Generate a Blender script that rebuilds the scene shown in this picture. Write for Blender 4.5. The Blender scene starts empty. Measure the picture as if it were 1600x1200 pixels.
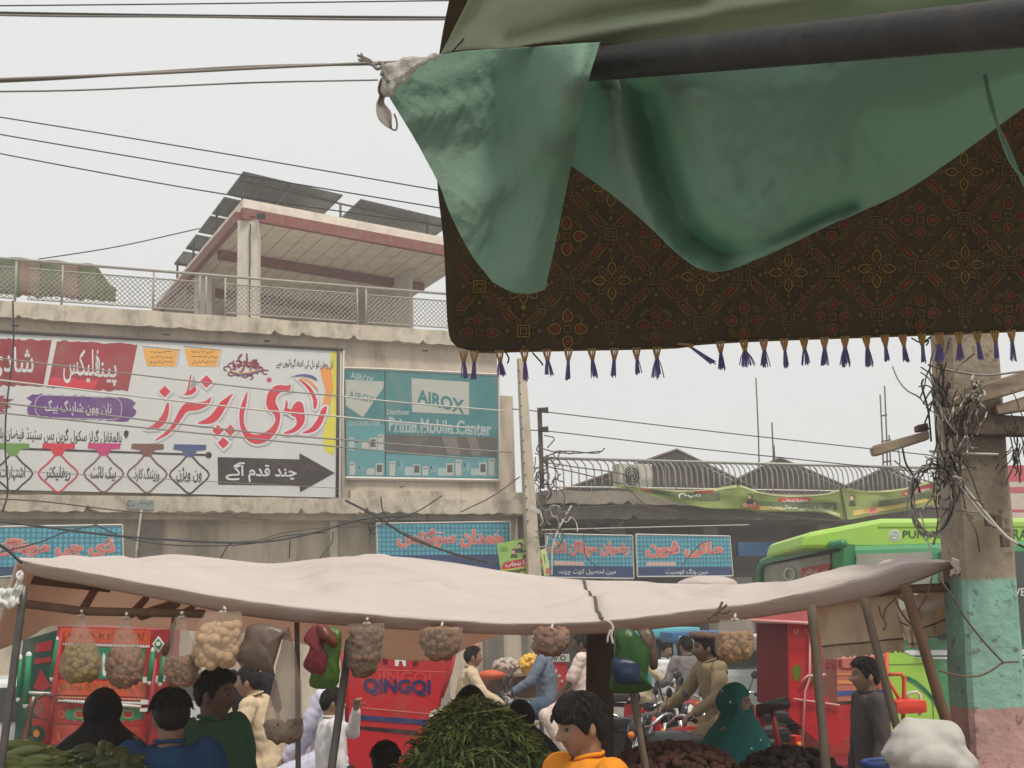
import bpy, bmesh, math, random
import numpy as np
from mathutils import Vector, Matrix, Euler, noise as mnoise
PI = math.pi
sc = bpy.context.scene
COL = sc.collection
# ------------------------------------------------------------------ camera
F = 2000.0; CAMH = 1.85
PITCH, ROLL = math.radians(10.5), math.radians(-1.75)
_c, _s = math.cos(PITCH), math.sin(PITCH)
_r0, _u0, FW = Vector((1, 0, 0)), Vector((0, -_s, _c)), Vector((0, _c, _s))
RT = _r0*math.cos(ROLL) + _u0*math.sin(ROLL)
UP = _u0*math.cos(ROLL) - _r0*math.sin(ROLL)
CAM = Vector((0, 0, CAMH))
cd = bpy.data.cameras.new('camera'); cd.lens = 45.0; cd.sensor_width = 36.0
cd.clip_start = 0.05; cd.clip_end = 2000
cam = bpy.data.objects.new('camera', cd); COL.objects.link(cam)
cam.matrix_world = Matrix(((RT.x, UP.x, -FW.x, 0), (RT.y, UP.y, -FW.y, 0), (RT.z, UP.z, -FW.z, CAMH), (0, 0, 0, 1)))
sc.camera = cam
# ------------------------------------------------------------------ light
SUN_EL, SUN_AZ = math.radians(62), math.radians(142)      # azimuth clockwise from +Y
w = bpy.data.worlds.new('World'); sc.world = w; w.use_nodes = True
nt = w.node_tree; bg = nt.nodes['Background']
sky = nt.nodes.new('ShaderNodeTexSky'); sky.sky_type = 'NISHITA'; sky.sun_disc = False
sky.sun_elevation = SUN_EL; sky.sun_rotation = SUN_AZ; sky.dust_density = 6; sky.air_density = 1.5
mx = nt.nodes.new('ShaderNodeMix'); mx.data_type = 'RGBA'; mx.inputs[0].default_value = 0.9
mx.inputs[7].default_value = (8.3, 8.35, 8.2, 1)           # thin white overcast
nt.links.new(sky.outputs[0], mx.inputs[6]); nt.links.new(mx.outputs[2], bg.inputs[0])
bg.inputs[1].default_value = 0.1
sl = bpy.data.lights.new('sun', 'SUN'); sl.energy = 2.6; sl.angle = math.radians(10); sl.color = (1, 0.93, 0.82)
so = bpy.data.objects.new('sun', sl); COL.objects.link(so)
sdir = Vector((math.sin(SUN_AZ)*math.cos(SUN_EL), math.cos(SUN_AZ)*math.cos(SUN_EL), math.sin(SUN_EL)))
so.rotation_euler = (-sdir).to_track_quat('-Z', 'Y').to_euler()
so.location = sdir*60
sc.view_settings.view_transform = 'Standard'; sc.view_settings.look = 'None'
sc.view_settings.exposure = 0.12; sc.view_settings.gamma = 1.0
sc.cycles.max_bounces = 8; sc.cycles.transparent_max_bounces = 12
# ------------------------------------------------------------------ pixel -> world
def ray(px, py):
    return RT*((px-800)/F) - UP*((py-600)/F) + FW
def at(px, py, Y):
    d = ray(px, py); return CAM + d*(Y/d.y)
def at_z(px, py, z):
    d = ray(px, py); return CAM + d*((z-CAMH)/d.z)
WA = math.radians(24); WU = Vector((math.cos(WA), math.sin(WA), 0)); WN = Vector((math.sin(WA), -math.cos(WA), 0)); WP = Vector((0, 28, 0))
def W(px, py, off=0.0):                       # point on the facade plane, off metres in front of it
    d = ray(px, py); return CAM + d*(((WP + WN*off - CAM).dot(WN))/d.dot(WN))
def SZ(px, py, off=0.0):
    p = W(px, py, off); return (p-WP).dot(WU), p.z
def WF(s, off, z):
    return WP + WU*s + WN*off + Vector((0, 0, z))
# ------------------------------------------------------------------ materials
def srgb(r, g, b):
    f = lambda c: (c/255/12.92) if c <= 10 else ((c/255+0.055)/1.055)**2.4
    return (f(r), f(g), f(b))
MATS = {}
def mat(name, col, rough=0.7, var=0.12, scale=6.0, bump=0.0, bscale=40.0, metal=0.0, dirt=None, dirt_amt=0.0, dscale=3.0, zs=1.0, spec=0.3, trans=0.0, alpha=1.0, attr=None, emit=None, tcol=None):
    if name in MATS: return MATS[name]
    m = bpy.data.materials.new(name); m.use_nodes = True; n = m.node_tree; L = n.links.new
    b = n.nodes['Principled BSDF']; b.inputs['Roughness'].default_value = rough; b.inputs['Metallic'].default_value = metal
    b.inputs['Specular IOR Level'].default_value = spec
    tc = n.nodes.new('ShaderNodeTexCoord'); mp = n.nodes.new('ShaderNodeMapping'); mp.inputs['Scale'].default_value = zs if isinstance(zs, tuple) else (1, 1, zs)
    L(tc.outputs['Object'], mp.inputs[0])
    if attr:
        a = n.nodes.new('ShaderNodeAttribute'); a.attribute_name = attr; src = a.outputs['Color']
    else:
        rgb = n.nodes.new('ShaderNodeRGB'); rgb.outputs[0].default_value = (*col, 1); src = rgb.outputs[0]
    if var:
        t = n.nodes.new('ShaderNodeTexNoise'); t.inputs['Scale'].default_value = scale; t.inputs['Detail'].default_value = 6; t.inputs['Roughness'].default_value = .65
        L(mp.outputs[0], t.inputs['Vector'])
        mr = n.nodes.new('ShaderNodeMapRange'); mr.inputs[1].default_value = .25; mr.inputs[2].default_value = .75
        mr.inputs[3].default_value = 1-var; mr.inputs[4].default_value = 1+var; L(t.outputs[0], mr.inputs[0])
        mu = n.nodes.new('ShaderNodeMix'); mu.data_type = 'RGBA'; mu.blend_type = 'MULTIPLY'; mu.inputs[0].default_value = 1
        L(src, mu.inputs[6]); L(mr.outputs[0], mu.inputs[7]); src = mu.outputs[2]
    if dirt:
        t = n.nodes.new('ShaderNodeTexNoise'); t.inputs['Scale'].default_value = dscale; t.inputs['Detail'].default_value = 8; t.inputs['Roughness'].default_value = .7
        L(mp.outputs[0], t.inputs['Vector'])
        mr = n.nodes.new('ShaderNodeMapRange'); mr.inputs[1].default_value = .48; mr.inputs[2].default_value = .72; mr.inputs[3].default_value = 0; mr.inputs[4].default_value = dirt_amt
        L(t.outputs[0], mr.inputs[0])
        mu = n.nodes.new('ShaderNodeMix'); mu.data_type = 'RGBA'; L(mr.outputs[0], mu.inputs[0]); L(src, mu.inputs[6]); mu.inputs[7].default_value = (*dirt, 1); src = mu.outputs[2]
    L(src, b.inputs['Base Color'])
    if bump:
        t = n.nodes.new('ShaderNodeTexNoise'); t.inputs['Scale'].default_value = bscale; t.inputs['Detail'].default_value = 5
        L(mp.outputs[0], t.inputs['Vector'])
        bp = n.nodes.new('ShaderNodeBump'); bp.inputs['Strength'].default_value = bump; bp.inputs['Distance'].default_value = 0.02
        L(t.outputs[0], bp.inputs['Height']); L(bp.outputs[0], b.inputs['Normal'])
    out = n.nodes['Material Output']; sh = b.outputs[0]
    if trans:
        tr = n.nodes.new('ShaderNodeBsdfTranslucent')
        if tcol: tr.inputs[0].default_value = (*tcol, 1)
        else: L(src, tr.inputs[0])
        ms = n.nodes.new('ShaderNodeMixShader'); ms.inputs[0].default_value = trans; L(sh, ms.inputs[1]); L(tr.outputs[0], ms.inputs[2]); sh = ms.outputs[0]
    if alpha < 1:
        tp = n.nodes.new('ShaderNodeBsdfTransparent')
        ms = n.nodes.new('ShaderNodeMixShader'); ms.inputs[0].default_value = alpha; L(tp.outputs[0], ms.inputs[1]); L(sh, ms.inputs[2]); sh = ms.outputs[0]
    L(sh, out.inputs[0])
    MATS[name] = m; return m
def flat(name, r, g, b, rough=0.6, var=0.07, **k):        # from an sRGB picture colour of the object itself
    k.setdefault('dirt', (0.30, 0.27, 0.23)); k.setdefault('dirt_amt', .28); k.setdefault('dscale', 1.6)
    return mat(name, srgb(r, g, b), rough, var, **k)
# ------------------------------------------------------------------ mesh builder
class MB:
    def __init__(s, m=None): s.v = []; s.f = []; s.mi = []; s.ms = []; s.sm = []; s.cur = 0; s.smooth = False; s.key = None; s.fk = []; s.use(m) if m else None
    def use(s, m):
        if m not in s.ms: s.ms.append(m)
        s.cur = s.ms.index(m); return s
    def add(s, vs, fs, smooth=None):
        o = len(s.v); s.v.extend([tuple(p) for p in vs])
        for f in fs: s.f.append(tuple(i+o for i in f)); s.mi.append(s.cur); s.sm.append(s.smooth if smooth is None else smooth); s.fk.append(s.key)
        return s
    def poly(s, pts): return s.add(pts, [tuple(range(len(pts)))])
    def prism(s, pts, ext):                      # closed outline extruded along vector ext
        n = len(pts); e = Vector(ext)
        P = [Vector(p) for p in pts]; vs = P + [p+e for p in P]
        fs = [tuple(range(n)), tuple(range(2*n-1, n-1, -1))] + [(i, i+n, (i+1) % n+n, (i+1) % n) for i in range(n)]
        return s.add(vs, fs)
    def hexa(s, a, b): return s.add(list(a)+list(b), [(0, 1, 2, 3), (7, 6, 5, 4), (0, 4, 5, 1), (1, 5, 6, 2), (2, 6, 7, 3), (3, 7, 4, 0)])
    def box(s, c, sz, rot=None, bev=0.0):
        x, y, z = sz[0]/2, sz[1]/2, sz[2]/2; c = Vector(c); R = rot if rot is not None else Matrix.Identity(3)
        if bev <= 0:
            P = [c + R @ Vector(q) for q in [(-x,-y,-z),(x,-y,-z),(x,y,-z),(-x,y,-z),(-x,-y,z),(x,-y,z),(x,y,z),(-x,y,z)]]
            return s.add(P, [(3,2,1,0),(4,5,6,7),(0,1,5,4),(1,2,6,5),(2,3,7,6),(3,0,4,7)])
        b = min(bev, x*.9, y*.9, z*.9)
        bm = bmesh.new(); bmesh.ops.create_cube(bm, size=1)
        for v in bm.verts: v.co = Vector((v.co.x*2*x, v.co.y*2*y, v.co.z*2*z))
        bmesh.ops.bevel(bm, geom=list(bm.edges), offset=b, segments=2, affect='EDGES', profile=.7)
        bm.verts.index_update()
        s.add([c + R @ v.co for v in bm.verts], [tuple(v.index for v in f.verts) for f in bm.faces]); bm.free(); return s
    def wbox(s, s0, s1, o0, o1, z0, z1):         # box in the facade's frame
        return s.hexa([WF(s0,o1,z0), WF(s1,o1,z0), WF(s1,o1,z1), WF(s0,o1,z1)], [WF(s0,o0,z0), WF(s1,o0,z0), WF(s1,o0,z1), WF(s0,o0,z1)])
    def tube(s, path, r, n=8, cap=True, closed=False):
        P = [Vector(p) for p in path]; m = len(P); R = list(r) if hasattr(r, '__len__') else [r]*m
        vs = []; fs = []; prev = None
        for i, p in enumerate(P):
            if closed: t = (P[(i+1) % m]-P[i-1])
            else: t = (P[min(i+1, m-1)]-P[max(i-1, 0)])
            t = t.normalized() if t.length > 1e-9 else Vector((0, 0, 1))
            if prev is None:
                a = Vector((0, 0, 1)) if abs(t.z) < .9 else Vector((1, 0, 0)); x = t.cross(a).normalized()
            else:
                x = (prev - t*prev.dot(t)); x = x.normalized() if x.length > 1e-6 else t.orthogonal().normalized()
            prev = x; y = t.cross(x)
            for k in range(n):
                a = 2*PI*k/n; vs.append(p + (x*math.cos(a)+y*math.sin(a))*R[i])
        for i in range(m if closed else m-1):
            j = (i+1) % m
            for k in range(n):
                fs.append((i*n+k, i*n+(k+1) % n, j*n+(k+1) % n, j*n+k))
        if cap and not closed: fs += [tuple(range(n-1, -1, -1)), tuple((m-1)*n+k for k in range(n))]
        s.add(vs, fs, n > 4); return s
    def ell(s, c, r, rot=None, nu=14, nv=9):
        R = rot if rot is not None else Matrix.Identity(3); c = Vector(c); r = r if hasattr(r, '__len__') else (r, r, r)
        vs = [c + R @ Vector((0, 0, -r[2]))]; fs = []
        for j in range(1, nv):
            a = -PI/2 + PI*j/nv
            for i in range(nu):
                b = 2*PI*i/nu; vs.append(c + R @ Vector((r[0]*math.cos(a)*math.cos(b), r[1]*math.cos(a)*math.sin(b), r[2]*math.sin(a))))
        vs.append(c + R @ Vector((0, 0, r[2]))); top = len(vs)-1
        for i in range(nu):
            i2 = (i+1) % nu; fs.append((0, 1+i2, 1+i)); fs.append((top, 1+(nv-2)*nu+i, 1+(nv-2)*nu+i2))
            for j in range(nv-2): fs.append((1+j*nu+i, 1+j*nu+i2, 1+(j+1)*nu+i2, 1+(j+1)*nu+i))
        return s.add(vs, fs, True)
    def caps(s, p0, p1, r0, r1, n=10):           # tapered capsule
        p0, p1 = Vector(p0), Vector(p1); d = (p1-p0); L = d.length; d = d/L if L > 1e-6 else Vector((0, 0, 1))
        path = []; rr = []
        for k in range(4): a = PI/2*(1-k/3.0) ; path.append(p0-d*r0*math.sin(a)); rr.append(max(r0*math.cos(a), r0*.04))
        for k in range(4): a = PI/2*k/3.0; path.append(p1+d*r1*math.sin(a)); rr.append(max(r1*math.cos(a), r1*.04))
        return s.tube(path, rr, n)
    def loft(s, rings, n=18):                    # rings: (centre, rx, ry, yaw)
        vs = []; fs = []
        for c, rx, ry, yaw in rings:
            c = Vector(c); R = Matrix.Rotation(yaw, 3, 'Z')
            for k in range(n): a = 2*PI*k/n; vs.append(c + R @ Vector((rx*math.cos(a), ry*math.sin(a), 0)))
        m = len(rings)
        for i in range(m-1):
            for k in range(n): fs.append((i*n+k, i*n+(k+1) % n, (i+1)*n+(k+1) % n, (i+1)*n+k))
        fs += [tuple(range(n-1, -1, -1)), tuple((m-1)*n+k for k in range(n))]
        return s.add(vs, fs, True)
    def grid(s, fn, nu, nv, smooth=True):
        vs = [fn(i/nu, j/nv) for j in range(nv+1) for i in range(nu+1)]; q = nu+1
        return s.add(vs, [(j*q+i, j*q+i+1, (j+1)*q+i+1, (j+1)*q+i) for j in range(nv) for i in range(nu)], smooth)
def wloc(o):
    v = Vector((0, 0, 0))
    while o is not None: v = v + o.location; o = o.parent
    return v
def link(o, parent=None):
    COL.objects.link(o)
    if parent is not None: o.parent = parent
    return o
def tag(o, label=None, cat=None, group=None, kind=None):
    if label: o['label'] = label
    if cat: o['category'] = cat
    if group: o['group'] = group
    if kind: o['kind'] = kind
    return o
def thing(name, label, cat, loc=(0, 0, 0), group=None):
    o = bpy.data.objects.new(name, None); o.location = loc; o.empty_display_size = .1; link(o)
    return tag(o, label, cat, group)
def mesh_of(name, mb, off=Vector((0, 0, 0))):
    me = bpy.data.meshes.new(name); o = np.array(off)
    v = (np.array([tuple(p) for p in mb.v], dtype=float) - o) if mb.v else np.zeros((0, 3))
    me.from_pydata(v.tolist(), [], mb.f)
    for m in mb.ms: me.materials.append(m)
    me.polygons.foreach_set('material_index', mb.mi); me.polygons.foreach_set('use_smooth', mb.sm); me.update(); return me
def part(name, mb, parent=None, label=None, loc=None):
    """one mesh object; world coordinates in, parent offset taken out"""
    keys = list(dict.fromkeys(mb.fk))
    if len(keys) > 1 and parent is not None:          # one object for each separately drawn piece
        for k in keys:
            q = MB(); q.ms = mb.ms; use = [i for i, z in enumerate(mb.fk) if z == k]; ids = sorted({v for i in use for v in mb.f[i]}); new = {v: j for j, v in enumerate(ids)}
            q.v = [mb.v[v] for v in ids]; q.f = [tuple(new[v] for v in mb.f[i]) for i in use]; q.mi = [mb.mi[i] for i in use]; q.sm = [mb.sm[i] for i in use]; q.fk = [None]*len(use); o = part(name, q, parent, label)
        return o
    off = wloc(parent) if parent is not None else Vector(loc if loc is not None else (0, 0, 0))
    o = bpy.data.objects.new(name, mesh_of(name, mb, off)); link(o, parent)
    if parent is None and loc is not None: o.location = loc
    if label: o['label'] = label
    return o
def solid(o, t, off=0.0):
    m = o.modifiers.new('thick', 'SOLIDIFY'); m.thickness = t; m.offset = off; return o
def bevel(o, wd=0.01, seg=2):
    m = o.modifiers.new('bevel', 'BEVEL'); m.width = wd; m.segments = seg; m.limit_method = 'ANGLE'; return o
def copy_tree(o, parent=None):
    c = o.copy(); COL.objects.link(c)
    if parent is not None: c.parent = parent
    for ch in list(o.children): copy_tree(ch, c)
    return c
TMP = bpy.data.scenes.new('workbench')                 # empty side scene, so that one object is evaluated at a time
def evalmesh(o):
    TMP.collection.objects.link(o); TMP.view_layers[0].update(); dg = TMP.view_layers[0].depsgraph; dg.update()
    return bpy.data.meshes.new_from_object(o.evaluated_get(dg))
def fuse(mb, voxel, smooth=4, mats=None):
    """union of overlapping closed shapes as one continuous surface"""
    o = bpy.data.objects.new('tmp', mesh_of('tmp', mb))
    r = o.modifiers.new('r', 'REMESH'); r.mode = 'VOXEL'; r.voxel_size = voxel; r.use_smooth_shade = True
    if smooth: sm = o.modifiers.new('s', 'SMOOTH'); sm.factor = .5; sm.iterations = smooth
    me = evalmesh(o); bpy.data.objects.remove(o)
    me.materials.clear()
    for m in (mats or mb.ms): me.materials.append(m)
    me.polygons.foreach_set('use_smooth', [True]*len(me.polygons))
    return me
def displace(me, fn):
    n = len(me.vertices); c = np.empty(n*3); me.vertices.foreach_get('co', c); c = c.reshape(-1, 3); nr = np.empty(n*3); me.vertex_normals.foreach_get('vector', nr); nr = nr.reshape(-1, 3)
    a = np.array([fn(Vector(p)) for p in c]); me.vertices.foreach_set('co', (c+nr*a[:, None]).ravel()); me.update()
def pmesh(name, me, parent, label=None):
    o = bpy.data.objects.new(name, me); link(o, parent)
    if label: o['label'] = label
    return o
def smoothstep(a, b, x):
    t = min(1, max(0, (x-a)/(b-a))); return t*t*(3-2*t)
def interp(pts, u):                              # smooth curve through (x, y[, ...]) control points; u is x
    n = len(pts)
    if u <= pts[0][0]: return pts[0][1:]
    for i in range(n-1):
        if u <= pts[i+1][0]:
            p0, p1, p2, p3 = pts[max(i-1, 0)], pts[i], pts[i+1], pts[min(i+2, n-1)]
            t = (u-p1[0])/(p2[0]-p1[0]); o = []
            for k in range(1, len(p1)):
                m1 = (p2[k]-p0[k])/max(1e-9, p2[0]-p0[0])*(p2[0]-p1[0]); m2 = (p3[k]-p1[k])/max(1e-9, p3[0]-p1[0])*(p2[0]-p1[0])
                h = t*t; q = h*t
                o.append((2*q-3*h+1)*p1[k]+(q-2*h+t)*m1+(-2*q+3*h)*p2[k]+(q-h)*m2)
            return tuple(o)
    return pts[-1][1:]
def spline(pts, n):                              # n+1 points along a smooth curve through pts
    L = [0.0]
    for a, b in zip(pts, pts[1:]): L.append(L[-1]+max(1e-6, math.dist(a, b)))
    T = [(l/L[-1], *p) for l, p in zip(L, pts)]
    return [interp(T, k/n) for k in range(n+1)]
def wire_between(mb, a, b, sag, r, n=24):
    a, b = Vector(a), Vector(b)
    return mb.tube([a.lerp(b, k/n) - Vector((0, 0, sag*4*(k/n)*(1-k/n))) for k in range(n+1)], r, 6)
# ------------------------------------------------------------------ lettering
_AR = {}
def _ar(ch, start, n): _AR[ch] = [chr(start+i) for i in range(n)]
for ch, st, n in (('ا',0xFE8D,2),('آ',0xFE81,2),('ب',0xFE8F,4),('پ',0xFB56,4),('ت',0xFE95,4),('ٹ',0xFB66,4),('ج',0xFE9D,4),('چ',0xFB7A,4),('ح',0xFEA1,4),('د',0xFEA9,2),('ڈ',0xFB88,2),('ر',0xFEAD,2),('ز',0xFEAF,2),('ژ',0xFB8A,2),('س',0xFEB1,4),('ش',0xFEB5,4),('ص',0xFEB9,4),('ض',0xFEBD,4),('ط',0xFEC1,4),('ع',0xFEC9,4),('غ',0xFECD,4),('ف',0xFED1,4),('ق',0xFED5,4),('ک',0xFB8E,4),('گ',0xFB92,4),('ل',0xFEDD,4),('م',0xFEE1,4),('ن',0xFEE5,4),('و',0xFEED,2),('ہ',0xFBA6,4),('ھ',0xFBAA,4),('ی',0xFBFC,4),('ے',0xFBAE,2),('ئ',0xFE89,4)): _ar(ch, st, n)
def urdu(t):
    out = []
    for i, ch in enumerate(t):
        if ch not in _AR: out.append(ch); continue
        f = _AR[ch]; p = i > 0 and t[i-1] in _AR and len(_AR[t[i-1]]) == 4; q = i+1 < len(t) and t[i+1] in _AR and len(f) == 4
        out.append(f[3] if p and q else f[1] if p else f[2] if q else f[0])
    return ''.join(reversed(out))
def glyphs(txt, bold=0.0, res=3):
    c = bpy.data.curves.new('t', 'FONT'); c.body = txt; c.size = 1; c.offset = bold; c.resolution_u = res
    o = bpy.data.objects.new('t', c); me = evalmesh(o); bpy.data.objects.remove(o)
    v = np.array([tuple(p.co)[:2] for p in me.vertices]); f = [tuple(p.vertices) for p in me.polygons]
    bpy.data.meshes.remove(me); return v, f
def text(mb, txt, rect, mp, off, bold=0.0, slope=0.0, shear=0.0, box=None):
    """letters fitted to rect=(x0,y0,x1,y1) in the sign's own drawing space, mp(x,y,off) places them"""
    v, f = glyphs(txt, bold)
    if len(v) == 0: return
    v0 = glyphs(txt, 0)[0] if bold else v
    a, b = v0.min(0), v0.max(0); x0, y0, x1, y1 = rect
    u = (v-a)/(b-a); P = []
    for uu, vv in u:
        x = x0+uu*(x1-x0)+shear*(vv-.5)*(y1-y0); P.append(mp(x, y1-vv*(y1-y0)+slope*(x-x0), off))
    mb.key = txt+str(rect); mb.add(P, f, False); mb.key = None
def outline_grow(pts, g):
    n = len(pts); A = sum(pts[i][0]*pts[(i+1) % n][1]-pts[(i+1) % n][0]*pts[i][1] for i in range(n)); sg = 1 if A > 0 else -1; o = []
    for i in range(n):
        a, p, b = pts[i-1], pts[i], pts[(i+1) % n]
        d1 = Vector((p[0]-a[0], p[1]-a[1])); d2 = Vector((b[0]-p[0], b[1]-p[1])); d1.normalize(); d2.normalize()
        n1 = Vector((d1.y, -d1.x))*sg; n2 = Vector((d2.y, -d2.x))*sg; m = n1+n2
        m = m.normalized() if m.length > .2 else n1
        k = 1/max(.45, m.dot(n1)); o.append((p[0]+m.x*g*k, p[1]+m.y*g*k))
    return o
def art(mb, pts, mp, off):                       # filled outline (concave allowed)
    bm = bmesh.new(); vs = [bm.verts.new((p[0], -p[1], 0)) for p in pts]
    try:
        f = bm.faces.new(vs); bmesh.ops.triangulate(bm, faces=[f], ngon_method='EAR_CLIP')
        bm.verts.index_update()
        F_ = [tuple(v.index for v in q.verts) for q in bm.faces]; mb.add([mp(p[0], p[1], off) for p in pts], F_, False)
    finally: bm.free()
def smooth_closed(pts, k=4):
    n = len(pts); o = []
    for i in range(n):
        p0, p1, p2, p3 = pts[i-1], pts[i], pts[(i+1) % n], pts[(i+2) % n]
        for j in range(k):
            t = j/k; o.append(tuple(.5*(2*p1[c]+(p2[c]-p0[c])*t+(2*p0[c]-5*p1[c]+4*p2[c]-p3[c])*t*t+(3*p1[c]-p0[c]-3*p2[c]+p3[c])*t**3) for c in (0, 1)))
    return o
def rect(x0, y0, x1, y1): return [(x0, y0), (x1, y0), (x1, y1), (x0, y1)]
def circ(x, y, r, n=16, ry=None): return [(x+r*math.cos(2*PI*k/n), y+(ry or r)*math.sin(2*PI*k/n)) for k in range(n)]
def stroke(mb, pts, wd, mp, off, closed=False):
    n = len(pts); L = []; R = []
    for i in range(n):
        a = pts[i-1] if (i or closed) else pts[i]; b = pts[(i+1) % n] if (i < n-1 or closed) else pts[i]
        d = Vector((b[0]-a[0], b[1]-a[1])); d = d.normalized() if d.length else Vector((1, 0)); k = wd/2
        L.append((pts[i][0]-d.y*k, pts[i][1]+d.x*k)); R.append((pts[i][0]+d.y*k, pts[i][1]-d.x*k))
    P = [mp(*p, off) for p in L+R]
    mb.add(P, [(i, (i+1) % n, n+(i+1) % n, n+i) for i in range(n if closed else n-1)], False)
rng = random.Random(7)
def nz(x, y=0.0, z=0.0): return mnoise.noise(Vector((x, y, z)))
# ================================================================== ground
m_road = mat('asphalt', (0.23, 0.21, 0.185), .9, .25, 3, bump=.3, bscale=60, dirt=(0.32, 0.28, 0.23), dirt_amt=.7, dscale=.6)
m_conc = mat('concrete', (0.52, 0.44, 0.35), .9, .2, 2.6, bump=.35, bscale=16, dirt=(0.17, 0.14, 0.11), dirt_amt=.75, dscale=1.5, zs=.28)
m_conc2 = mat('slab_concrete', (0.54, 0.475, 0.385), .9, .16, 3, bump=.5, bscale=9, dirt=(0.13, 0.11, 0.09), dirt_amt=.8, dscale=3.2, zs=.6)
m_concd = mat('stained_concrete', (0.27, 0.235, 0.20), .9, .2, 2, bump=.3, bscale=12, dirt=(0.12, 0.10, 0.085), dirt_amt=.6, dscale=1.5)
m_plast = mat('pale_plaster', (0.55, 0.51, 0.44), .85, .12, 3, bump=.15, bscale=20, dirt=(0.3, 0.27, 0.22), dirt_amt=.5, dscale=2)
m_dark = mat('dark_interior', (0.06, 0.05, 0.043), .9, .2, 2)
m_redp = mat('red_oxide_paint', (0.21, 0.065, 0.055), .7, .2, 5, dirt=(0.3, 0.22, 0.18), dirt_amt=.5, dscale=6)
m_steel = mat('grey_steel', (0.33, 0.32, 0.30), .5, .15, 8, metal=.4)
m_pale = mat('pale_painted_metal', (0.55, 0.53, 0.49), .5, .12, 8)
m_rust = mat('rusty_metal', (0.10, 0.07, 0.05), .7, .3, 14)
m_black = mat('black_rubber', (0.02, 0.02, 0.02), .6, .15, 10)
m_wire = mat('black_cable', (0.03, 0.03, 0.033), .5, .1)
m_wireg = mat('grey_cable', (0.24, 0.22, 0.2), .6, .15)
m_white = mat('white_print', (0.60, 0.605, 0.60), .45, .05, 3)
m_solar = mat('solar_cells', (0.055, 0.055, 0.06), .35, .15, 30, spec=.4)
mb = MB(m_road); mb.grid(lambda u, v: ((u-.5)*900, -60+v*900, 0), 2, 2, False)
tag(part('ground', mb), kind='structure')
mb = MB(mat('kerb_concrete', (0.33, 0.31, 0.28), .9, .2, 3, bump=.3))
mb.hexa([WF(-30, 2.2, 0), WF(30, 2.2, 0), WF(30, 2.2, .14), WF(-30, 2.2, .14)], [WF(-30, -3, 0), WF(30, -3, 0), WF(30, -3, .14), WF(-30, -3, .14)])
tag(part('pavement', mb), kind='structure')

# ================================================================== left building
sL, sR = SZ(-130, 600)[0], SZ(779, 650)[0]; sR2 = SZ(815, 700)[0]
zLt, zLb = SZ(450, 500, .2)[1], SZ(450, 524, .2)[1]          # roof ledge
zSt, zSb = SZ(400, 777, .25)[1], SZ(400, 802, .25)[1]        # first floor slab
bld = thing('shop_building', 'two storey concrete shop building carrying the big white printing banner', 'building', WF(sL, 0, 0))
mb = MB(m_conc); mb.wbox(sL, sR, 0, -6, zSb-.1, zLt-.02); part('wall', mb, bld)
mb = MB(m_conc); mb.wbox(sL, sR2, -.35, -5.9, .14, zSb-.003)
part('ground_floor_wall', mb, bld)
def ledge(s0, s1, o0, o1, z0, z1, m, jag=.02, n=160, seed=0):       # a cast edge with a chipped lower lip
    b = MB(m); P = []
    for k in range(n+1):
        s = s0+(s1-s0)*k/n; j = jag*abs(nz(s*3.1, seed))*2.2 + (jag*2.2 if nz(s*5.3, seed+9) > .42 else 0)
        t = jag*.5*nz(s*1.7, seed+3)
        P.append((WF(s, o1, z0), WF(s, o0, z0+j), WF(s, o0+.012*nz(s*2, seed+5), z1+t), WF(s, o1, z1+t)))
    vs = [q for p in P for q in p]
    fs = [(4*i+a, 4*i+4+a, 4*i+4+(a+1) % 4, 4*i+(a+1) % 4) for i in range(n) for a in range(3)] + [(0, 1, 2, 3), (4*n+3, 4*n+2, 4*n+1, 4*n)]
    b.add(vs, fs, False); return b
part('roof_ledge', ledge(sL, sR+.1, .2, -6.2, zLb, zLt, m_conc2, .035, seed=2), bld)
part('floor_slab', ledge(sL, sR2, .25, -.6, zSb, zSt, m_conc2, .05, seed=5), bld)
mb = MB(m_conc2); s0 = SZ(740, 760)[0]; mb.wbox(SZ(545, 760)[0], sR2, .12, .004, zSt+.003, SZ(650, 768)[1]); part('plinth_course', mb, bld)
mb = MB(m_plast); mb.wbox(SZ(526, 830)[0]-.08, SZ(526, 830)[0]+.08, -.2, -.347, .14, zSb-.003); part('column', mb, bld)
for px in (240, 690, 775):
    mb = MB(m_concd); c = SZ(px, 840)[0]; mb.wbox(c-.22, c+.22, -.25, -.347, .14, zSb-.003); part('column', mb, bld)
mb = MB(m_dark)                                                    # slits under the ledge
for px, py in ((24, 509), (260, 523), (417, 533), (664, 548)):
    s, z = SZ(px, py); mb.wbox(s-.07, s+.07, .004, -.02, z-.015, z+.015)
part('drain_slit', mb, bld)
mb = MB(m_conc); a0, a1 = SZ(781, 640)[0], SZ(812, 640)[0]; mb.wbox(a0, a1, -.35, -2.5, zSt+.005, SZ(795, 614)[1]); part('side_wall', mb, bld)
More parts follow.
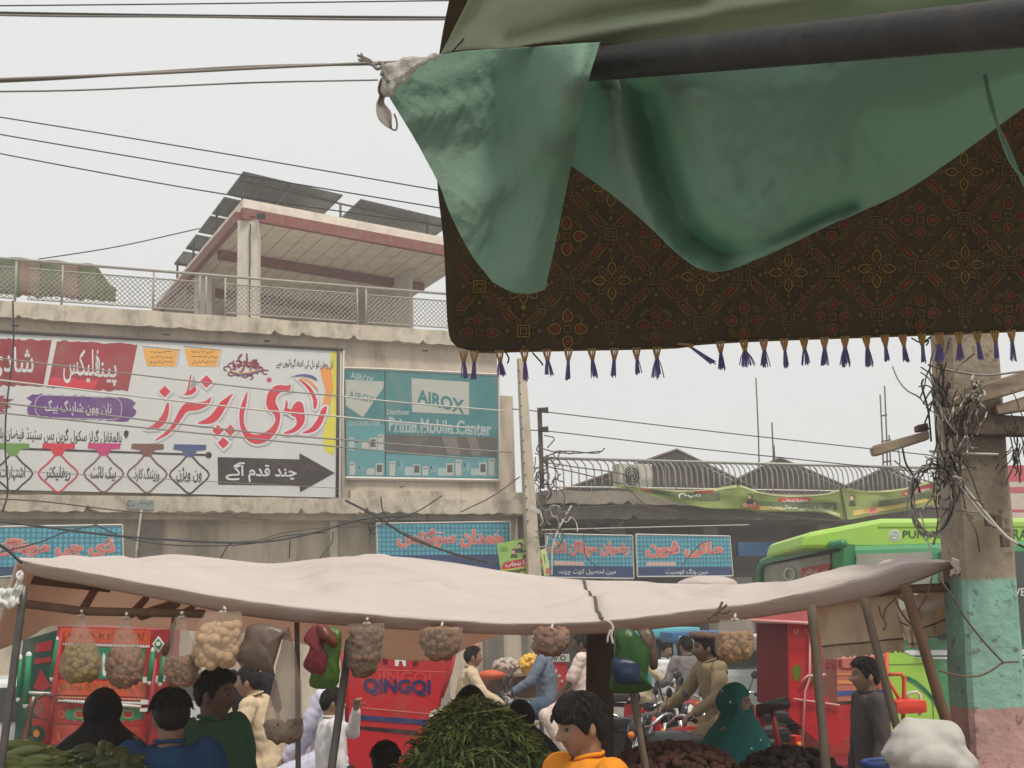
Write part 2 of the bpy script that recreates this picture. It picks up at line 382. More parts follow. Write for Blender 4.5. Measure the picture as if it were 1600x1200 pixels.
# roof railing with diamond mesh
m_pale2 = mat('weathered_railing_paint', (0.34, 0.315, 0.28), .6, .2, 8)
rl = thing('roof_railing', 'pale metal railing with diamond mesh along the building roof edge', 'railing', WF(sL, .05, zLt))
zRt = SZ(450, 439.5, .05)[1]; zm0, zm1 = zLt+.1, zRt-.16
mb = MB(m_pale2); mb.tube([WF(sL, .05, zRt), WF(sR+.1, .05, zRt)], .03, 8); part('top_rail', mb, rl)
edges = [SZ(p, 450, .05)[0] for p in (-125, 22, 26, 95, 100, 312, 322, 352, 358, 556, 574, 760)]
for k, px in enumerate((24, 97, 240, 312, 322, 352, 558, 572, 700)):
    s = SZ(px, 450, .05)[0]; mb = MB(m_pale2 if k != 1 else m_steel); mb.tube([WF(s, .05, zLt), WF(s, .05, zRt-.03)], .022, 6); part('post', mb, rl)
for a, b in ((edges[0], edges[2]), (edges[3]-.6, edges[5]), (edges[7], edges[9]), (edges[10], edges[11])):
    mb = MB(m_pale2); h = zm1-zm0; st = .098
    for (p, q) in ((a, b),):
        mb.tube([WF(a, .05, zm0), WF(b, .05, zm0), WF(b, .05, zm1), WF(a, .05, zm1)], .016, 4, closed=True)
    k = a-h
    while k < b:
        for sg in (1, -1):
            x0, x1 = k, k+h; t0 = max(0, (a-x0)/h); t1 = min(1, (b-x0)/h)
            if t1 > t0:
                za, zb = (zm0+h*t0, zm0+h*t1) if sg > 0 else (zm1-h*t0, zm1-h*t1)
                mb.tube([WF(x0+h*t0, .05+.006*sg, za), WF(x0+h*t1, .05+.006*sg, zb)], .0085, 4, cap=False)
        k += st
    part('mesh_panel', mb, rl)
# cloth screen behind the railing, far left
m_c = [flat('screen_green', 104, 112, 86, .9), flat('screen_pink', 138, 114, 98, .9), flat('screen_teal', 86, 118, 100, .9), flat('screen_olive', 90, 96, 60, .9)]
mb = MB(); zc0, zc1 = zLt+.05, SZ(90, 408, -.6)[1]
cols = [0, 2, 1, 0, 1, 0, 3, 3]; xs = [-120, 15, 30, 62, 92, 122, 150, 165, 182]
for k in range(8):
    mb.use(m_c[cols[k]]); a, b = SZ(xs[k], 440, -.6)[0], SZ(xs[k+1], 440, -.6)[0]
    mb.grid(lambda u, v, a=a, b=b, k=k: WF(a+(b-a)*u, -.6+.06*math.sin((a+(b-a)*u)*9)+.08*nz((a+(b-a)*u)*2, v*2), zc0+.3+(zc1-zc0-.3-.45*smoothstep(5.5, 8, k+u))*v - (0.12*abs(nz((a+(b-a)*u)*5)) if v == 0 else 0)), 10, 8)
o = part('cloth_screen', mb); solid(o, .01); tag(o, 'patchwork green and pink cloth screen behind the roof railing', 'cloth screen')
# roof shelter
zA = at(380, 327, 30.5).z; zT = zA + .62
def roofpt(px, py, z): return at_z(px, py, z)
A, B, Cc = at_z(380, 327, zT-.0), None, None
A = at(380, 327, 30.5); zA = A.z; B = at_z(700, 387, zA); Cc = at_z(256, 472, zA)
D = B + (Cc-A)
e1, e2 = (B-A), (Cc-A)
def RP(u, v, z): p = A + e1*u + e2*v; return Vector((p.x, p.y, z))
sh = thing('roof_shelter', 'open concrete roof room with red edged slab above the railing', 'roof room', RP(.5, .5, zLt))
zsoff = at(385, 352, A.y).z; zF = zA
mb = MB(mat('bounce_lit_soffit', (0.74, 0.67, 0.57), .9, .12, 3, dirt=(.4, .34, .27), dirt_amt=.5, dscale=2.5)); mb.hexa([RP(0, 0, zF-.12), RP(1.15, 0, zF-.12), RP(1.15, 1.1, zF-.12), RP(0, 1.1, zF-.12)][::-1], [RP(0, 0, zF+.28), RP(1.15, 0, zF+.28), RP(1.15, 1.1, zF+.28), RP(0, 1.1, zF+.28)][::-1])  # soffit albedo raised to hold the light bounced off the roof terrace
part('roof_slab', mb, sh)
def beam(u0, v0, u1, v1, z0, z1, wd, m, name='beam'):
    a, b = RP(u0, v0, 0), RP(u1, v1, 0); d = (b-a).normalized(); nn = Vector((-d.y, d.x, 0))*wd/2
    b_ = MB(m); b_.hexa([Vector((*(p.xy), z0)) for p in (a-nn, b-nn, b+nn, a+nn)], [Vector((*(p.xy), z1)) for p in (a-nn, b-nn, b+nn, a+nn)])
    return part(name, b_, sh)
beam(-.01, -.012, 1.15, -.012, zF-.30, zF-.02, .16, m_redp); beam(-.012, .02, -.012, 1.1, zF-.30, zF-.02, .16, m_redp)
for v in (.33, .72): beam(0.03, v, 1.1, v, zF-.36, zF-.125, .2, m_redp)
mb = MB(m_conc)
for k in range(1, 14):                                      # board marks across the soffit
    u = k/12.5; p, q = RP(u, .02, zF-.127), RP(u, 1.05, zF-.127); d = e1.normalized()*.018
    mb.hexa([p-d, p+d, q+d, q-d], [x+Vector((0, 0, .01)) for x in (p-d, p+d, q+d, q-d)])
part('board_joint', mb, sh)
mb = MB(m_plast); c = at(389, 420, A.y+.15); mb.box((c.x, c.y, (zLt+zF-.3)/2-.4), (.5, .42, zF-.3-zLt+.8), bev=.02); part('column', mb, sh)
mb = MB(m_plast); c = RP(.0, .55, 0); mb.box((c.x+.3, c.y, (zLt+zF-.4)/2), (.5, .42, zF-.4-zLt), bev=.02); part('column', mb, sh)
mb = MB(m_plast); p, q = RP(.86, .72, 0), RP(1.15, .72, 0); mb.hexa([Vector((*x.xy, zLt-.3)) for x in (p, q, q+e2*.1, p+e2*.1)], [Vector((*x.xy, zF-.37)) for x in (p, q, q+e2*.1, p+e2*.1)]); part('back_wall', mb, sh)
mb = MB(m_concd); p, q = RP(.0, 1.03, 0), RP(1.15, 1.03, 0); mb.hexa([Vector((*x.xy, zLt-.3)) for x in (p, q, q+e2*.05, p+e2*.05)], [Vector((*x.xy, zF-.37)) for x in (p, q, q+e2*.05, p+e2*.05)]); part('back_wall', mb, sh)
mb = MB(m_plast); p, q = RP(.93, .2, 0), RP(.93, 1.03, 0); mb.hexa([Vector((*x.xy, zLt-.3)) for x in (p, p+e1*.02, q+e1*.02, q)], [Vector((*x.xy, zF-.125)) for x in (p, p+e1*.02, q+e1*.02, q)]); part('end_wall', mb, sh)
mb = MB(m_wire); c = at(391, 350, A.y-.12); mb.tube([c+Vector((.02*nz(k*.6), 0, -k*.16)) for k in range(18)], .018, 5)
part('loose_cable', mb, sh)
mb = MB(m_black); c = at(408, 338, A.y-.2); mb.box(c, (.2, .14, .12), bev=.01); mb.tube([c+Vector((-.1, .1, 0)), c+Vector((-.28, .12, .05)), c+Vector((-.34, .2, -.05))], .015, 6); part('floodlight', mb, sh)
# solar panels
sa = at(380, 268, 30.6); zP = sa.z; g1 = at_z(537, 305, zP)-sa; g2 = at_z(272, 412, zP)-sa
def SP(u, v, dz=0): p = sa+g1*u+g2*v; p.z = zP - .25*max(0, u)*0 - .0*v + dz; return p
m_alu = mat('panel_frame', (0.4, 0.4, 0.4), .4, .05, metal=.6)
frm = thing('solar_array', 'dark solar panels in sloping rows on steel posts over the roof room', 'solar array', SP(.5, .4, -1.2))
for u, v in ((.02, .03), (.02, .36), (.02, .7), (1.02, .05), (2.0, .05), (.98, .6), (.02, .97)):
    p = SP(u, v, -.06); mb = MB(m_rust); mb.tube([Vector((p.x, p.y, zF+.2)) if v < .9 else Vector((p.x, p.y, zF)), p], .035, 6); part('post', mb, frm)
for v in (.06, .42, .78, .98): mb = MB(m_rust); mb.tube([SP(0, v, -.05), SP(2.3, v, -.05)], .03, 4); part('rail', mb, frm)
strips = [(0, .205), (.235, .40), (.425, .60), (.635, .80), (.84, 1.0)]
for k, (v0, v1) in enumerate(strips):
    for gi, (u0, u1) in enumerate(((0, .49), (.5, .99), (1.18, 1.69), (1.7, 2.25))):
        mb = MB(m_solar); mb.hexa([SP(u0, v0, -.03), SP(u1, v0, -.03), SP(u1, v1, -.03), SP(u0, v1, -.03)], [SP(u0, v0, .01), SP(u1, v0, .01), SP(u1, v1, .01), SP(u0, v1, .01)])
        mb.use(m_alu)
        for i in range(1, 6):
            uu = u0+(u1-u0)*i/6; mb.tube([SP(uu, v0, -.031), SP(uu, v1, -.031)], .006, 4)
        for i in range(1, 4):
            vv = v0+(v1-v0)*i/4; mb.tube([SP(u0, vv, -.031), SP(u1, vv, -.031)], .004, 4)
        if gi > 1 and k > 1: continue
        part('solar_panel', mb, frm)

# ================================================================== printing banner (big white)
m_fr = mat('brown_frame', (0.07, 0.05, 0.05), .5, .1)
def mpW(x, y, off): return W(x, y, .16+off)
def TL(x): return 519 + (x/527.0)*28            # banner top line
def BL(x): return 765 + (x/530.0)*12.5
bn = thing('printing_banner', 'large white banner with red Urdu title and black arrow on the facade', 'banner', W(260, 770, .1))
def slabpanel(m, corners, off0, off1):
    b = MB(m); b.hexa([W(*c, off0) for c in corners], [W(*c, off1) for c in corners]); return b
part('panel', slabpanel(m_white, [(-120, TL(-120)), (534, TL(534)), (531, BL(531)), (-120, BL(-120))], .16, .09), bn)
mb = MB(m_fr); mb.tube([W(-120, TL(-120)-1, .17), W(536, TL(536)-1, .17)], .035, 6); mb.tube([W(529, TL(529), .17), W(527, BL(527), .17)], .035, 6); part('frame', mb, bn)
mb = MB(m_pale); mb.tube([W(537, TL(537), .15), W(534, BL(534), .15)], .02, 6); part('frame', mb, bn)
P = lambda n, *c, **k: flat(n, *c, rough=.5, **k)
c_red = P('print_red', 205, 58, 78); c_dred = P('print_dark_red', 150, 55, 62, var=.2, scale=1.2); c_mar = P('print_maroon', 132, 40, 60); c_dk = P('print_black', 62, 52, 54); c_pur = P('print_purple', 106, 66, 128, var=.15)
c_yel = P('print_yellow', 214, 205, 70); c_or = P('print_orange', 226, 150, 78); c_wh = P('print_white', 212, 212, 212); c_sh = P('print_grey', 178, 178, 180); c_grn = P('print_green', 104, 150, 70); c_pk = P('print_pink', 190, 62, 120); c_br = P('print_brown', 122, 84, 78); c_bl = P('print_blue', 74, 88, 132); c_lor = P('print_pale_orange', 226, 168, 84)
def torn(x0, x1, yt0, yt1, yb0, yb1, sh, seed):
    r = random.Random(seed); o = []; n = 26
    for k in range(n+1): u = k/n; o.append((x0+(x1-x0)*u+sh, yt0+(yt1-yt0)*u+r.uniform(-1.4, 1.6)))
    for k in range(n+1): u = 1-k/n; o.append((x0+(x1-x0)*u-sh*.9, yb0+(yb1-yb0)*u+r.uniform(-1.6, 2.6)))
    return o
aw = MB(c_dred)
art(aw, torn(-60, 74, 527, 532, 599, 604, 7, 1), mpW, .004)
art(aw, torn(81, 207, 532, 538, 604, 611, 8, 2), mpW, .004)
aw.use(c_red); art(aw, torn(78, 150, 590, 594, 604, 608, 3, 4), mpW, .0055)
# purple brush
r = random.Random(3); pl = []
for k in range(24): pl.append((52+148*k/23+r.uniform(-3, 3), 616+6*k/23+r.uniform(-2, 2)))
for k in range(5): pl.append((205+r.uniform(-14, 10), 624+k*6))
for k in range(24): pl.append((196-148*k/23+r.uniform(-3, 3), 658-7*k/23+r.uniform(-2.5, 2)))
for k in range(5): pl.append((42+r.uniform(-12, 10), 646-k*6))
aw.use(c_pur); art(aw, pl, mpW, .004)
aw.use(c_sh)
def rrect(x0, y0, x1, y1, r, n=5):
    o = []
    for cx, cy, a0 in ((x1-r, y0+r, -90), (x1-r, y1-r, 0), (x0+r, y1-r, 90), (x0+r, y0+r, 180)):
        for k in range(n+1): a = math.radians(a0+90*k/n); o.append((cx+r*math.cos(a), cy+r*math.sin(a)))
    return o
stroke(aw, [(x, y+(x-55)*.03) for x, y in rrect(55, 617, 190, 652, 14)], 1.4, mpW, .008, True)
aw.use(c_dred); art(aw, [(-60, 620), (8, 618), (4, 622), (22, 624), (10, 630), (18, 636), (4, 640), (14, 646), (-60, 650)], mpW, .004)
for x in (223, 288):                                          # two orange flags
    aw.use(c_lor); art(aw, [(x, 544), (x+57, 546), (x+50, 573), (x+7, 572)], mpW, .004)
    aw.use(c_dk); stroke(aw, [(x-1, 541), (x+59, 547), (x+53, 573)], .7, mpW, .006)
    r = random.Random(x)
    for row in range(3):
        xx = x+11
        while xx < x+46:
            w_ = r.uniform(3, 8); y = 549+row*8
            stroke(aw, [(xx, y+r.uniform(-2, 2)), (xx+w_*.5, y+2+r.uniform(-2, 2)), (xx+w_, y+r.uniform(-2, 1))], .9, mpW, .006); xx += w_+1.5
# festive title
aw.use(c_mar)
for k in range(16):
    a = k*.41; cx, cy = 384+34*math.cos(a)*r.uniform(.5, 1), 577+15*math.sin(a)*r.uniform(.4, 1)
    stroke(aw, [(cx+5.5*math.cos(t*.8+k), cy+4*math.sin(t*.8+k)*(1-.06*t)) for t in range(7)], 2.1, mpW, .005+.0003*k)
aw.use(c_bl); stroke(aw, [(362, 582), (376, 586), (392, 584), (408, 579)], 2.2, mpW, .0105); aw.use(c_or); stroke(aw, [(362, 580), (376, 583.5), (392, 581.5), (404, 578)], 1.6, mpW, .011)
aw.use(c_pk); art(aw, circ(420.5, 593.5, 4), mpW, .0045)
# yellow and orange right border
aw.use(c_yel); art(aw, [(517, TL(517)+3), (526, TL(526)+3), (524, 700), (521, 712), (507, 705), (504, 680), (512, 650), (520, 620), (516, 590)], mpW, .0035)
aw.use(c_or); art(aw, [(500, 575), (517, 574), (521, 605), (514, 645), (506, 665), (502, 640), (509, 610), (503, 590)], mpW, .0042)
# hanging tags
aw.use(c_dk); stroke(aw, [(-60, 698), (325, 711)], 3.2, mpW, .006); art(aw, circ(326, 711, 5), mpW, .0065)
tags = [(20, 742, c_grn), (91, 742, c_red), (162, 742, c_pk), (230, 743, c_br), (296, 744, c_bl)]
for cx, cy, c in tags:
    aw.use(c); art(aw, [(cx-24, cy-50), (cx+26, cy-49), (cx+26, cy-41), (cx+12, cy-40), (cx+6, cy-30), (cx-6, cy-30), (cx-12, cy-40), (cx-25, cy-42)], mpW, .0078)
    aw.use(c_dk if c in (c_grn, c_bl) else c if c is c_red else c_br)
    stroke(aw, smooth_closed([(cx, cy-33), (cx+15, cy-19), (cx+31, cy-2), (cx+14, cy+16), (cx, cy+27), (cx-14, cy+16), (cx-31, cy-2), (cx-15, cy-19)], 3), 2.6, mpW, .0072, True)
# arrow
aw.use(c_dk); art(aw, [(340, 714), (468, 718), (468, 708), (523, 739), (469, 769), (468, 759), (341, 757)], mpW, .006)
# location pin
aw.use(c_dk); art(aw, [(197, 686), (193.5, 679), (194, 674), (197.5, 672), (201, 674), (201, 679)], mpW, .005)
part('artwork', aw, bn)
lt = MB(c_wh)
text(lt, urdu('شادی'), (-18, 541, 52, 592), mpW, .010, .01, .03)
text(lt, urdu('پینا'), (150, 556, 182, 602), mpW, .010, .012, .03); text(lt, urdu('فلیکس'), (99, 545, 156, 598), mpW, .010, .012, .03)
text(lt, urdu('نان وون شاپنگ بیگ'), (70, 624, 174, 648), mpW, .010, .006, .04)
lt.use(c_wh); text(lt, urdu('چند قدم آگے'), (353, 722, 463, 752), mpW, .010, .02, .02)
lt.use(c_dk)
text(lt, urdu('بالمقابل گرلز سکول گرین بس سٹینڈ فیضان بلاک'), (-12, 665, 190, 689), mpW, .006, .012, .035)
text(lt, urdu('اہل وطن کو دل کی اتھاہ گہرائیوں سے'), (432, 559, 521, 575), mpW, .006, .012, .04)
for (cx, cy, c), t in zip(tags, ('اشتہارات', 'ریفلیکٹر', 'بیک لائٹ', 'وزیٹنگ کارڈ', 'ون ویژن')): text(lt, urdu(t), (cx-20, cy-14, cx+19, cy+9), mpW, .009, .014, .02, 0.04)
lt.use(c_mar); text(lt, urdu('مبارک'), (364, 553, 402, 580), mpW, .0115, .03)
# the big calligraphic title, drawn letter by letter
a4 = lambda L: [(x/4, y/4+500) for x, y in L]; b4 = lambda L: [(400+x/4, y/4+500) for x, y in L]
dm = lambda x, y, q: [(x-q, y), (x, y-q), (x+q, y), (x, y+q)]
big = [a4([(1056, 518), (1054, 580), (1035, 640), (1000, 672), (970, 682), (914, 682), (960, 652), (1000, 612), (1025, 568), (1040, 525)]), a4(dm(1030, 447, 36)),
 a4([(1320, 480), (1302, 530), (1240, 562), (1172, 572), (1140, 610), (1095, 672), (1045, 718), (962, 757), (1045, 690), (1090, 625), (1122, 562), (1160, 520), (1215, 512), (1280, 508)]),
 a4([(1188, 345), (1196, 352), (1182, 440), (1210, 418), (1226, 426), (1222, 448), (1190, 468), (1142, 468), (1165, 450)]), a4(dm(1290, 384, 40)),
 a4([(1456, 458), (1440, 490), (1402, 562), (1362, 622), (1312, 648), (1234, 646), (1300, 610), (1345, 562), (1372, 520), (1400, 496)]),
 a4(dm(1362, 690, 36)), a4(dm(1440, 690, 36)), a4(dm(1396, 768, 36)),
 a4([(1546, 445), (1540, 520), (1524, 600), (1530, 660), (1560, 705), (1610, 716), (1660, 700), (1705, 660), (1722, 620), (1708, 585), (1680, 562), (1664, 525), (1672, 465), (1700, 425), (1740, 406), (1790, 410), (1816, 405), (1812, 440), (1770, 445), (1735, 470), (1722, 510), (1742, 556), (1752, 600), (1742, 660), (1715, 715), (1665, 760), (1600, 775), (1545, 750), (1508, 690), (1496, 610), (1505, 540)]),
 b4([(172, 575), (182, 540), (188, 500), (200, 525), (196, 550), (220, 560), (208, 590), (190, 572)]),
 b4([(300, 560), (306, 610), (296, 650), (262, 690), (205, 712), (172, 706), (225, 680), (252, 650), (248, 610), (222, 598), (218, 570), (235, 530), (262, 508), (290, 520)]),
 b4([(262, 372), (300, 385), (345, 425), (374, 478), (383, 520), (372, 556), (360, 548), (356, 500), (335, 450), (300, 405)]),
 b4([(444, 540), (430, 600), (402, 662), (358, 700), (288, 708), (345, 672), (385, 615), (412, 556)])]
hal = MB(c_sh); 
for p in big: art(hal, outline_grow([(x+1.6, y+2.0) for x, y in smooth_closed(p, 3)], 3.0) if len(p) > 4 else outline_grow([(x+1.6, y+2) for x, y in p], 3.4), mpW, .0062+.00015*big.index(p))
hal.use(c_wh)
for p in big: art(hal, outline_grow(smooth_closed(p, 3), 3.0) if len(p) > 4 else outline_grow(p, 3.4), mpW, .0085+.00015*big.index(p))
part('title_halo', hal, bn)
lt.use(c_red)
for p in big: art(lt, smooth_closed(p, 3) if len(p) > 4 else p, mpW, .0115)
lt.use(c_or); art(lt, smooth_closed(b4([(270, 368), (310, 366), (352, 388), (385, 430), (390, 445), (350, 405), (310, 382)]), 3), mpW, .0118)
lt.use(c_bl); art(lt, smooth_closed(b4([(215, 358), (260, 342), (310, 338), (360, 350), (386, 380), (345, 362), (300, 352), (250, 352)]), 3), mpW, .0118)
part('lettering', lt, bn)

# ================================================================== airox sign boards
c_teal = P('board_teal', 66, 124, 128, var=.1, scale=1.5); c_tealL = P('board_pale_teal', 92, 148, 154); c_gl = P('board_grey', 178, 178, 172); c_tx = P('board_text', 160, 178, 178); c_tl = P('board_logo_teal', 58, 120, 122); c_shd = P('board_dark_band', 92, 88, 84)
def mpA(x, y, off): return W(x, y, .05+off)
ab = thing('phone_shop_board', 'wide teal mobile phone shop board with grey logo panel beside the banner', 'sign', W(690, 750, .05))
part('panel', slabpanel(c_teal, [(602, 578), (777, 586), (778, 748), (603, 745)], .05, .01), ab)
mb = MB(m_pale); mb.tube([W(601, 577, .05), W(779, 585.5, .05)], .03, 4); mb.tube([W(779, 586, .05), W(780, 750, .05)], .025, 4); mb.tube([W(601, 748, .05), W(780, 751, .05)], .04, 4); part('frame', mb, ab)
aw = MB(c_gl); art(aw, [(643, 591), (733, 597), (733, 648), (644, 644)], mpA, .004)
aw.use(c_shd); art(aw, [(602, 679), (776, 684), (776, 713), (602, 707)], mpA, .004)
aw.use(c_tealL); art(aw, [(603, 710), (776, 716), (777, 747), (603, 744)], mpA, .003)
aw.use(P('band_light', 120, 114, 108)); art(aw, [(690, 682), (712, 682.5), (720, 711), (700, 710.5)], mpA, .006); art(aw, [(730, 683), (744, 683), (752, 712), (738, 712)], mpA, .006)
def gadgets(mbb, x0, x1, y0, y1, mp, seed, n):
    r = random.Random(seed)
    for k in range(n):
        x = x0+(x1-x0)*(k+.5)/n; h = r.uniform(.45, .95)*(y1-y0); q = k % 4
        mbb.use(c_gl if r.random() < .75 else c_tx)
        if q == 0: art(mbb, rrect(x-4, y1-h, x+5, y1, 1.6), mp, .0045); mbb.use(c_shd); art(mbb, rect(x-2.5, y1-h+3, x+3.5, y1-h+4.5), mp, .006)
        elif q == 1:
            for dx in (-3, 1, 4): stroke(mbb, [(x+dx, y1-h*.9), (x+dx+r.uniform(-1, 1), y1-h*.3)], .9, mp, .0045)
            mbb.use(c_dk); stroke(mbb, [(x-3, y1-h*.9), (x-3, y1-h*.6)], 1.5, mp, .006)
        elif q == 2: art(mbb, rrect(x-6, y1-h*.7, x+7, y1, 3), mp, .0045)
        else: art(mbb, rect(x-6, y1-h*.8, x+6, y1), mp, .0045); mbb.use(c_shd); art(mbb, rect(x-4, y1-h*.7, x+4, y1-h*.2), mp, .006)
gadgets(aw, 606, 774, 714, 743, mpA, 5, 13); part('artwork', aw, ab)
lt = MB(c_tl); text(lt, 'AIROX', (653, 608, 724, 628), mpA, .008, .03, .25, 0); lt.use(c_tx)
text(lt, 'Prime Mobile Center', (608, 652, 767, 673), mpA, .006, .03, .05, 0.02)
text(lt, 'Distributer', (605, 640, 640, 648), mpA, .006, .03); r = random.Random(2)
for a, b in ((615, 683), (692, 762)):
    x = a
    while x < b: stroke(lt, [(x, 674+(x-610)*.025), (x+r.uniform(1.5, 4), 674.5+(x-610)*.025)], 3.2, mpA, .006); x += r.uniform(4.4, 6)
part('lettering', lt, ab)
ab2 = thing('phone_shop_board', 'narrow teal shop board with a grey pointed emblem next to the banner edge', 'sign', W(570, 748, .05))
part('panel', slabpanel(c_teal, [(539, 576), (600.5, 578.5), (601.5, 745), (541, 744)], .05, .01), ab2)
mb = MB(m_pale); mb.tube([W(540, 747, .05), W(601, 748, .05)], .04, 4); mb.tube([W(537, 575, .05), W(600.5, 577, .05)], .03, 4); part('frame', mb, ab2)
aw = MB(c_gl); art(aw, [(540, 593), (600, 596), (599, 606), (567, 652), (540, 634)], mpA, .004); aw.use(c_tealL); art(aw, [(541, 660), (601, 662), (601.5, 744), (541.5, 743)], mpA, .003)
gadgets(aw, 543, 600, 668, 703, mpA, 8, 5); gadgets(aw, 543, 600, 712, 742, mpA, 9, 4); part('artwork', aw, ab2)
lt = MB(c_tl); text(lt, 'AIROX', (545, 611, 586, 622), mpA, .008, .0, .2); lt.use(c_tx); text(lt, 'AIROX', (548, 581, 584, 591), mpA, .008, .03, .25); text(lt, 'DISTRIBUTER', (546, 658, 594, 665), mpA, .008, .02); part('lettering', lt, ab2)

# ================================================================== blue shop signs at street level
m_sb = None
def blue_mat():
    m = bpy.data.materials.new('blue_grid_print'); m.use_nodes = True; n = m.node_tree; L = n.links.new; b = n.nodes['Principled BSDF']; b.inputs['Roughness'].default_value = .5
    tc = n.nodes.new('ShaderNodeTexCoord'); mp = n.nodes.new('ShaderNodeMapping'); mp.inputs['Rotation'].default_value = (0, 0, -WA); L(tc.outputs['Object'], mp.inputs[0])
    br = n.nodes.new('ShaderNodeTexBrick'); br.offset = 0; br.inputs['Scale'].default_value = 1
    sx = n.nodes.new('ShaderNodeSeparateXYZ'); L(mp.outputs[0], sx.inputs[0]); cx = n.nodes.new('ShaderNodeCombineXYZ'); L(sx.outputs[0], cx.inputs[0]); L(sx.outputs[2], cx.inputs[1]); L(cx.outputs[0], br.inputs['Vector'])
    br.inputs['Brick Width'].default_value = .095; br.inputs['Row Height'].default_value = .095; br.inputs['Mortar Size'].default_value = .022; br.inputs['Mortar Smooth'].default_value = .8
    br.inputs['Color1'].default_value = (*srgb(92, 166, 184), 1); br.inputs['Color2'].default_value = (*srgb(84, 156, 176), 1); br.inputs['Mortar'].default_value = (*srgb(52, 108, 128), 1)
    L(br.outputs[0], b.inputs['Base Color']); return m
m_sb = blue_mat()
c_sal = P('sign_salmon', 205, 112, 108); c_salL = P('sign_outline', 204, 170, 158); c_navy = P('sign_navy', 52, 70, 108)
def shop_sign(corners, off, txt, trect, label, navy=None, ntext=None, nrect=None, extra=None, slope=0.0):
    t = thing('shop_sign', label, 'shop sign', W(*corners[3], off), 'blue shop signs over the shop fronts')
    mp = lambda x, y, o: W(x, y, off+o)
    part('panel', slabpanel(m_sb, corners, off, off-.08), t)
    aw = MB(c_navy)
    if navy: art(aw, navy, mp, .004)
    if extra:
        aw.use(c_salL); art(aw, extra, mp, .004)
    if navy or extra: part('artwork', aw, t)
    mb = MB(m_pale); 
    for a, b in zip(corners, corners[1:]+corners[:1]): mb.tube([W(*a, off+.0), W(*b, off+.0)], .018, 4)
    part('frame', mb, t)
    lt = MB(c_salL); text(lt, urdu(txt), trect, mp, .006, .085, slope); lt.use(c_sal); text(lt, urdu(txt), trect, mp, .010, .04, slope)
    if ntext: lt.use(c_wh); text(lt, urdu(ntext), nrect, mp, .008, .01)
    part('lettering', lt, t); return t
shop_sign([(-60, 824), (191, 820), (193, 885), (-60, 907)], .3, 'ڈی جی موبائل', (-4, 840, 178, 868), 'blue grid shop sign with pink Urdu letters at the far left', [(-60, 889), (40, 884), (40, 903), (-60, 906)], slope=0)
shop_sign([(588, 818), (797, 815), (799, 896), (590, 898)], .3, 'حمدان سوئیٹس', (622, 828, 786, 854), 'blue grid shop sign just left of the leaning green poster', [(590, 868), (798, 866), (799, 896), (590, 898)])
shop_sign([(852, 834), (988, 837), (990, 904), (856, 902)], .55, 'رضوان موبائل لنک', (858, 846, 983, 868), 'blue grid shop sign between the green poster and another sign', [(858, 884), (989, 885), (990, 904), (858, 902)], 'مین تحصیل کوٹ چھٹہ', (874, 889, 962, 899), [(866, 876), (912, 878), (912, 884), (866, 883)])
shop_sign([(993, 835), (1140, 838), (1145, 900), (996, 901)], .55, 'مانی فون', (1010, 847, 1128, 870), 'blue grid shop sign with the shortest Urdu name, next to the green bus', [(997, 886), (1144, 886), (1145, 900), (996, 901)], 'مین ونگ کوسیٹ', (1040, 889, 1106, 898), [(1010, 878), (1056, 878), (1056, 884), (1010, 884)])
# small tin poster on the slab edge
t = thing('slab_poster', 'small torn grey poster stuck on the slab edge under the banner', 'poster', W(222, 795, .28))
part('panel', slabpanel(P('faded_poster', 140, 148, 146, var=.25, scale=9), [(200, 781), (241, 782), (240, 797), (201, 795)], .285, .262), t)
mb = MB(c_shd); stroke(mb, [(204+5*math.cos(k*.6), 787+4*math.sin(k*.6)) for k in range(9)], 1.3, lambda x, y, o: W(x, y, .287), 0); stroke(mb, [(218, 787), (225, 785), (232, 789), (238, 785)], 1.3, lambda x, y, o: W(x, y, .287), 0); part('artwork', mb, t)
# leaning green poster
def mpP(x, y, off): return W(x, y, 1.0+off)
t = thing('street_poster', 'green street poster with portraits and a red Urdu ribbon leaning above the tarp', 'poster', W(820, 900, 1.0))
part('panel', slabpanel(P('poster_green', 140, 176, 92, var=.1), [(776, 849), (841, 838), (850, 892), (784, 903)], 1.0, .96), t)
aw = MB(P('poster_red', 176, 50, 52)); art(aw, smooth_closed([(786, 882), (795, 877), (842, 871), (846, 880), (840, 883), (788, 890)], 3), mpP, .004)
aw.use(c_yel); stroke(aw, [(784, 891), (848, 882)], 1.0, mpP, .005)
aw.use(P('poster_dark', 70, 80, 50)); art(aw, [(786, 893), (846, 885), (849, 894), (788, 903)], mpP, .004)
aw.use(c_grn); art(aw, circ(787, 858, 7, 14, 4), mpP, .004)
for x, y, rr in ((812, 853, 4.5), (803, 862, 4), (821, 864, 3.4)):
    aw.use(P('poster_suit', 58, 66, 52)); art(aw, [(x-rr*1.5, y+rr*2.4), (x-rr, y+rr*.9), (x+rr, y+rr*.9), (x+rr*1.5, y+rr*2.3)], mpP, .005)
    aw.use(P('poster_hair', 48, 38, 32)); art(aw, circ(x+.5, y-1, rr), mpP, .006); aw.use(P('poster_face', 196, 160, 136)); art(aw, circ(x-1, y+.6, rr*.72), mpP, .007)
aw.use(c_wh); art(aw, circ(830.5, 848, 2), mpP, .005); art(aw, [(829, 850), (836, 858), (826, 858)], mpP, .005); aw.use(P('poster_red', 0, 0, 0)); stroke(aw, [(828, 860), (842, 856)], 1.6, mpP, .006)
part('artwork', aw, t)
lt = MB(c_wh); text(lt, urdu('ستھرا پنجاب'), (790, 879, 838, 888), mpP, .008, .02, -.13); lt.use(c_yel); text(lt, urdu('عبدالغ'), (812, 892, 843, 900), mpP, .008, .02, -.13); part('lettering', lt, t)
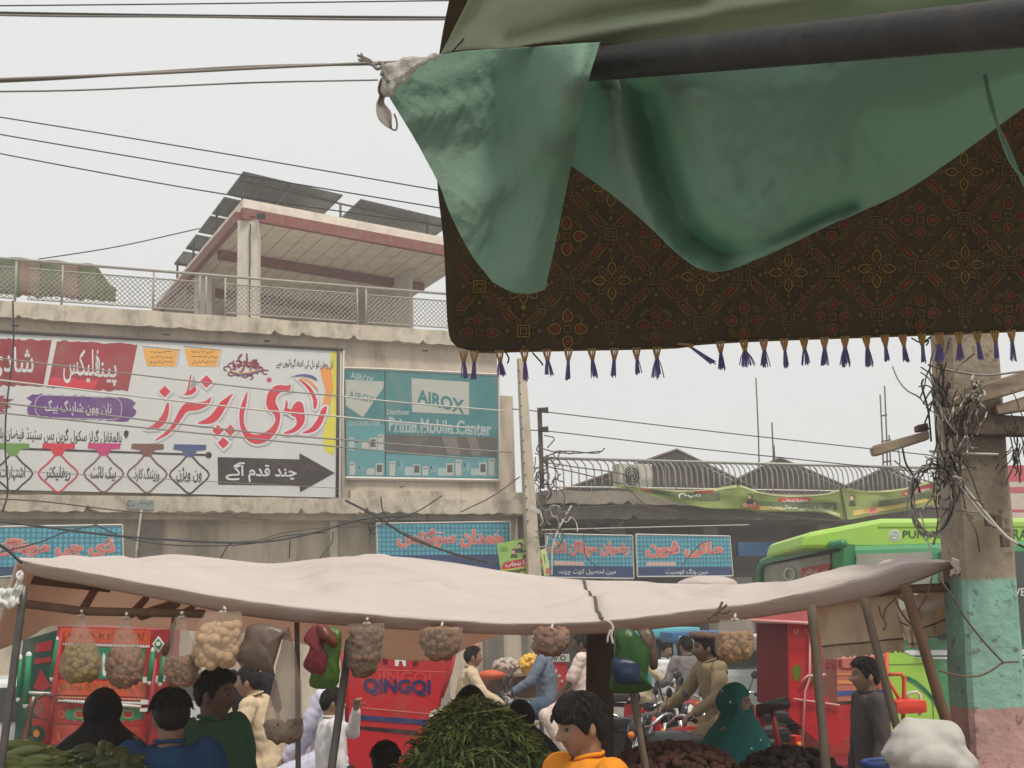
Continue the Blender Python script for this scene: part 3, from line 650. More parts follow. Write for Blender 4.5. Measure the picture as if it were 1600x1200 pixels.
t = thing('street_poster', 'narrow pale yellow poster strip right beside the leaning green poster', 'poster', W(855, 900, .95))
part('panel', slabpanel(P('poster_pale', 206, 208, 150), [(844, 860), (852, 856), (862, 898), (850, 900)], .95, .92), t)
aw = MB(c_grn); stroke(aw, [(850, 866), (852, 880)], 2, lambda x, y, o: W(x, y, .955), 0); aw.use(c_sal); art(aw, [(853, 888), (859, 887), (860, 896), (853, 897)], lambda x, y, o: W(x, y, .955), 0); part('artwork', aw, t)
# ================================================================== right building
b2 = thing('market_building', 'low stained market building with a barred balcony right of the concrete pole', 'building', WF(SZ(1100, 800)[0], 0, 0))
t0, t1 = SZ(839, 800)[0], SZ(1760, 800)[0]; zt, zm, zb = SZ(1000, 768, .5)[1], SZ(1000, 789, .5)[1], SZ(1000, 812, .3)[1]
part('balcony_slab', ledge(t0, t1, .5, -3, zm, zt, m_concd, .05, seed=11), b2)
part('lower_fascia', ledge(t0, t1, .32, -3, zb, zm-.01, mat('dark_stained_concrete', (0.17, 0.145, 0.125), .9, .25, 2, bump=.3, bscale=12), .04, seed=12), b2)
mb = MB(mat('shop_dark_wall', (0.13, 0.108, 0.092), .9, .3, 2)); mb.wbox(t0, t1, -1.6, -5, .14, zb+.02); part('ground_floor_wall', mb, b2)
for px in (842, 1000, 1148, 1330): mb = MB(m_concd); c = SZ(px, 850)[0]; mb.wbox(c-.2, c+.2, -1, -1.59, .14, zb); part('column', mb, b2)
mb = MB(P('blue_paint_band', 44, 92, 140)); mb.wbox(SZ(1146, 850)[0], SZ(1260, 850)[0], .2, .1, SZ(1180, 868, .2)[1], SZ(1180, 847, .2)[1]); part('blue_fascia', mb, b2)
for px0, px1 in ((742, 792), (795, 838), (1150, 1240)):
    s0, s1 = SZ(px0, 1000)[0], SZ(px1, 1000)[0]
    mb = MB(m_steel)
    for k in range(26): z = .16+k*.1; mb.wbox(s0, s1, -.86-.012*(k % 2), -.88, z, z+.096) if px0 < 1000 else mb.wbox(s0, s1, -1.55-.012*(k % 2), -1.58, z, z+.096)
    o = part('shop_shutter', mb); tag(o, {742: 'grey roller shutter behind the fruit cart, left one', 795: 'grey roller shutter beside the pole foot', 1150: 'dark roller shutter under the blue fascia band'}[px0], 'shutter')
# balcony railing
rl = thing('balcony_railing', 'white balcony railing of bent upright bars above the market shops', 'railing', WF(t0, .4, zt))
zr = SZ(1000, 721.5, .42)[1]
mb = MB(m_steel); mb.tube([WF(t0, .42, zr+.03), WF(t1, .42, zr+.03)], .035, 6); part('top_rail', mb, rl)
mb = MB(m_pale); mb.tube([WF(t0, .42, zt+.09), WF(t1, .42, zt+.09)], .02, 4); part('bottom_rail', mb, rl)
s = t0+.1; k = 0
while s < SZ(1500, 750)[0]:
    r = nz(s*3)*.05; mb = MB(m_pale2); st = .19*(1 if s < t0+2.4 else .78)
    mb.tube([WF(s, .42, zt+.02), WF(s+r*.3, .42, zt+.3), WF(s+r*.4, .42, zr-.22), WF(s-.03, .42, zr-.1), WF(s-.12, .42, zr), WF(s-.2, .42, zr+.01)], .016 if k % 9 else .026, 5); part('bar', mb, rl); s += st; k += 1
# air conditioner on the balcony
c = W(989, 744, .1); t = thing('air_conditioner', 'boxy white air conditioner outdoor unit behind the balcony bars', 'air conditioner', WF(SZ(989, 764)[0], -.1, zt))
R3 = Matrix.Rotation(WA, 3, 'Z')
mb = MB(m_pale); mb.box(c+Vector((0, .1, 0)), (.86, .34, .56), R3, bev=.03); part('casing', mb, t)
mb = MB(m_black); n3 = WN*.19+WU*(-.12)
q0 = c+Vector((0, .1, 0))+n3
mb.add([q0+WU*(.22*math.cos(a))+Vector((0, 0, .22*math.sin(a))) for a in [2*PI*k/24 for k in range(24)]], [tuple(range(24))]); part('fan_opening', mb, t)
mb = MB(m_pale)
for r_ in (.07, .13, .19): mb.tube([q0+WN*.01+WU*(r_*math.cos(2*PI*k/20))+Vector((0, 0, r_*math.sin(2*PI*k/20))) for k in range(20)], .008, 4, closed=True)
part('fan_grille', mb, t)
# tin shed roofs behind
m_tin = mat('dark_tin_roof', (0.075, 0.06, 0.055), .7, .25, 6, dirt=(0.16, .1, .07), dirt_amt=.5, dscale=2)
for (xa, ya), (xb, yb), (xc, yc), lab in (((885, 765), (1057, 706), (1180, 768), 'dark gabled tin shed roof with the highest peak behind the balcony'), ((1120, 768), (1217, 719), (1330, 768), 'dark gabled tin shed roof in the middle behind the balcony'), ((1300, 772), (1384, 733), (1462, 772), 'dark gabled tin shed roof nearest the tangled concrete pole')):
    Y = 39; p = [at(xa, ya, Y), at(xb, yb, Y), at(xc, yc, Y)]; mb = MB(m_tin)
    base = [Vector((q.x, q.y, 0)) for q in (p[0], p[2])]
    mb.prism([base[0], base[1], p[2], p[1], p[0]], (.5, 9, 0)); t = thing('tin_shed', lab, 'shed', base[0].lerp(base[1], .5), 'tin sheds behind the balcony')
    part('body', mb, t); mb = MB(m_rust)
    mb.tube([p[0]+Vector((-.3, -.15, -.1)), p[1]+Vector((0, -.15, .03)), p[2]+Vector((.3, -.15, -.1))], .06, 4); part('roof_edge', mb, t)
    mb = MB(m_steel)
    for k in range(1, 9):
        u = k/9; top = p[0].lerp(p[1], u*2) if u < .5 else p[1].lerp(p[2], u*2-1); mb.tube([Vector((top.x, top.y-.03, 3.2)), top+Vector((0, -.03, -.05))], .025, 4)
    part('wall_ribs', mb, t)
def rods(pts, Y, r, lab):
    mb = MB(m_rust)
    for a, b in pts: mb.tube([at(*a, Y), at((a[0]+b[0])/2+1, (a[1]+b[1])/2, Y), at(*b, Y)], r, 5)
    o = part('rebar_rod', mb, loc=at(*pts[0][0], Y)); tag(o, lab, 'steel rod'); return o
rods([((1181, 590), (1187, 770))], 38.4, .022, 'single thin steel rod rising above the balcony')
rods([((1206, 660), (1209, 770)), ((1209, 695), (1212, 770))], 38.6, .025, 'short pair of steel rods on the shed roof')
o = rods([((1375, 617), (1381, 770)), ((1382, 603), (1387, 770)), ((1389, 680), (1392, 770)), ((1376, 650), (1386, 648)), ((1377, 690), (1392, 687)), ((1380, 722), (1393, 720))], 38.6, .025, 'tied column of tall steel rods near the tangled pole')
mb = MB(m_rust); # steel tv mast on the market roof edge
t = thing('far_signboard', 'red and cream signboard at the right edge behind the pole', 'sign', W(1590, 812, .6))
mpR = lambda x, y, o: at(x, y, 22-o)
mb = MB(P('sign_cream', 205, 190, 178)); mb.prism([mpR(*q, 0) for q in ((1545, 727), (1700, 727), (1700, 812), (1545, 812))], (0, .12, 0)); part('panel', mb, t)
aw = MB(P('sign_pink', 196, 92, 100)); art(aw, rect(1545, 727, 1700, 752), mpR, .004); art(aw, rect(1545, 761, 1700, 770), mpR, .004); art(aw, rect(1545, 796, 1700, 800), mpR, .004)
aw.use(c_mar); art(aw, [(1560, 778), (1566, 771), (1573, 771), (1579, 778), (1573, 786), (1566, 786)], mpR, .006); aw.use(c_wh); stroke(aw, [(1564, 775), (1568, 781), (1572, 775), (1576, 780)], 1.5, mpR, .008); stroke(aw, [(1566, 764), (1571, 764)], 1.4, mpR, .008); part('artwork', aw, t)
mb = MB(m_steel); mb.tube([at(1640, 812, 22.1), Vector((at(1640, 812, 22.1).x, 22.1, 0))], .06, 8); part('post', mb, t)
# green street banner hung along the balcony
def gb(x, y, off):
    return W(x, y, .75+off+.12*math.sin(x*.055)*math.sin((y-745)*.06)+.05*nz(x*.04, y*.09))
tp = [(958, 757), (1010, 762), (1062, 766), (1110, 764), (1155, 758), (1185, 768), (1230, 774), (1290, 771), (1318, 763), (1360, 767), (1410, 763), (1465, 749)]
bt = [(958, 758.5), (1010, 772), (1062, 786), (1110, 794), (1155, 795), (1185, 799), (1230, 799), (1290, 802), (1318, 812), (1360, 806), (1410, 799), (1465, 787)]
def gxy(u, v):
    x = 958+507*u; a = interp(tp, x)[0]; b = interp(bt, x)[0]; return x, a+(b-a)*v
t = thing('street_banner', 'long sagging green cloth banner with Urdu writing tied along the balcony', 'banner', W(1200, 790, .75))
mb = MB(P('banner_green', 138, 152, 84, var=.25, scale=2.5, trans=.25)); mb.grid(lambda u, v: gb(*gxy(u, v), 0), 120, 8); o = part('cloth', mb, t)
aw = MB(P('banner_pale', 190, 196, 140, var=.2))
def strip(u0, u1, v0, v1, m, off=.012, n=24, v2=None, v3=None):
    aw.use(m); v2 = v0 if v2 is None else v2; v3 = v1 if v3 is None else v3
    aw.grid(lambda u, v: gb(*gxy(u0+(u1-u0)*u, (v0+(v2-v0)*u)*(1-v)+(v1+(v3-v1)*u)*v), off), n, 3)
c_bd = P('banner_dark', 84, 96, 62, var=.2); c_bp = P('banner_pale', 0, 0, 0); c_by = P('banner_yellow', 186, 164, 80); c_brd = P('banner_red', 176, 52, 52)
strip(.0, .38, 0, .12, c_bp); strip(.39, .70, 0, .08, c_bp); strip(.72, 1, 0, .08, c_bp)
strip(.1, .33, .2, .6, c_bd); strip(.42, .69, .45, .72, c_bd); strip(.82, 1, .4, .68, c_bd); strip(.4, .52, .72, .92, c_by); strip(.6, .7, .82, .95, c_bp); strip(.74, .98, .72, .9, c_by, v2=.6, v3=.8)
strip(.51, .61, .16, .38, c_brd, .016); strip(.89, .985, .12, .32, c_brd, .016); strip(.25, .31, .06, .2, c_brd, .016); strip(.085, .12, .2, .5, c_brd, .016); strip(.41, .44, .6, .86, P('banner_pink', 206, 130, 126), .016); strip(.79, .815, .72, .92, P('banner_pink', 0, 0, 0), .016)
def face(x, y, rr):
    for m, dx, dy, q, o_ in ((P('poster_hair', 0, 0, 0), 0, 0, rr, .02), (P('poster_face', 0, 0, 0), -1, .8, rr*.75, .024)):
        aw.use(m); art(aw, circ(x+dx, y+dy, q), gb, o_)
    aw.use(P('poster_suit', 0, 0, 0)); art(aw, [(x-rr*1.3, y+rr*2.6), (x-rr*.8, y+rr), (x+rr*.8, y+rr), (x+rr*1.3, y+rr*2.6)], gb, .018)
face(1172, 776, 4.5); face(1332, 778, 4.5); part('artwork', aw, t)
lt = MB(c_wh); text(lt, urdu('ستھرا پنجاب'), (1222, 779, 1262, 786), gb, .03, .01, -.02); text(lt, urdu('ستھرا پنجاب'), (1414, 767, 1452, 775), gb, .03, .01, -.2); text(lt, urdu('کی طرف سے صفائی مہم'), (1200, 788, 1302, 797), gb, .03, 0, .03)
text(lt, urdu('مہم'), (1060, 770, 1095, 779), gb, .03, 0, .05); lt.use(c_brd); text(lt, '1139', (1171, 788, 1187, 796), gb, .03, .01, .05); text(lt, '1139', (1352, 793, 1368, 800), gb, .03, .01, -.1); part('lettering', lt, t)
mb = MB(m_wire); mb.tube([gb(1313+k*.9, 761+k*4.6, .05) for k in range(12)], .02, 5); part('cord', mb, t)

# ================================================================== poles
def flatpole(mb, a, b, w0, d0, w1, d1, yaw):
    R = Matrix.Rotation(yaw, 3, 'Z'); q = lambda p, w_, d: [Vector(p)+R @ Vector((x*w_/2, y*d/2, 0)) for x, y in ((-1, -1), (1, -1), (1, 1), (-1, 1))]
    mb.hexa(q(a, w0, d0), q(b, w1, d1))
t = thing('street_pole', 'slim tapered concrete street pole at the corner of the banner building', 'utility pole', at(846, 1110, 27))
mb = MB(m_conc); flatpole(mb, Vector((at(846, 1110, 27).x, 27, 0)), at(814, 560, 27), .36, .3, .16, .15, .3); o = part('shaft', mb, t); bevel(o, .02)
mb = MB(m_dark)
for k in range(14):
    p = at(814+.058*(20+k*18)-4, 580+k*18, 26.85); mb.box(p, (.03, .03, .03))
part('bolt_holes', mb, t)
mb = MB(m_pale); c = at(836, 797, 26.6); mb.box(c, (.2, .1, .1), Matrix.Rotation(.4, 3, 'Y'), bev=.02); mb.tube([c+Vector((.1, 0, -.03)), c+Vector((.16, .05, -.25)), c+Vector((.1, .3, -.3))], .02, 5); o = part('street_camera', mb); tag(o, 'small white street camera fixed to the slim pole', 'camera')
t = thing('meter_post', 'short dark steel post with insulators wrapped in wires beside the slim pole', 'utility post', at(847, 775, 27.4))
mb = MB(m_rust); mb.box((at(845, 700, 27.4)), (.1, .1, 1.75)); part('post', mb, t)
for y in (641, 671): 
    mb = MB(m_black); c = at(848, y, 27.3); mb.tube([c+Vector((-.08, 0, 0)), c+Vector((.12, 0, 0))], [.05, .07], 8); part('insulator', mb, t)
def tangle(mb, cx, cy, rx, ry, Y, n, r, seed, ms=(None,), ell=5, hang=0):
    q = random.Random(seed)
    for k in range(n):
        if ms[0]: mb.use(q.choice(ms))
        x, y = cx+q.uniform(-rx, rx), cy+q.uniform(-ry, ry); P_ = []; a = q.uniform(0, 6.28) if not hang or q.random() > hang else q.choice((-1, 1))*PI/2+q.uniform(-.35, .35); st = q.uniform(.15, .5)*max(rx, ry); tw = 1.5 if not hang else .55
        for j in range(ell):
            P_.append((x, y, Y+q.uniform(-.12, .12))); a += q.uniform(-tw, tw); x += math.cos(a)*st*.7; y += math.sin(a)*st
        mb.tube([at(*p) for p in spline(P_, 14)], r, 4)
mb = MB(m_wire); tangle(mb, 852, 735, 16, 30, 27.2, 26, .014, 4, (m_wire, m_rust, m_wireg)); 
for pts in ([(845, 700), (870, 707), (905, 708), (938, 705)], [(848, 715), (880, 705), (935, 708), (945, 700)], [(850, 722), (900, 730), (960, 738), (1000, 748)], [(850, 728), (890, 736), (940, 748), (975, 757)], [(850, 680), (866, 685), (855, 700)]):
    mb.tube([at(x, y, 27.1) for x, y in spline(pts, 16)], .013, 4)
o = part('cable_tangle', mb, loc=at(852, 735, 27.2)); tag(o, 'knotted cable tangle hanging from the dark meter post', 'cable tangle')
# ------------------------------------------------------------------ cables
def cable(pts, Y, r, label, m=None, sagn=26, two=None):
    mb = MB(m or m_wire); f = (lambda x, y: W(x, y, -Y)) if Y < 0 else (lambda x, y: at(x, y, Y))
    P_ = spline(pts, sagn); mb.tube([f(*p) for p in P_], r, 6)
    if two: mb.use(two[2] if len(two) > 2 else (m or m_wire)); mb.tube([f(p[0], p[1]+two[0]+two[1]*math.sin(k*.4)) for k, p in enumerate(P_)], r*.9, 6)
    o = part('cable', mb, loc=f(*P_[len(P_)//2])); tag(o, label, 'cable'); return o
cable([(-60, 9.5), (300, 6), (760, 0)], 12, .007, 'thin cable highest across the sky at the top edge')
cable([(-60, 18), (0, 20), (350, 25), (760, 28)], 12, .014, 'thick double cable just below the top edge of the sky', two=(2.5, 1.0, m_wireg))
cable([(-80, 172), (0, 183), (350, 240), (700, 300)], 20, .011, 'sky cable passing clear above the solar panels')
cable([(-80, 194), (0, 210), (370, 272), (700, 327)], 20, .011, 'sky cable grazing the top of the solar panels')
cable([(-80, 222), (0, 240), (330, 300), (700, 354)], 20, .011, 'sky cable crossing in front of the solar panels')
cable([(60, 405), (180, 386), (312, 357)], 26, .012, 'lone slack cable running up to the solar frame')
m_wl = mat('pale_cable', (0.5, 0.48, 0.44), .5, .1)
cable([(-60, 553), (0, 560), (400, 607), (530, 619)], -1.0, .014, 'top cable in front of the printing banner', m_wireg)
cable([(530, 619), (640, 630), (788, 642)], -1.0, .016, 'pale cable end crossing the grey logo panel', m_wl)
cable([(-60, 586), (0, 594), (400, 640), (530, 651), (560, 654), (738, 669)], -1.0, .018, 'pale cable crossing the shop board at the bold letters', m_wl)
cable([(-60, 622), (0, 629), (400, 676), (560, 689), (672, 698), (800, 707)], -1.0, .016, 'third cable down in front of the big red title', m_wireg)
cable([(-60, 638), (0, 645), (400, 686), (560, 701), (655, 710), (745, 717)], -1.0, .016, 'fourth cable down in front of the big red title', m_wireg)
cable([(-60, 728), (0, 734), (250, 748), (530, 763)], -.5, .008, 'hair thin cable low over the hanging tags', m_wireg)
cable([(800, 639), (846, 643), (1130, 676), (1460, 712)], 27.2, .012, 'upper cable from the meter post across the right sky')
cable([(820, 672), (850, 673), (1100, 702), (1460, 740)], 27.2, .012, 'lower cable from the meter post across the right sky')
cable([(20, 470), (21, 540), (10, 640), (8, 700), (12, 770), (4, 800)], -.5, .016, 'cable hanging down over the left end of the banner')
cable([(212, 872), (216, 835), (221, 797)], -.6, .022, 'pale vertical pipe like cable under the torn poster', m_wl)
lows = [([(-40, 778), (60, 783), (200, 799), (330, 806), (420, 812)], 'loose cable along the slab edge under the banner'), ([(-20, 812), (90, 826), (160, 835), (220, 840), (330, 847), (420, 846), (500, 830), (560, 812), (640, 806)], 'thick looping cable across the bare lower wall'),
 ([(150, 820), (190, 838), (250, 850), (330, 853), (395, 849), (440, 838), (510, 832)], 'slack cable dipping lowest on the bare lower wall'), ([(400, 846), (440, 833), (515, 824), (600, 822)], 'cable rising right past the thin column'), ([(345, 872), (360, 850), (400, 845)], 'short cable drop beside the tarp ridge'),
 ([(452, 872), (453, 845)], 'short straight cable drop left of the thin column'), ([(500, 872), (518, 848), (521, 830)], 'short cable drop against the thin column'), ([(0, 863), (60, 848), (100, 832), (150, 820)], 'cable climbing in front of the far left shop sign'),
 ([(540, 782), (590, 808), (640, 840), (700, 862), (760, 878)], 'cable bundle sloping down over the sweets shop sign'), ([(560, 800), (630, 832), (720, 870), (800, 884)], 'second cable sloping over the sweets shop sign'), ([(595, 776), (599, 800), (612, 815)], 'cable drop under the narrow shop board'),
 ([(690, 775), (650, 800), (600, 815), (560, 815)], 'cable stay below the wide shop board'), ([(720, 800), (770, 775), (812, 745)], 'cable stay rising right to the slim pole')]
for i, (pts, lab) in enumerate(lows): cable(pts, -.75, .014 if i not in (1, 8) else .024, lab, m_wire if i % 3 else m_rust)
mids = [([(836, 850), (850, 820), (880, 800), (930, 792), (1000, 790), (1060, 800)], 'cable looping along the market fascia'), ([(905, 795), (925, 825), (955, 830), (975, 815)], 'slack loop of cable above the market signs'), ([(845, 828), (1000, 824), (1170, 820)], 'level cable across the market shop fronts'),
 ([(862, 900), (864, 850), (880, 812), (893, 790)], 'pale conduit slanting beside the slim pole'), ([(912, 835), (916, 870), (940, 890)], 'cable drop over the middle blue sign'), ([(1060, 890), (1095, 850), (1110, 845)], 'thin cable across the last blue sign'), ([(1180, 800), (1280, 812), (1400, 818)], 'cable in the dark beside the blue fascia'), ([(975, 757), (1010, 790), (1050, 812)], 'cable sagging under the left end of the green banner')]
for i, (pts, lab) in enumerate(mids): cable(pts, -1.0, .022 if i == 3 else .012, lab, m_wl if i in (2, 3) else m_rust)
mb = MB(m_wire); tangle(mb, 600, 810, 40, 14, 27.0, 16, .011, 14, (m_wire, m_rust, m_wireg)); mq = MB(m_wireg); tangle(mq, 870, 815, 22, 28, 26.6, 18, .011, 15, (m_wireg, m_rust, m_wl)); mt_ = part('cable_tangle', mq, loc=at(870, 815, 26.6))
o = part('cable_tangle', mb, loc=at(600, 810, 27)); tag(mt_, 'wire ends and conduit stubs knotted beside the foot of the slim pole', 'cable tangle'); tag(o, 'loose wire ends knotted under the slab near the sweets shop sign', 'cable tangle')

# ================================================================== bus
m_lg = mat('light_green_paint', srgb(156, 200, 74), .4, .08, 3, spec=.5, dirt=(.40, .42, .25), dirt_amt=.35, dscale=1.4); m_dg = mat('dark_green_paint', srgb(44, 128, 78), .4, .08, 3, spec=.5, dirt=(.25, .27, .2), dirt_amt=.45, dscale=1.4)
m_glass = mat('bus_glass', (0.05, 0.06, 0.055), .12, .2, 1, spec=.6); m_glass_refl = mat('reflection_toned_glass', (0.27, 0.27, 0.22), .2, .4, 1.2, spec=.6)  # second glass: reflections put into a lighter base colour
BY = 14.5
def bs(x, y, off=0.0): return at(x, y, BY-off)
def bf(x, y, off=0.0):                            # front face plane, receding to the left
    d = ray(x, y); n = Vector((-2.55, -.42, 0)).normalized(); p0 = at(1318, 900, BY)+n*off
    return CAM + d*((p0-CAM).dot(n)/d.dot(n))
bus = thing('green_bus', 'green city bus with light green roof behind the right pole', 'bus', Vector((8, 15.7, 0)))
x0, x1 = bs(1318, 900).x, 14.5; zt_, zr_ = bs(1450, 848).z, bs(1450, 812).z
fx = bf(1190, 900)
mb = MB(m_dg); mb.hexa([Vector((x0, BY, .35)), Vector((x1, BY, .35)), Vector((x1, 17.1, .35)), Vector((fx.x, fx.y, .35))], [Vector((x0, BY, zt_)), Vector((x1, BY, zt_)), Vector((x1, 17.1, zt_)), Vector((fx.x, fx.y, zt_))]); o = part('body', mb, bus); bevel(o, .12, 3)
# roof fairing
pr = [(1250, 858), (1256, 838), (1262, 832), (1362, 813), (1378, 810), (1800, 808), (1800, 858)]
mb = MB(m_lg); mb.prism([bs(*q, -.12) for q in pr], (0, 2.1, 0)); o = part('roof_fairing', mb, bus); bevel(o, .05)
mb = MB(P('fairing_line', 98, 150, 40)); mpB = lambda x, y, o_: bs(x, y, -.12+o_); stroke(mb, [(1374, 822), (1372, 824), (1800, 822)], 2, mpB, .004); part('fairing_seam', mb, bus)
aw = MB(c_wh); art(aw, circ(1398, 837, 9.5, 20), mpB, .004); aw.use(c_grn); stroke(aw, circ(1398, 837, 6.5, 20), 1.2, mpB, .008, True); stroke(aw, [(1394, 839), (1398, 833), (1402, 839), (1396, 837)], 1.2, mpB, .008); part('emblem', aw, bus)
lt = MB(P('bus_letter_green', 40, 90, 50)); text(lt, 'PUNJAB TRANS', (1411, 829, 1536, 844), mpB, .006, .015); text(lt, 'TRAWEL', (1572, 827, 1640, 843), mpB, .006, .015); part('lettering', lt, bus)
# side windows, lower stripes
mpS = lambda x, y, o_: bs(x, y, o_)
for q, m in (([(1338, 866), (1455, 862), (1455, 1000), (1338, 1000)], m_glass_refl), ([(1468, 862), (1560, 862), (1560, 1000), (1468, 1000)], m_glass), ([(1570, 862), (1700, 862), (1700, 1000), (1570, 1000)], m_glass)):
    mb = MB(m); mb.prism([bs(*p, .02) for p in q], (0, .015, 0)); o = part('window', mb, bus)
lt = MB(c_wh); text(lt, 'LIVE', (1573, 919, 1602, 931), lambda x, y, o_: bs(x, y, .03+o_), .003, .01); part('window_lettering', lt, bus)
aw = MB(m_lg); art(aw, [(1330, 1015), (1400, 1015), (1440, 1030), (1462, 1060), (1478, 1110), (1482, 1160), (1330, 1160)], mpS, .006)
aw.use(m_dg); stroke(aw, smooth_closed([(1408, 1056), (1430, 1068), (1450, 1085), (1465, 1105), (1475, 1130), (1470, 1108), (1452, 1084), (1430, 1064)], 3)[:24], 4, mpS, .012)
aw.use(c_wh); art(aw, [(1405, 1016), (1700, 1014), (1700, 1022), (1425, 1024)], mpS, .012); art(aw, [(1428, 1027), (1700, 1025), (1700, 1029), (1440, 1030)], mpS, .012); aw.use(c_dk); stroke(aw, [(1330, 1040), (1452, 1037)], 1, mpS, .012); stroke(aw, [(1455, 1045), (1459, 1130)], 1, mpS, .012)
part('side_paint', aw, bus)
mb = MB(m_glass_refl); mb.prism([bf(*q, .03) for q in ((1193, 884), (1296, 866), (1298, 960), (1192, 960))], (.02, 0, 0)); o = part('windscreen', mb, bus)
mb = MB(m_black); art(mb, [(1192, 876), (1308, 850), (1308, 862), (1193, 884)], lambda x, y, o_: bf(x, y, o_), .05); part('visor', mb, bus)
mb = MB(m_dg); mb.tube([bf(*q, .06) for q in ((1188, 960), (1188, 890), (1192, 879), (1204, 874), (1300, 852), (1318, 849))], .05, 8); mb.hexa([bf(1303, 1000, .03), bf(1318, 1000, .03), bs(1336, 1000, .03), bs(1336, 1000, -.02)], [bf(1300, 851, .03), bf(1318, 849, .03), bs(1336, 851, .03), bs(1336, 851, -.02)]); part('windscreen_frame', mb, bus)
aw = MB(c_brd); art(aw, [(1252, 888), (1296, 880), (1296, 905), (1252, 905)], lambda x, y, o_: bf(x, y, o_), .055); aw.use(c_wh); text(aw, urdu('بس سروس'), (1256, 888, 1292, 901), lambda x, y, o_: bf(x, y, o_), .06); aw.use(c_gl); stroke(aw, circ(1233, 897, 8, 18, 9), 2.4, lambda x, y, o_: bf(x, y, o_), .055, True); part('windscreen_sticker', aw, bus)
mb = MB(m_black); mb.tube([bs(*q, .15) for q in ((1446, 985), (1470, 975), (1490, 978))], .02, 6); mb.box(bs(1465, 990, .1), (.32, .1, .09), bev=.03); part('mirror', mb, bus)
def wheel_parts(parent, c, R_, wdt, axis='y', m_r=None, name='wheel'):
    t_ = MB(m_black); ax = Vector((0, 1, 0)) if axis == 'y' else Vector((1, 0, 0)); e = Vector((1, 0, 0)) if axis == 'y' else Vector((0, 1, 0)); c = Vector(c)
    t_.tube([c+(e*math.cos(a)+Vector((0, 0, 1))*math.sin(a))*(R_-wdt/2) for a in [2*PI*k/24 for k in range(24)]], wdt/2, 8, closed=True); o = part(name, t_, parent)
    r_ = MB(m_r or m_steel); r_.tube([c-ax*wdt*.3, c+ax*wdt*.3], [R_*.62, R_*.62], 18); r_.tube([c-ax*wdt*.5, c+ax*wdt*.5], R_*.2, 10); part('rim', r_, o); return o
for x in (6.6, 12.2): wheel_parts(bus, (x, BY+.1, .5), .5, .26)

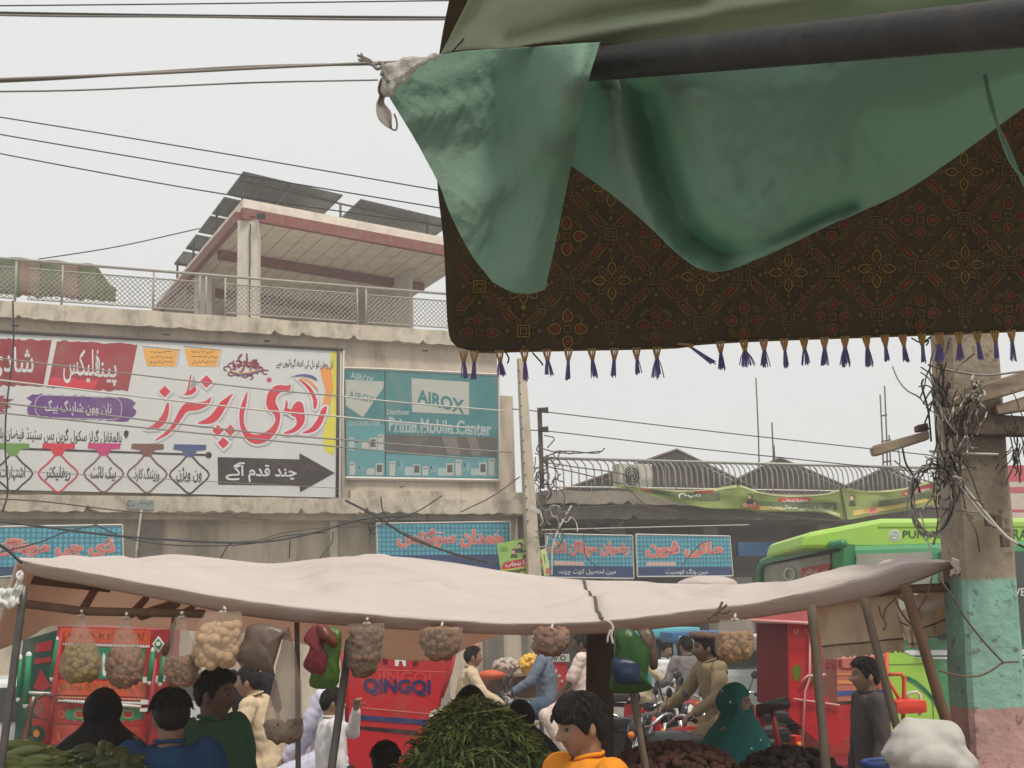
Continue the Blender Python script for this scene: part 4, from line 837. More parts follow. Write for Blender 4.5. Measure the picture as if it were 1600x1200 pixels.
# ================================================================== motorcycles
m_chr = mat('chrome', (0.55, 0.55, 0.56), .22, .05, metal=.9); m_eng = mat('engine_metal', (0.16, 0.155, 0.15), .45, .3, 20, metal=.5); m_seat = mat('black_seat', (0.018, 0.017, 0.017), .55, .2, 20)
m_mred = mat('bike_red', srgb(150, 26, 30), .3, .05, spec=.5); m_mblk = mat('bike_black', (0.02, 0.02, 0.022), .3, .05, spec=.5); m_lamp = mat('lamp_glass', (0.6, 0.6, 0.55), .15, .05)
m_tl = mat('tail_red', srgb(190, 30, 25), .3, .05)
def motorcycle(label, loc, yaw, m_tank=m_mred, scale=1.0, decal=None):
    t = thing('motorcycle', label, 'motorcycle', (0, 0, 0), 'motorcycles in the street')
    for x, nm in ((.62, 'front_wheel'), (-.6, 'rear_wheel')):
        mb = MB(m_black); mb.tube([(x+.262*math.cos(2*PI*k/28), 0, .30+.262*math.sin(2*PI*k/28)) for k in range(28)], .04, 8, closed=True); o = part(nm, mb, t)
        mb = MB(m_chr); mb.tube([(x+.222*math.cos(2*PI*k/24), 0, .30+.222*math.sin(2*PI*k/24)) for k in range(24)], .014, 6, closed=True); part('rim', mb, o)
        mb = MB(m_chr); mb.tube([(x, -.05, .30), (x, .05, .30)], .05 if nm[0] == 'f' else .065, 12); part('hub', mb, o)
        mb = MB(m_chr)
        for k in range(18): a = 2*PI*k/18; mb.tube([(x, .03*(-1)**k, .30), (x+.22*math.cos(a), 0, .30+.22*math.sin(a))], .003, 4, cap=False)
        part('spokes', mb, o)
        mb = MB(m_chr); R_ = .325; n = 12; a0, a1 = (.35, 2.5) if nm[0] == 'f' else (.5, 2.9)
        P0 = [(x+R_*math.cos(a0+(a1-a0)*k/n), .3+R_*math.sin(a0+(a1-a0)*k/n)) for k in range(n+1)]
        mb.add([(p[0], y, p[1]-(.02 if abs(y) > .05 else 0)) for p in P0 for y in (-.065, -.035, .035, .065)], [(4*i+j, 4*i+j+1, 4*i+j+5, 4*i+j+4) for i in range(n) for j in range(3)], True); o = part('fender', mb, t); solid(o, .006)
    for s_ in (-.085, .085): mb = MB(m_chr); mb.tube([(.62, s_, .3), (.53, s_, .62), (.44, s_, .95)], [.025, .028, .02], 8); part('fork', mb, t)
    mb = MB(m_mblk); mb.tube([(.45, 0, .9), (.36, 0, .62), (.2, 0, .34), (-.2, 0, .33), (-.34, 0, .5), (-.3, 0, .74), (.42, 0, .82)], .022, 8); mb.tube([(-.3, 0, .7), (-.78, 0, .74)], .03, 8); mb.tube([(-.22, .09, .34), (-.6, .09, .3)], .02, 6); mb.tube([(-.22, -.09, .34), (-.6, -.09, .3)], .02, 6); part('frame', mb, t)
    mb = MB(m_tank)
    mb.loft([((.40, 0, .80), .0, 0, 0)], 16) if 0 else None
    tb = MB(m_tank); tb.ell((.18, 0, .80), (.27, .125, .115)); tb.ell((.02, 0, .79), (.2, .10, .10)); tb.ell((.3, 0, .82), (.15, .115, .09)); pmesh('fuel_tank', fuse(tb, .02, 5), t)
    if decal:
        for s_ in (-1, 1):
            mb = MB(decal); mb.prism([(.02, s_*.13, .79), (.34, s_*.128, .84), (.32, s_*.128, .80), (.1, s_*.13, .755)], (0, s_*.004, 0)); part('decal', mb, t)
    mb = MB(m_seat); mb.box((-.38, 0, .80), (.72, .24, .1), bev=.045); mb.box((-.1, 0, .785), (.2, .2, .08), bev=.035); part('seat', mb, t)
    for s_ in (-1, 1): mb = MB(m_tank); mb.prism([(-.1, s_*.1, .7), (-.34, s_*.1, .72), (-.36, s_*.1, .56), (-.16, s_*.1, .5)], (0, s_*.02, 0)); part('side_cover', mb, t)
    mb = MB(m_eng); mb.box((.1, 0, .36), (.36, .2, .2), bev=.05); mb.tube([(.13, 0, .42), (.22, 0, .64)], .085, 10)
    for k in range(6): mb.box((.14+.018*k, 0, .47+.03*k), (.2, .19, .01))
    part('engine', mb, t)
    mb = MB(m_chr); mb.tube([(.24, -.1, .5), (.3, -.12, .3), (.1, -.14, .22), (-.2, -.14, .24), (-.3, -.15, .27)], .02, 8); mb.tube([(-.28, -.15, .265), (-.4, -.15, .29), (-.85, -.155, .36)], [.03, .05, .045], 10); part('exhaust', mb, t)
    mb = MB(m_chr); mb.tube(spline([(.3, -.36, .98), (.36, -.24, 1.02), (.42, -.1, .95), (.43, 0, .94), (.42, .1, .95), (.36, .24, 1.02), (.3, .36, .98)], 20), .013, 8); part('handlebar', mb, t)
    for s_ in (-1, 1):
        mb = MB(m_seat); mb.tube([(.32, s_*.27, 1.0), (.29, s_*.38, .975)], .02, 8); part('grip', mb, t)
        mb = MB(m_mblk); mb.tube([(.37, s_*.22, 1.02), (.36, s_*.3, 1.16)], .007, 5); mb.ell((.35, s_*.32, 1.2), (.015, .06, .045)); part('mirror', mb, t)
        mb = MB(m_tl if 0 else mat('indicator_amber', srgb(215, 120, 30), .3, .05)); mb.ell((.5, s_*.16, .88), (.03, .03, .03)); mb.ell((-.8, s_*.14, .7), (.03, .03, .03)); part('indicator', mb, t)
    mb = MB(m_tank); mb.tube([(.44, 0, .9), (.5, 0, .9), (.56, 0, .9)], [.06, .1, .095], 14); o = part('headlight', mb, t); mb = MB(m_lamp); mb.ell((.56, 0, .9), (.03, .085, .085)); part('lens', mb, o)
    mb = MB(m_mblk); mb.tube([(.42, -.05, .99), (.45, -.05, .99)], .045, 12); mb.tube([(.42, .05, .99), (.45, .05, .99)], .045, 12); part('instrument', mb, t)
    mb = MB(m_tl); mb.box((-.84, 0, .73), (.07, .12, .09), bev=.02); part('tail_light', mb, t)
    mb = MB(m_chr); mb.tube([(.0, -.28, .3), (.0, .28, .3)], .014, 6); mb.tube([(-.45, -.22, .4), (-.45, .22, .4)], .012, 6); part('footrest', mb, t)
    t.location = loc; t.rotation_euler.z = yaw; t.scale = (scale,)*3; return t
def gp(px, Y): return Vector((at(px, 980, Y).x, Y, 0))
c_dec = P('decal_blue', 90, 150, 200)
bikes = {}
for key, lab, px, Y, yaw, tk, dc in (('blue', 'black motorcycle ridden left by the rider in the blue shirt', 838, 15.6, PI-.12, m_mblk, None), ('left', 'motorcycle of the pale sleeved rider beside the red loader', 742, 14.4, .12, m_mblk, None), ('sit', 'motorcycle under the rider in loose beige trousers', 1010, 17.6, -.08, m_mred, None),
    ('wait', 'red motorcycle standing by the man in the grey shirt', 1064, 15.2, -1.1, m_mred, None), ('brown', 'red tank motorcycle of the rider with a cloth on his head', 1098, 11.6, PI+.3, m_mred, None), ('near', 'red motorcycle with pale blue decals behind the green shirted man', 398, 9.8, PI-.1, m_mred, c_dec), ('front', 'motorcycle with chrome fender close behind the brown heap', 1075, 11.0, 2.6, m_mblk, None), ('dense', 'motorcycle parked left of the brown heap behind the green bags', 992, 13.4, -.5, m_mblk, None), ('densetwo', 'motorcycle parked between the khaki rider and the red rickshaw', 1186, 13.8, 2.3, m_mred, None), ('far', 'motorcycle half hidden behind the mint green pole', 1625, 11.5, -.4, m_mred, None)):
    bikes[key] = motorcycle(lab, gp(px, Y), yaw, tk, decal=dc)

# ================================================================== red loader rickshaw with lettering
m_lred = mat('loader_red', srgb(182, 34, 42), .45, .12, 4, spec=.4, dirt=(.25, .13, .11), dirt_amt=.5, dscale=2.6); m_lredd = mat('loader_dark_red', srgb(110, 18, 26), .5, .12, 4); c_lblue = P('loader_blue', 40, 44, 96); c_lblk = P('loader_black', 46, 20, 26)
LY = 11.0
mpL = lambda x, y, o: at(x, y, LY-o)
t = thing('loader_rickshaw', 'red loader rickshaw with dark blue lettering on its tall tailboard', 'rickshaw', gp(620, LY+.9))
mb = MB(m_lred); pts = [(536, 1006), (714, 1001), (704, 1050), (690, 1088), (688, 1105), (672, 1112), (640, 1215), (545, 1215), (540, 1120)]
mb.prism([at(*p, LY) for p in pts], (0, .05, 0)); part('tailboard', mb, t)
a, b = at(545, 1010, LY+.06), at(700, 1010, LY+.06); z1 = at(620, 1012, LY).z
mb = MB(m_lredd); mb.hexa([Vector((a.x, a.y, .45)), Vector((b.x, b.y, .45)), Vector((b.x+.2, b.y+1.7, .45)), Vector((a.x+.2, a.y+1.7, .45))], [Vector((a.x, a.y, .95)), Vector((b.x, b.y, .95)), Vector((b.x+.2, b.y+1.7, .95)), Vector((a.x+.2, a.y+1.7, .95))]); part('cargo_box', mb, t)
aw = MB(c_lblue); art(aw, [(548, 1116), (672, 1125), (662, 1133), (548, 1124)], mpL, .004); aw.use(c_lblk); art(aw, [(560, 1134), (655, 1142), (650, 1149), (558, 1139)], mpL, .004)
aw.use(c_wh); art(aw, [(617, 1027), (634, 1027), (634, 1041), (630, 1041), (628, 1033), (624, 1033), (622, 1041), (617, 1041)], mpL, .005); aw.use(c_sal); stroke(aw, [(565, 1106), (680, 1116)], 1.6, mpL, .004); stroke(aw, [(580, 1046), (700, 1050)], 1.0, mpL, .004); aw.use(m_lredd); art(aw, [(646, 1030), (654, 1030), (652, 1040), (644, 1040)], mpL, .004); art(aw, [(597, 1030), (606, 1030), (606, 1038), (600, 1038)], mpL, .004); part('paintwork', aw, t)
lt = MB(P('faded_lettering', 196, 60, 60)); text(lt, 'QINGQI', (575, 1048, 673, 1068), mpL, .004, .02, .03); lt.use(c_lblue); text(lt, 'QINGQI', (569, 1060, 672, 1084), mpL, .007, .035, .035); part('lettering', lt, t)
mb = MB(m_lred); mb.tube([at(714, 1003, LY-.02), at(704, 1050, LY-.02), at(690, 1090, LY-.02)], .018, 6); mb.tube([at(533, 1000, LY-.02), at(538, 1060, LY-.02), at(541, 1130, LY-.02)], .02, 6); part('post', mb, t)
for dx in (-.5, .55): wheel_parts(t, (gp(620, LY).x+dx, LY+.9, .28), .28, .12, 'x', name='wheel')

# ================================================================== red rickshaw on the right with striped side
RY = 9.6
mpQ = lambda x, y, o: at(x, y, RY-o)
t = thing('passenger_rickshaw', 'red passenger rickshaw with open dark red cabin and black seat', 'rickshaw', gp(1250, RY+.5))
def pan(m, pts, Y, ext, nm, lab=None):
    mb = MB(m); mb.prism([at(*p, Y) for p in pts], ext); return part(nm, mb, t, lab)
pan(m_lredd, [(1183, 974), (1238, 974), (1238, 1100), (1184, 1094)], RY+.45, (0, .03, 0), 'back_panel')
pan(m_lred, [(1232, 972), (1284, 974), (1286, 1080), (1300, 1100), (1318, 1104), (1316, 1166), (1280, 1160), (1234, 1120)], RY, (0, .04, 0), 'side_panel')
mb = MB(m_lredd); mb.hexa([at(1183, 974, RY+.45), at(1236, 974, RY+.02), at(1236, 1115, RY+.02), at(1183, 1096, RY+.45)], [at(1185, 974, RY+.48), at(1240, 974, RY+.05), at(1240, 1115, RY+.05), at(1185, 1096, RY+.48)]); part('cabin_side', mb, t)
pan(P('faded_canopy', 186, 100, 98, var=.15), [(1166, 966), (1178, 953), (1276, 944), (1278, 975), (1236, 974)], RY-.05, (0, 1.5, .02), 'canopy')
mb = MB(P('pink_edge', 206, 150, 146)); mb.tube([at(1168, 969, RY-.08), at(1250, 973, RY-.08), at(1278, 974.5, RY-.08)], .014, 6); mb.tube([at(1266, 980, RY-.03), at(1265, 1060, RY-.03), at(1258, 1080, RY-.03), at(1254, 1165, RY-.03)], .008, 6); mb.tube([at(1240, 1092, RY-.02), at(1312, 1102, RY-.02)], .008, 5); mb.tube([at(1252, 1065, RY-.03), at(1262, 1056, RY-.03), at(1290, 1054, RY-.03)], .01, 5); part('trim', mb, t)
aw = MB(P('green_leaf_print', 96, 110, 30)); art(aw, smooth_closed([(1239, 1042), (1249, 1039), (1252, 1052), (1245, 1066), (1239, 1056)], 3), mpQ, .004); art(aw, smooth_closed([(1270, 1046), (1278, 1044), (1279, 1062), (1273, 1072), (1268, 1062)], 3), mpQ, .004); aw.use(c_salL); stroke(aw, [(1240, 984), (1243, 990), (1247, 988), (1246, 982)], 1.4, mpQ, .004); stroke(aw, [(1258, 982), (1262, 990), (1268, 984)], 1.4, mpQ, .004); part('paintwork', aw, t)
mb = MB(m_seat); mb.hexa([at(1178, 1100, RY-.5), at(1228, 1086, RY-.3), at(1236, 1092, RY-.3), at(1232, 1104, RY-.3)], [at(1180, 1122, RY-.3), at(1228, 1108, RY-.1), at(1236, 1106, RY-.1), at(1236, 1098, RY-.1)]); o = part('seat', mb, t); bevel(o, .03, 3)
mb = MB(m_lredd); mb.box((gp(1260, RY).x, RY+.5, .62), (.9, 1.1, .3), bev=.05); mb.tube([at(1188, 1110, RY-.3), at(1196, 1200, RY-.3)], .02, 6); mb.tube([at(1206, 1105, RY-.3), at(1222, 1200, RY-.3)], .02, 6); part('chassis', mb, t)
for dx in (-.4, .5): wheel_parts(t, (gp(1260, RY).x+dx, RY+.7, .28), .28, .11, 'x')
SY = 10.3
t = thing('striped_loader', 'salmon loader body with orange, blue and black stripes behind the young man', 'loader body', gp(1365, SY+.4))
mpT = lambda x, y, o: at(x, y, SY-o)
pan(P('loader_salmon', 190, 112, 96), [(1308, 1030), (1388, 1024), (1388, 1160), (1308, 1165)], SY, (0, .9, 0), 'side_wall')
pan(m_lred, [(1306, 1102), (1386, 1100), (1386, 1148), (1306, 1156)], SY-.03, (0, .025, 0), 'lower_board'); pan(P('loader_base_red', 160, 60, 52), [(1296, 1156), (1386, 1148), (1390, 1230), (1296, 1230)], SY-.06, (0, 1.0, 0), 'base_board')
aw = MB(c_or); art(aw, [(1308, 1063), (1388, 1061), (1388, 1066), (1308, 1069)], mpT, .004); art(aw, [(1308, 1053), (1388, 1050), (1388, 1052), (1308, 1055)], mpT, .004); aw.use(P('loader_stripe_blue', 46, 84, 150)); art(aw, [(1308, 1080), (1388, 1077), (1388, 1084), (1308, 1087)], mpT, .004); aw.use(c_lblk); art(aw, [(1308, 1096), (1388, 1093), (1388, 1098), (1308, 1102)], mpT, .004); part('stripes', aw, t)
lt = MB(c_mar); text(lt, 'aUKI', (1290, 1031, 1376, 1046), mpT, .004, .02); part('lettering', lt, t)
mb = MB(P('orange_frame', 200, 84, 52)); mb.tube([at(1385, 1014, SY-.1), at(1386, 1165, SY-.1)], .018, 6); mb.tube([at(1387, 1054, SY-.1), at(1408, 1053, SY-.1), at(1413, 1058, SY-.1), at(1411, 1125, SY-.1)], .016, 6); mb.tube([at(1388, 1062, SY-.1), at(1408, 1098, SY-.1)], .014, 6); part('frame', mb, t)
mb = MB(P('orange_seat', 206, 60, 44)); mb.box(at(1416, 1103, SY-.15), (.24, .3, .1), bev=.04); part('seat', mb, t)
mb = MB(m_pale); mb.tube([at(*p, SY-.2) for p in ((1417, 1092), (1419, 1083), (1432, 1081), (1438, 1086), (1437, 1118))], .012, 6); part('seat_rail', mb, t)
wheel_parts(t, (gp(1370, SY).x, SY+.4, .3), .3, .12, 'x')

# ================================================================== painted rickshaw on the left
DY = 12.0
mpD = lambda x, y, o: at(x, y, DY-o)
t = thing('painted_rickshaw', 'ornate painted loader with orange and green folk panels at the left', 'painted loader', gp(150, DY+.8))
D_or = P('folk_orange', 190, 74, 40, var=.2, scale=9); D_rd = P('folk_red', 150, 30, 32, var=.15); D_gr = P('folk_green', 32, 118, 80, var=.12); D_dk = P('folk_dark_green', 22, 62, 48, var=.2); D_wh = P('folk_white', 206, 206, 200); D_y = P('folk_yellow', 206, 130, 50)
mb = MB(D_rd); mb.prism([at(*p, DY) for p in ((90, 978), (240, 984), (222, 1215), (70, 1215))], (0.12, .5, 0)); part('tailboard', mb, t)
mb = MB(D_dk); mb.prism([at(*p, DY+.5) for p in ((36, 1000), (88, 985), (82, 1175), (20, 1180))], (0, 1.0, 0)); part('side_panel', mb, t)
aw = MB(D_or)
def band(y0, y1, m, x0=96, x1=236, o=.004): aw.use(m); k = lambda y: (y-980)*-.085; art(aw, [(x0+k(y0), y0-1), (x1+k(y0), y0+3), (x1+k(y1), y1+3), (x0+k(y1), y1-1)], mpD, o)
band(982, 1004, D_or); band(1005, 1009, D_wh); band(1011, 1060, D_gr, 130, 230); band(1063, 1086, D_or); band(1089, 1091, D_y); band(1094, 1097, D_wh, 100, 236, .008); band(1101, 1131, D_rd, 96, 232); band(1133, 1164, P('folk_brick', 160, 52, 40, var=.2), 96, 232); band(1166, 1170, D_gr, 96, 232); band(1171, 1182, P('folk_brick', 0, 0, 0), 40, 230)
r = random.Random(12)
for y0, n, ms in ((993, 26, (D_rd, D_y, D_dk)), (1074, 30, (D_y, D_rd, D_gr)), (1150, 22, (D_rd, D_y, D_rd)), (1177, 24, (D_wh, D_y, D_rd))):   # little painted flourishes
    for k in range(n):
        x = 98+132*(k+.5)/n-(y0-980)*.085; aw.use(ms[k % 3]); q = r.uniform(1.6, 3.2); stroke(aw, [(x+q*math.cos(t_*.9+k), y0+r.uniform(-3, 3)+q*1.6*math.sin(t_*.9+k)) for t_ in range(5)], 1.3, mpD, .009)
for k in range(60): x = 96+140*k/60; aw.use(D_wh if k % 2 else D_rd); art(aw, [(x-1, 1004+k*.06), (x+.6, 1004+k*.06), (x-.2, 1008+k*.06)], mpD, .012); art(aw, [(x-9, 1088+k*.06), (x-8, 1088+k*.06), (x-8.6, 1092+k*.06)], mpD, .012)
for cx in (125, 200):                                  # green folk fish shapes on the red band
    aw.use(D_gr); q = [(cx+a_*1.0, 1116+b_) for a_, b_ in ((-24, 0), (-19, -9), (-12, -6), (-6, -12), (0, -8), (8, -13), (13, -7), (20, -8), (24, 0), (20, 9), (12, 7), (6, 12), (-2, 8), (-9, 12), (-14, 7), (-21, 9))]; art(aw, q, mpD, .006)
    aw.use(D_rd); art(aw, circ(cx, 1116, 6, 12, 4), mpD, .010); aw.use(D_y); stroke(aw, circ(cx, 1116, 9, 14, 6), 1.2, mpD, .012, True)
    for sx in (-29, 29): aw.use(D_or); stroke(aw, circ(cx+sx, 1116, 4, 12, 6), 1.8, mpD, .010, True)
aw.use(D_y); art(aw, circ(57, 1146, 5, 12, 6), mpD, -.44); aw.use(D_wh); art(aw, smooth_closed([(162, 1020), (165, 1026), (163, 1040), (166, 1054), (161, 1056), (159, 1040), (160, 1026)], 2), mpD, .008)
mpE = lambda x, y, o: at(x, y, DY+.5-o)
aw.use(D_rd)
for q in ([(56, 1006), (82, 1000), (80, 1016), (55, 1020)], [(54, 1030), (80, 1026), (80, 1034), (54, 1038)], [(52, 1075), (64, 1045), (72, 1060), (80, 1072), (66, 1080)], [(46, 1090), (82, 1086), (80, 1120), (66, 1125), (46, 1110)], [(44, 1120), (80, 1128), (78, 1170), (30, 1172)]): art(aw, q, mpE, .006)
aw.use(D_dk); art(aw, circ(57, 1148, 13, 16, 15), mpE, .010); aw.use(D_gr); stroke(aw, circ(58, 1105, 6, 10, 9), 2, mpE, .012, True); part('folk_painting', aw, t)
for x0_, y0_, x1_, y1_, m, r_ in ((92, 1000, 82, 1058, D_gr, .03), (96, 985, 72, 1175, D_rd, .028), (240, 1018, 234, 1064, D_gr, .028), (257, 1022, 250, 1066, D_gr, .024), (243, 1030, 228, 1170, D_rd, .02), (45, 1025, 40, 1100, D_gr, .03), (52, 1095, 42, 1155, D_gr, .016), (32, 1030, 28, 1090, D_gr, .02)):
    mb = MB(m); mb.tube([at(x0_, y0_, DY-.06), at(x1_, y1_, DY-.06)], r_, 8); part('tube_post', mb, t)
    if m is D_gr:
        for kx, ky in ((x0_, y0_-1), (x1_, y1_+1)): mb = MB(D_wh); mb.ell(at(kx, ky, DY-.06), (r_*.9, r_*.9, .035)); part('post_knob', mb, t)
mb = MB(D_wh); mb.box(at(238, 1062, DY-.03), (.16, .04, .05)); mb.box(at(252, 1060, DY-.03), (.1, .04, .05)); mb.tube([at(42, 1082, DY-.06), at(84, 1084, DY-.06)], .014, 6); mb.tube([at(100, 1095, DY-.03), at(220, 1104, DY-.03)], .014, 6); mb.box(at(228, 1097, DY-.02), (.09, .03, .04)); mb.box(at(227, 1109, DY-.02), (.09, .03, .03)); part('white_trim', mb, t)
mb = MB(D_wh); mb.prism([mpD(*q, .08) for q in ((247, 994), (256, 1006), (247, 1020), (238, 1006))], (0, .02, 0)); mb.use(D_gr); mb.prism([mpD(*q, .1) for q in ((247, 998), (253, 1006), (247, 1015), (241, 1006))], (0, .015, 0)); mb.use(D_wh); mb.prism([mpD(*q, .115) for q in circ(247, 1006, 3.4, 10)], (0, .01, 0)); part('diamond_mirror', mb, t)
mb = MB(m_rust); mb.tube([at(*q, DY-.1) for q in ((46, 1150), (48, 1110), (56, 1092), (70, 1085), (84, 1087))], .016, 6); part('rail', mb, t)
for x_ in (95, 215): wheel_parts(t, (gp(x_, DY).x, DY+.7, .3), .3, .13, 'x')

# ================================================================== cars and far traffic
m_carw = mat('white_car_paint', (0.62, 0.63, 0.64), .25, .04, spec=.5)
def car(label, loc, yaw, m):
    t = thing('parked_car', label, 'car', (0, 0, 0)); q = MB(m)
    prof = [(-2.05, .45), (-2.08, .8), (-1.7, .95), (-1.1, 1.0), (-.6, 1.42), (.55, 1.44), (1.2, .98), (1.95, .86), (2.1, .62), (2.08, .35), (-2.0, .32)]
    q.prism([(x, -.8, z) for x, z in prof], (0, 1.6, 0)); o = part('body', q, t); bevel(o, .09, 3)
    for s_ in (-1, 1):
        q = MB(m_glass); q.prism([(-.95, s_*.805, 1.03), (-.55, s_*.805, 1.34), (.5, s_*.805, 1.36), (1.02, s_*.805, 1.02)], (0, s_*.012, 0)); part('side_window', q, t)
        q = MB(m_lamp); q.ell((2.0, s_*.6, .72), (.1, .16, .09)); part('headlight', q, t)
        for x in (-1.3, 1.35): wheel_parts(t, (x, s_*.74, .31), .31, .18)
    for a_, b_ in (((.6, 1.41), (1.18, 1.01)), ((-.66, 1.39), (-1.1, 1.03))):
        q = MB(m_glass); x_ = .03 if a_[0] > 0 else -.03; q.hexa([(a_[0]+x_, -.62, a_[1]), (a_[0]+x_, .62, a_[1]), (b_[0]+x_, .7, b_[1]), (b_[0]+x_, -.7, b_[1])], [(a_[0], -.62, a_[1]-.03), (a_[0], .62, a_[1]-.03), (b_[0], .7, b_[1]-.03), (b_[0], -.7, b_[1]-.03)]); part('windscreen', q, t)
    t.location = loc; t.rotation_euler.z = yaw; return t
car('white car at the left edge behind the tarp pole', gp(-42, 13.6), .35, m_carw)
car('white car half hidden behind the man in the blue shirt', gp(185, 15.5), -PI/2, m_carw)
def van(label, px, Y, m, m2, h, wd, dp, lh, name='mini_truck', cat='truck'):
    c = gp(px, Y); t = thing(name, label, cat, c); q = MB(m); q.box(c+Vector((0, dp/2, .4+lh/2)), (wd, dp, lh), bev=.08); part('body', q, t)
    q = MB(m2); q.box(c+Vector((0, dp/2, h-.12)), (wd*1.06, dp*1.04, .16), bev=.05); part('roof', q, t)
    for x_ in (-.46, .46):
        for y_ in (.05, dp-.05): q = MB(m); q.tube([c+Vector((x_*wd, y_, .4+lh)), c+Vector((x_*wd, y_, h-.15))], .03, 6); part('pillar', q, t)
        wheel_parts(t, c+Vector((x_*wd*.9, .5, .27)), .27, .13, 'x')
    q = MB(m_glass); q.box(c+Vector((0, .12, (h-.2+.4+lh)/2)), (wd*.86, .03, h-.65-lh)); part('windscreen', q, t)
    return t
van('small turquoise rickshaw far behind the waiting men', 1040, 22, P('turquoise', 48, 150, 140), P('turquoise_roof', 90, 176, 190), 1.7, 1.1, 1.6, .6, 'auto_rickshaw', 'rickshaw')
van('blue and pale van behind the cloth headed rider', 1096, 20, P('van_pale', 150, 176, 186), P('van_blue', 60, 104, 150), 1.65, .9, 1.6, .8)
van('pale van seen beside the hanging puff bag', 1170, 17, P('van_white', 206, 208, 206), P('van_white', 0, 0, 0), 1.6, 1.2, 2.4, .75)
# fruit cart over the road
t = thing('fruit_cart', 'brown wooden fruit cart with orange and yellow heaps across the road', 'cart', gp(795, 18.2))
c = gp(797, 18.2); mb = MB(mat('cart_wood', (0.12, 0.065, 0.035), .8, .3, 8)); mb.box(c+Vector((0, .5, .95)), (.95, 1.0, .3), bev=.02); part('tray', mb, t)
for sx in (-.4, .4):
    for sy in (.1, .9): mb = MB(m_rust); mb.tube([c+Vector((sx, sy, .0)), c+Vector((sx, sy, .85))], .03, 6); part('leg', mb, t)
def heap(name, label, cat, px, py, Y, rx, rz, m, n, br, seed, ry=None, grp=None):
    q = random.Random(seed); mb = MB(m); base = at(px, py, Y)
    mb.ell(base, (rx*.9, (ry or rx)*.9, rz*.9), nu=20)
    for k in range(n):
        a = q.uniform(0, 2*PI); e = math.asin(q.uniform(0, 1)); d = Vector((math.cos(a)*math.cos(e)*rx, math.sin(a)*math.cos(e)*(ry or rx), math.sin(e)*rz)); mb.ell(base+d, (br*q.uniform(.7, 1.2), br*q.uniform(.7, 1.2), br*q.uniform(.7, 1.1)), Euler((q.random()*3, q.random()*3, q.random()*3)).to_matrix(), 7, 5)
    o = part(name, mb, loc=base); return tag(o, label, cat, grp)
heap('fruit_heap', 'heap of yellow fruit on the far cart', 'fruit heap', 829, 1042, 18, .16, .15, mat('yellow_fruit', srgb(214, 170, 76), .5, .2, 20), 70, .04, 2)
heap('fruit_heap', 'heap of pale whitish produce on the far cart', 'fruit heap', 791, 1043, 18, .18, .11, mat('pale_fruit', srgb(176, 160, 150), .5, .25, 20), 70, .035, 3)
mb = MB(P('orange_bowl', 206, 84, 40)); c = at(766, 1054, 17.6); mb.loft([(c+Vector((0, 0, -.06)), .16, .16, 0), (c, .24, .24, 0), (c+Vector((0, 0, .06)), .06, .06, 0)], 20); o = part('orange_basin', mb); tag(o, 'flat orange heap in a shallow basin left of the yellow fruit', 'basin')
mb = MB(P('red_parasol', 186, 50, 52)); c = at(736, 1010, 17.4); mb.loft([(c+Vector((0, 0, -.03)), .14, .14, 0), (c+Vector((0, 0, .05)), .02, .02, 0)], 16); mb.use(m_rust); mb.tube([c, c+Vector((.2, 0, -1.75))], .015, 6); o = part('cart_lamp_shade', mb); tag(o, 'small red shade on a stick beside the fruit cart', 'shade')
t = thing('flower_poster', 'red flower poster under a white sign strip behind the pillion rider', 'poster', gp(872, 17.2)); mpF = lambda x, y, o: at(x, y, 17.2-o)
mb = MB(P('flower_red', 176, 40, 52)); mb.prism([mpF(*q, 0) for q in ((860, 1036), (886, 1034), (886, 1092), (860, 1092))], (0, .03, 0)); part('panel', mb, t)
mb = MB(c_gl); mb.prism([mpF(*q, .02) for q in ((852, 1022), (890, 1022), (890, 1034), (852, 1034))], (0, .03, 0)); part('strip', mb, t)
aw = MB(c_gl)
for x_, y_, q in ((868, 1048, 3), (874, 1056, 2.5), (866, 1060, 2), (878, 1064, 2.2)): art(aw, circ(x_, y_, q, 8), mpF, .006)
aw.use(c_grn); stroke(aw, [(868, 1050), (874, 1066), (870, 1080)], 1.2, mpF, .005); part('artwork', aw, t)
lt = MB(c_dk); text(lt, 'om O', (855, 1024, 884, 1032), mpF, .024, .02); part('lettering', lt, t)
mb = MB(m_steel); mb.tube([at(862, 1090, 17.25), Vector((at(862, 1090, 17.25).x, 17.25, 0))], .03, 6); part('post', mb, t)
# ================================================================== stall tarp
m_canvas = mat('stall_canvas', (0.71, 0.675, 0.65), .9, .08, 3, bump=.5, bscale=7, zs=(.6, 2.2, 2.6), dirt=(0.50, 0.45, 0.41), dirt_amt=.5, dscale=1.6, trans=.42, tcol=(0.76, 0.50, 0.36), spec=.1)
m_wood = mat('brown_wood', (0.14, 0.075, 0.045), .8, .3, 12, bump=.3, bscale=30, zs=.3); m_woodg = mat('grey_wood', (0.12, 0.09, 0.068), .8, .3, 12, bump=.3, bscale=30, zs=.3); m_pipe = mat('dull_steel_pipe', (0.11, 0.10, 0.095), .45, .2, 15, metal=.5)
T_front = [(28, 874), (50, 879), (130, 893), (225, 911), (400, 941), (600, 962), (800, 974), (940, 970), (1100, 952), (1200, 938), (1364, 898), (1416, 882), (1496, 877)]
T_val = [(28, 880), (50, 897), (130, 913), (225, 931), (400, 964), (600, 981), (800, 991), (940, 989), (1100, 974), (1200, 962), (1350, 936), (1440, 905), (1496, 881)]
T_ridge = [(26, 872), (87, 873), (130, 872), (190, 869), (207, 873), (235, 870), (270, 867), (330, 872), (400, 880), (432, 881), (500, 874), (607, 870), (700, 879), (800, 895), (912, 907), (1005, 909), (1030, 912), (1180, 914), (1260, 910), (1295, 905), (1325, 896), (1361, 892), (1384, 885), (1412, 875), (1496, 876)]
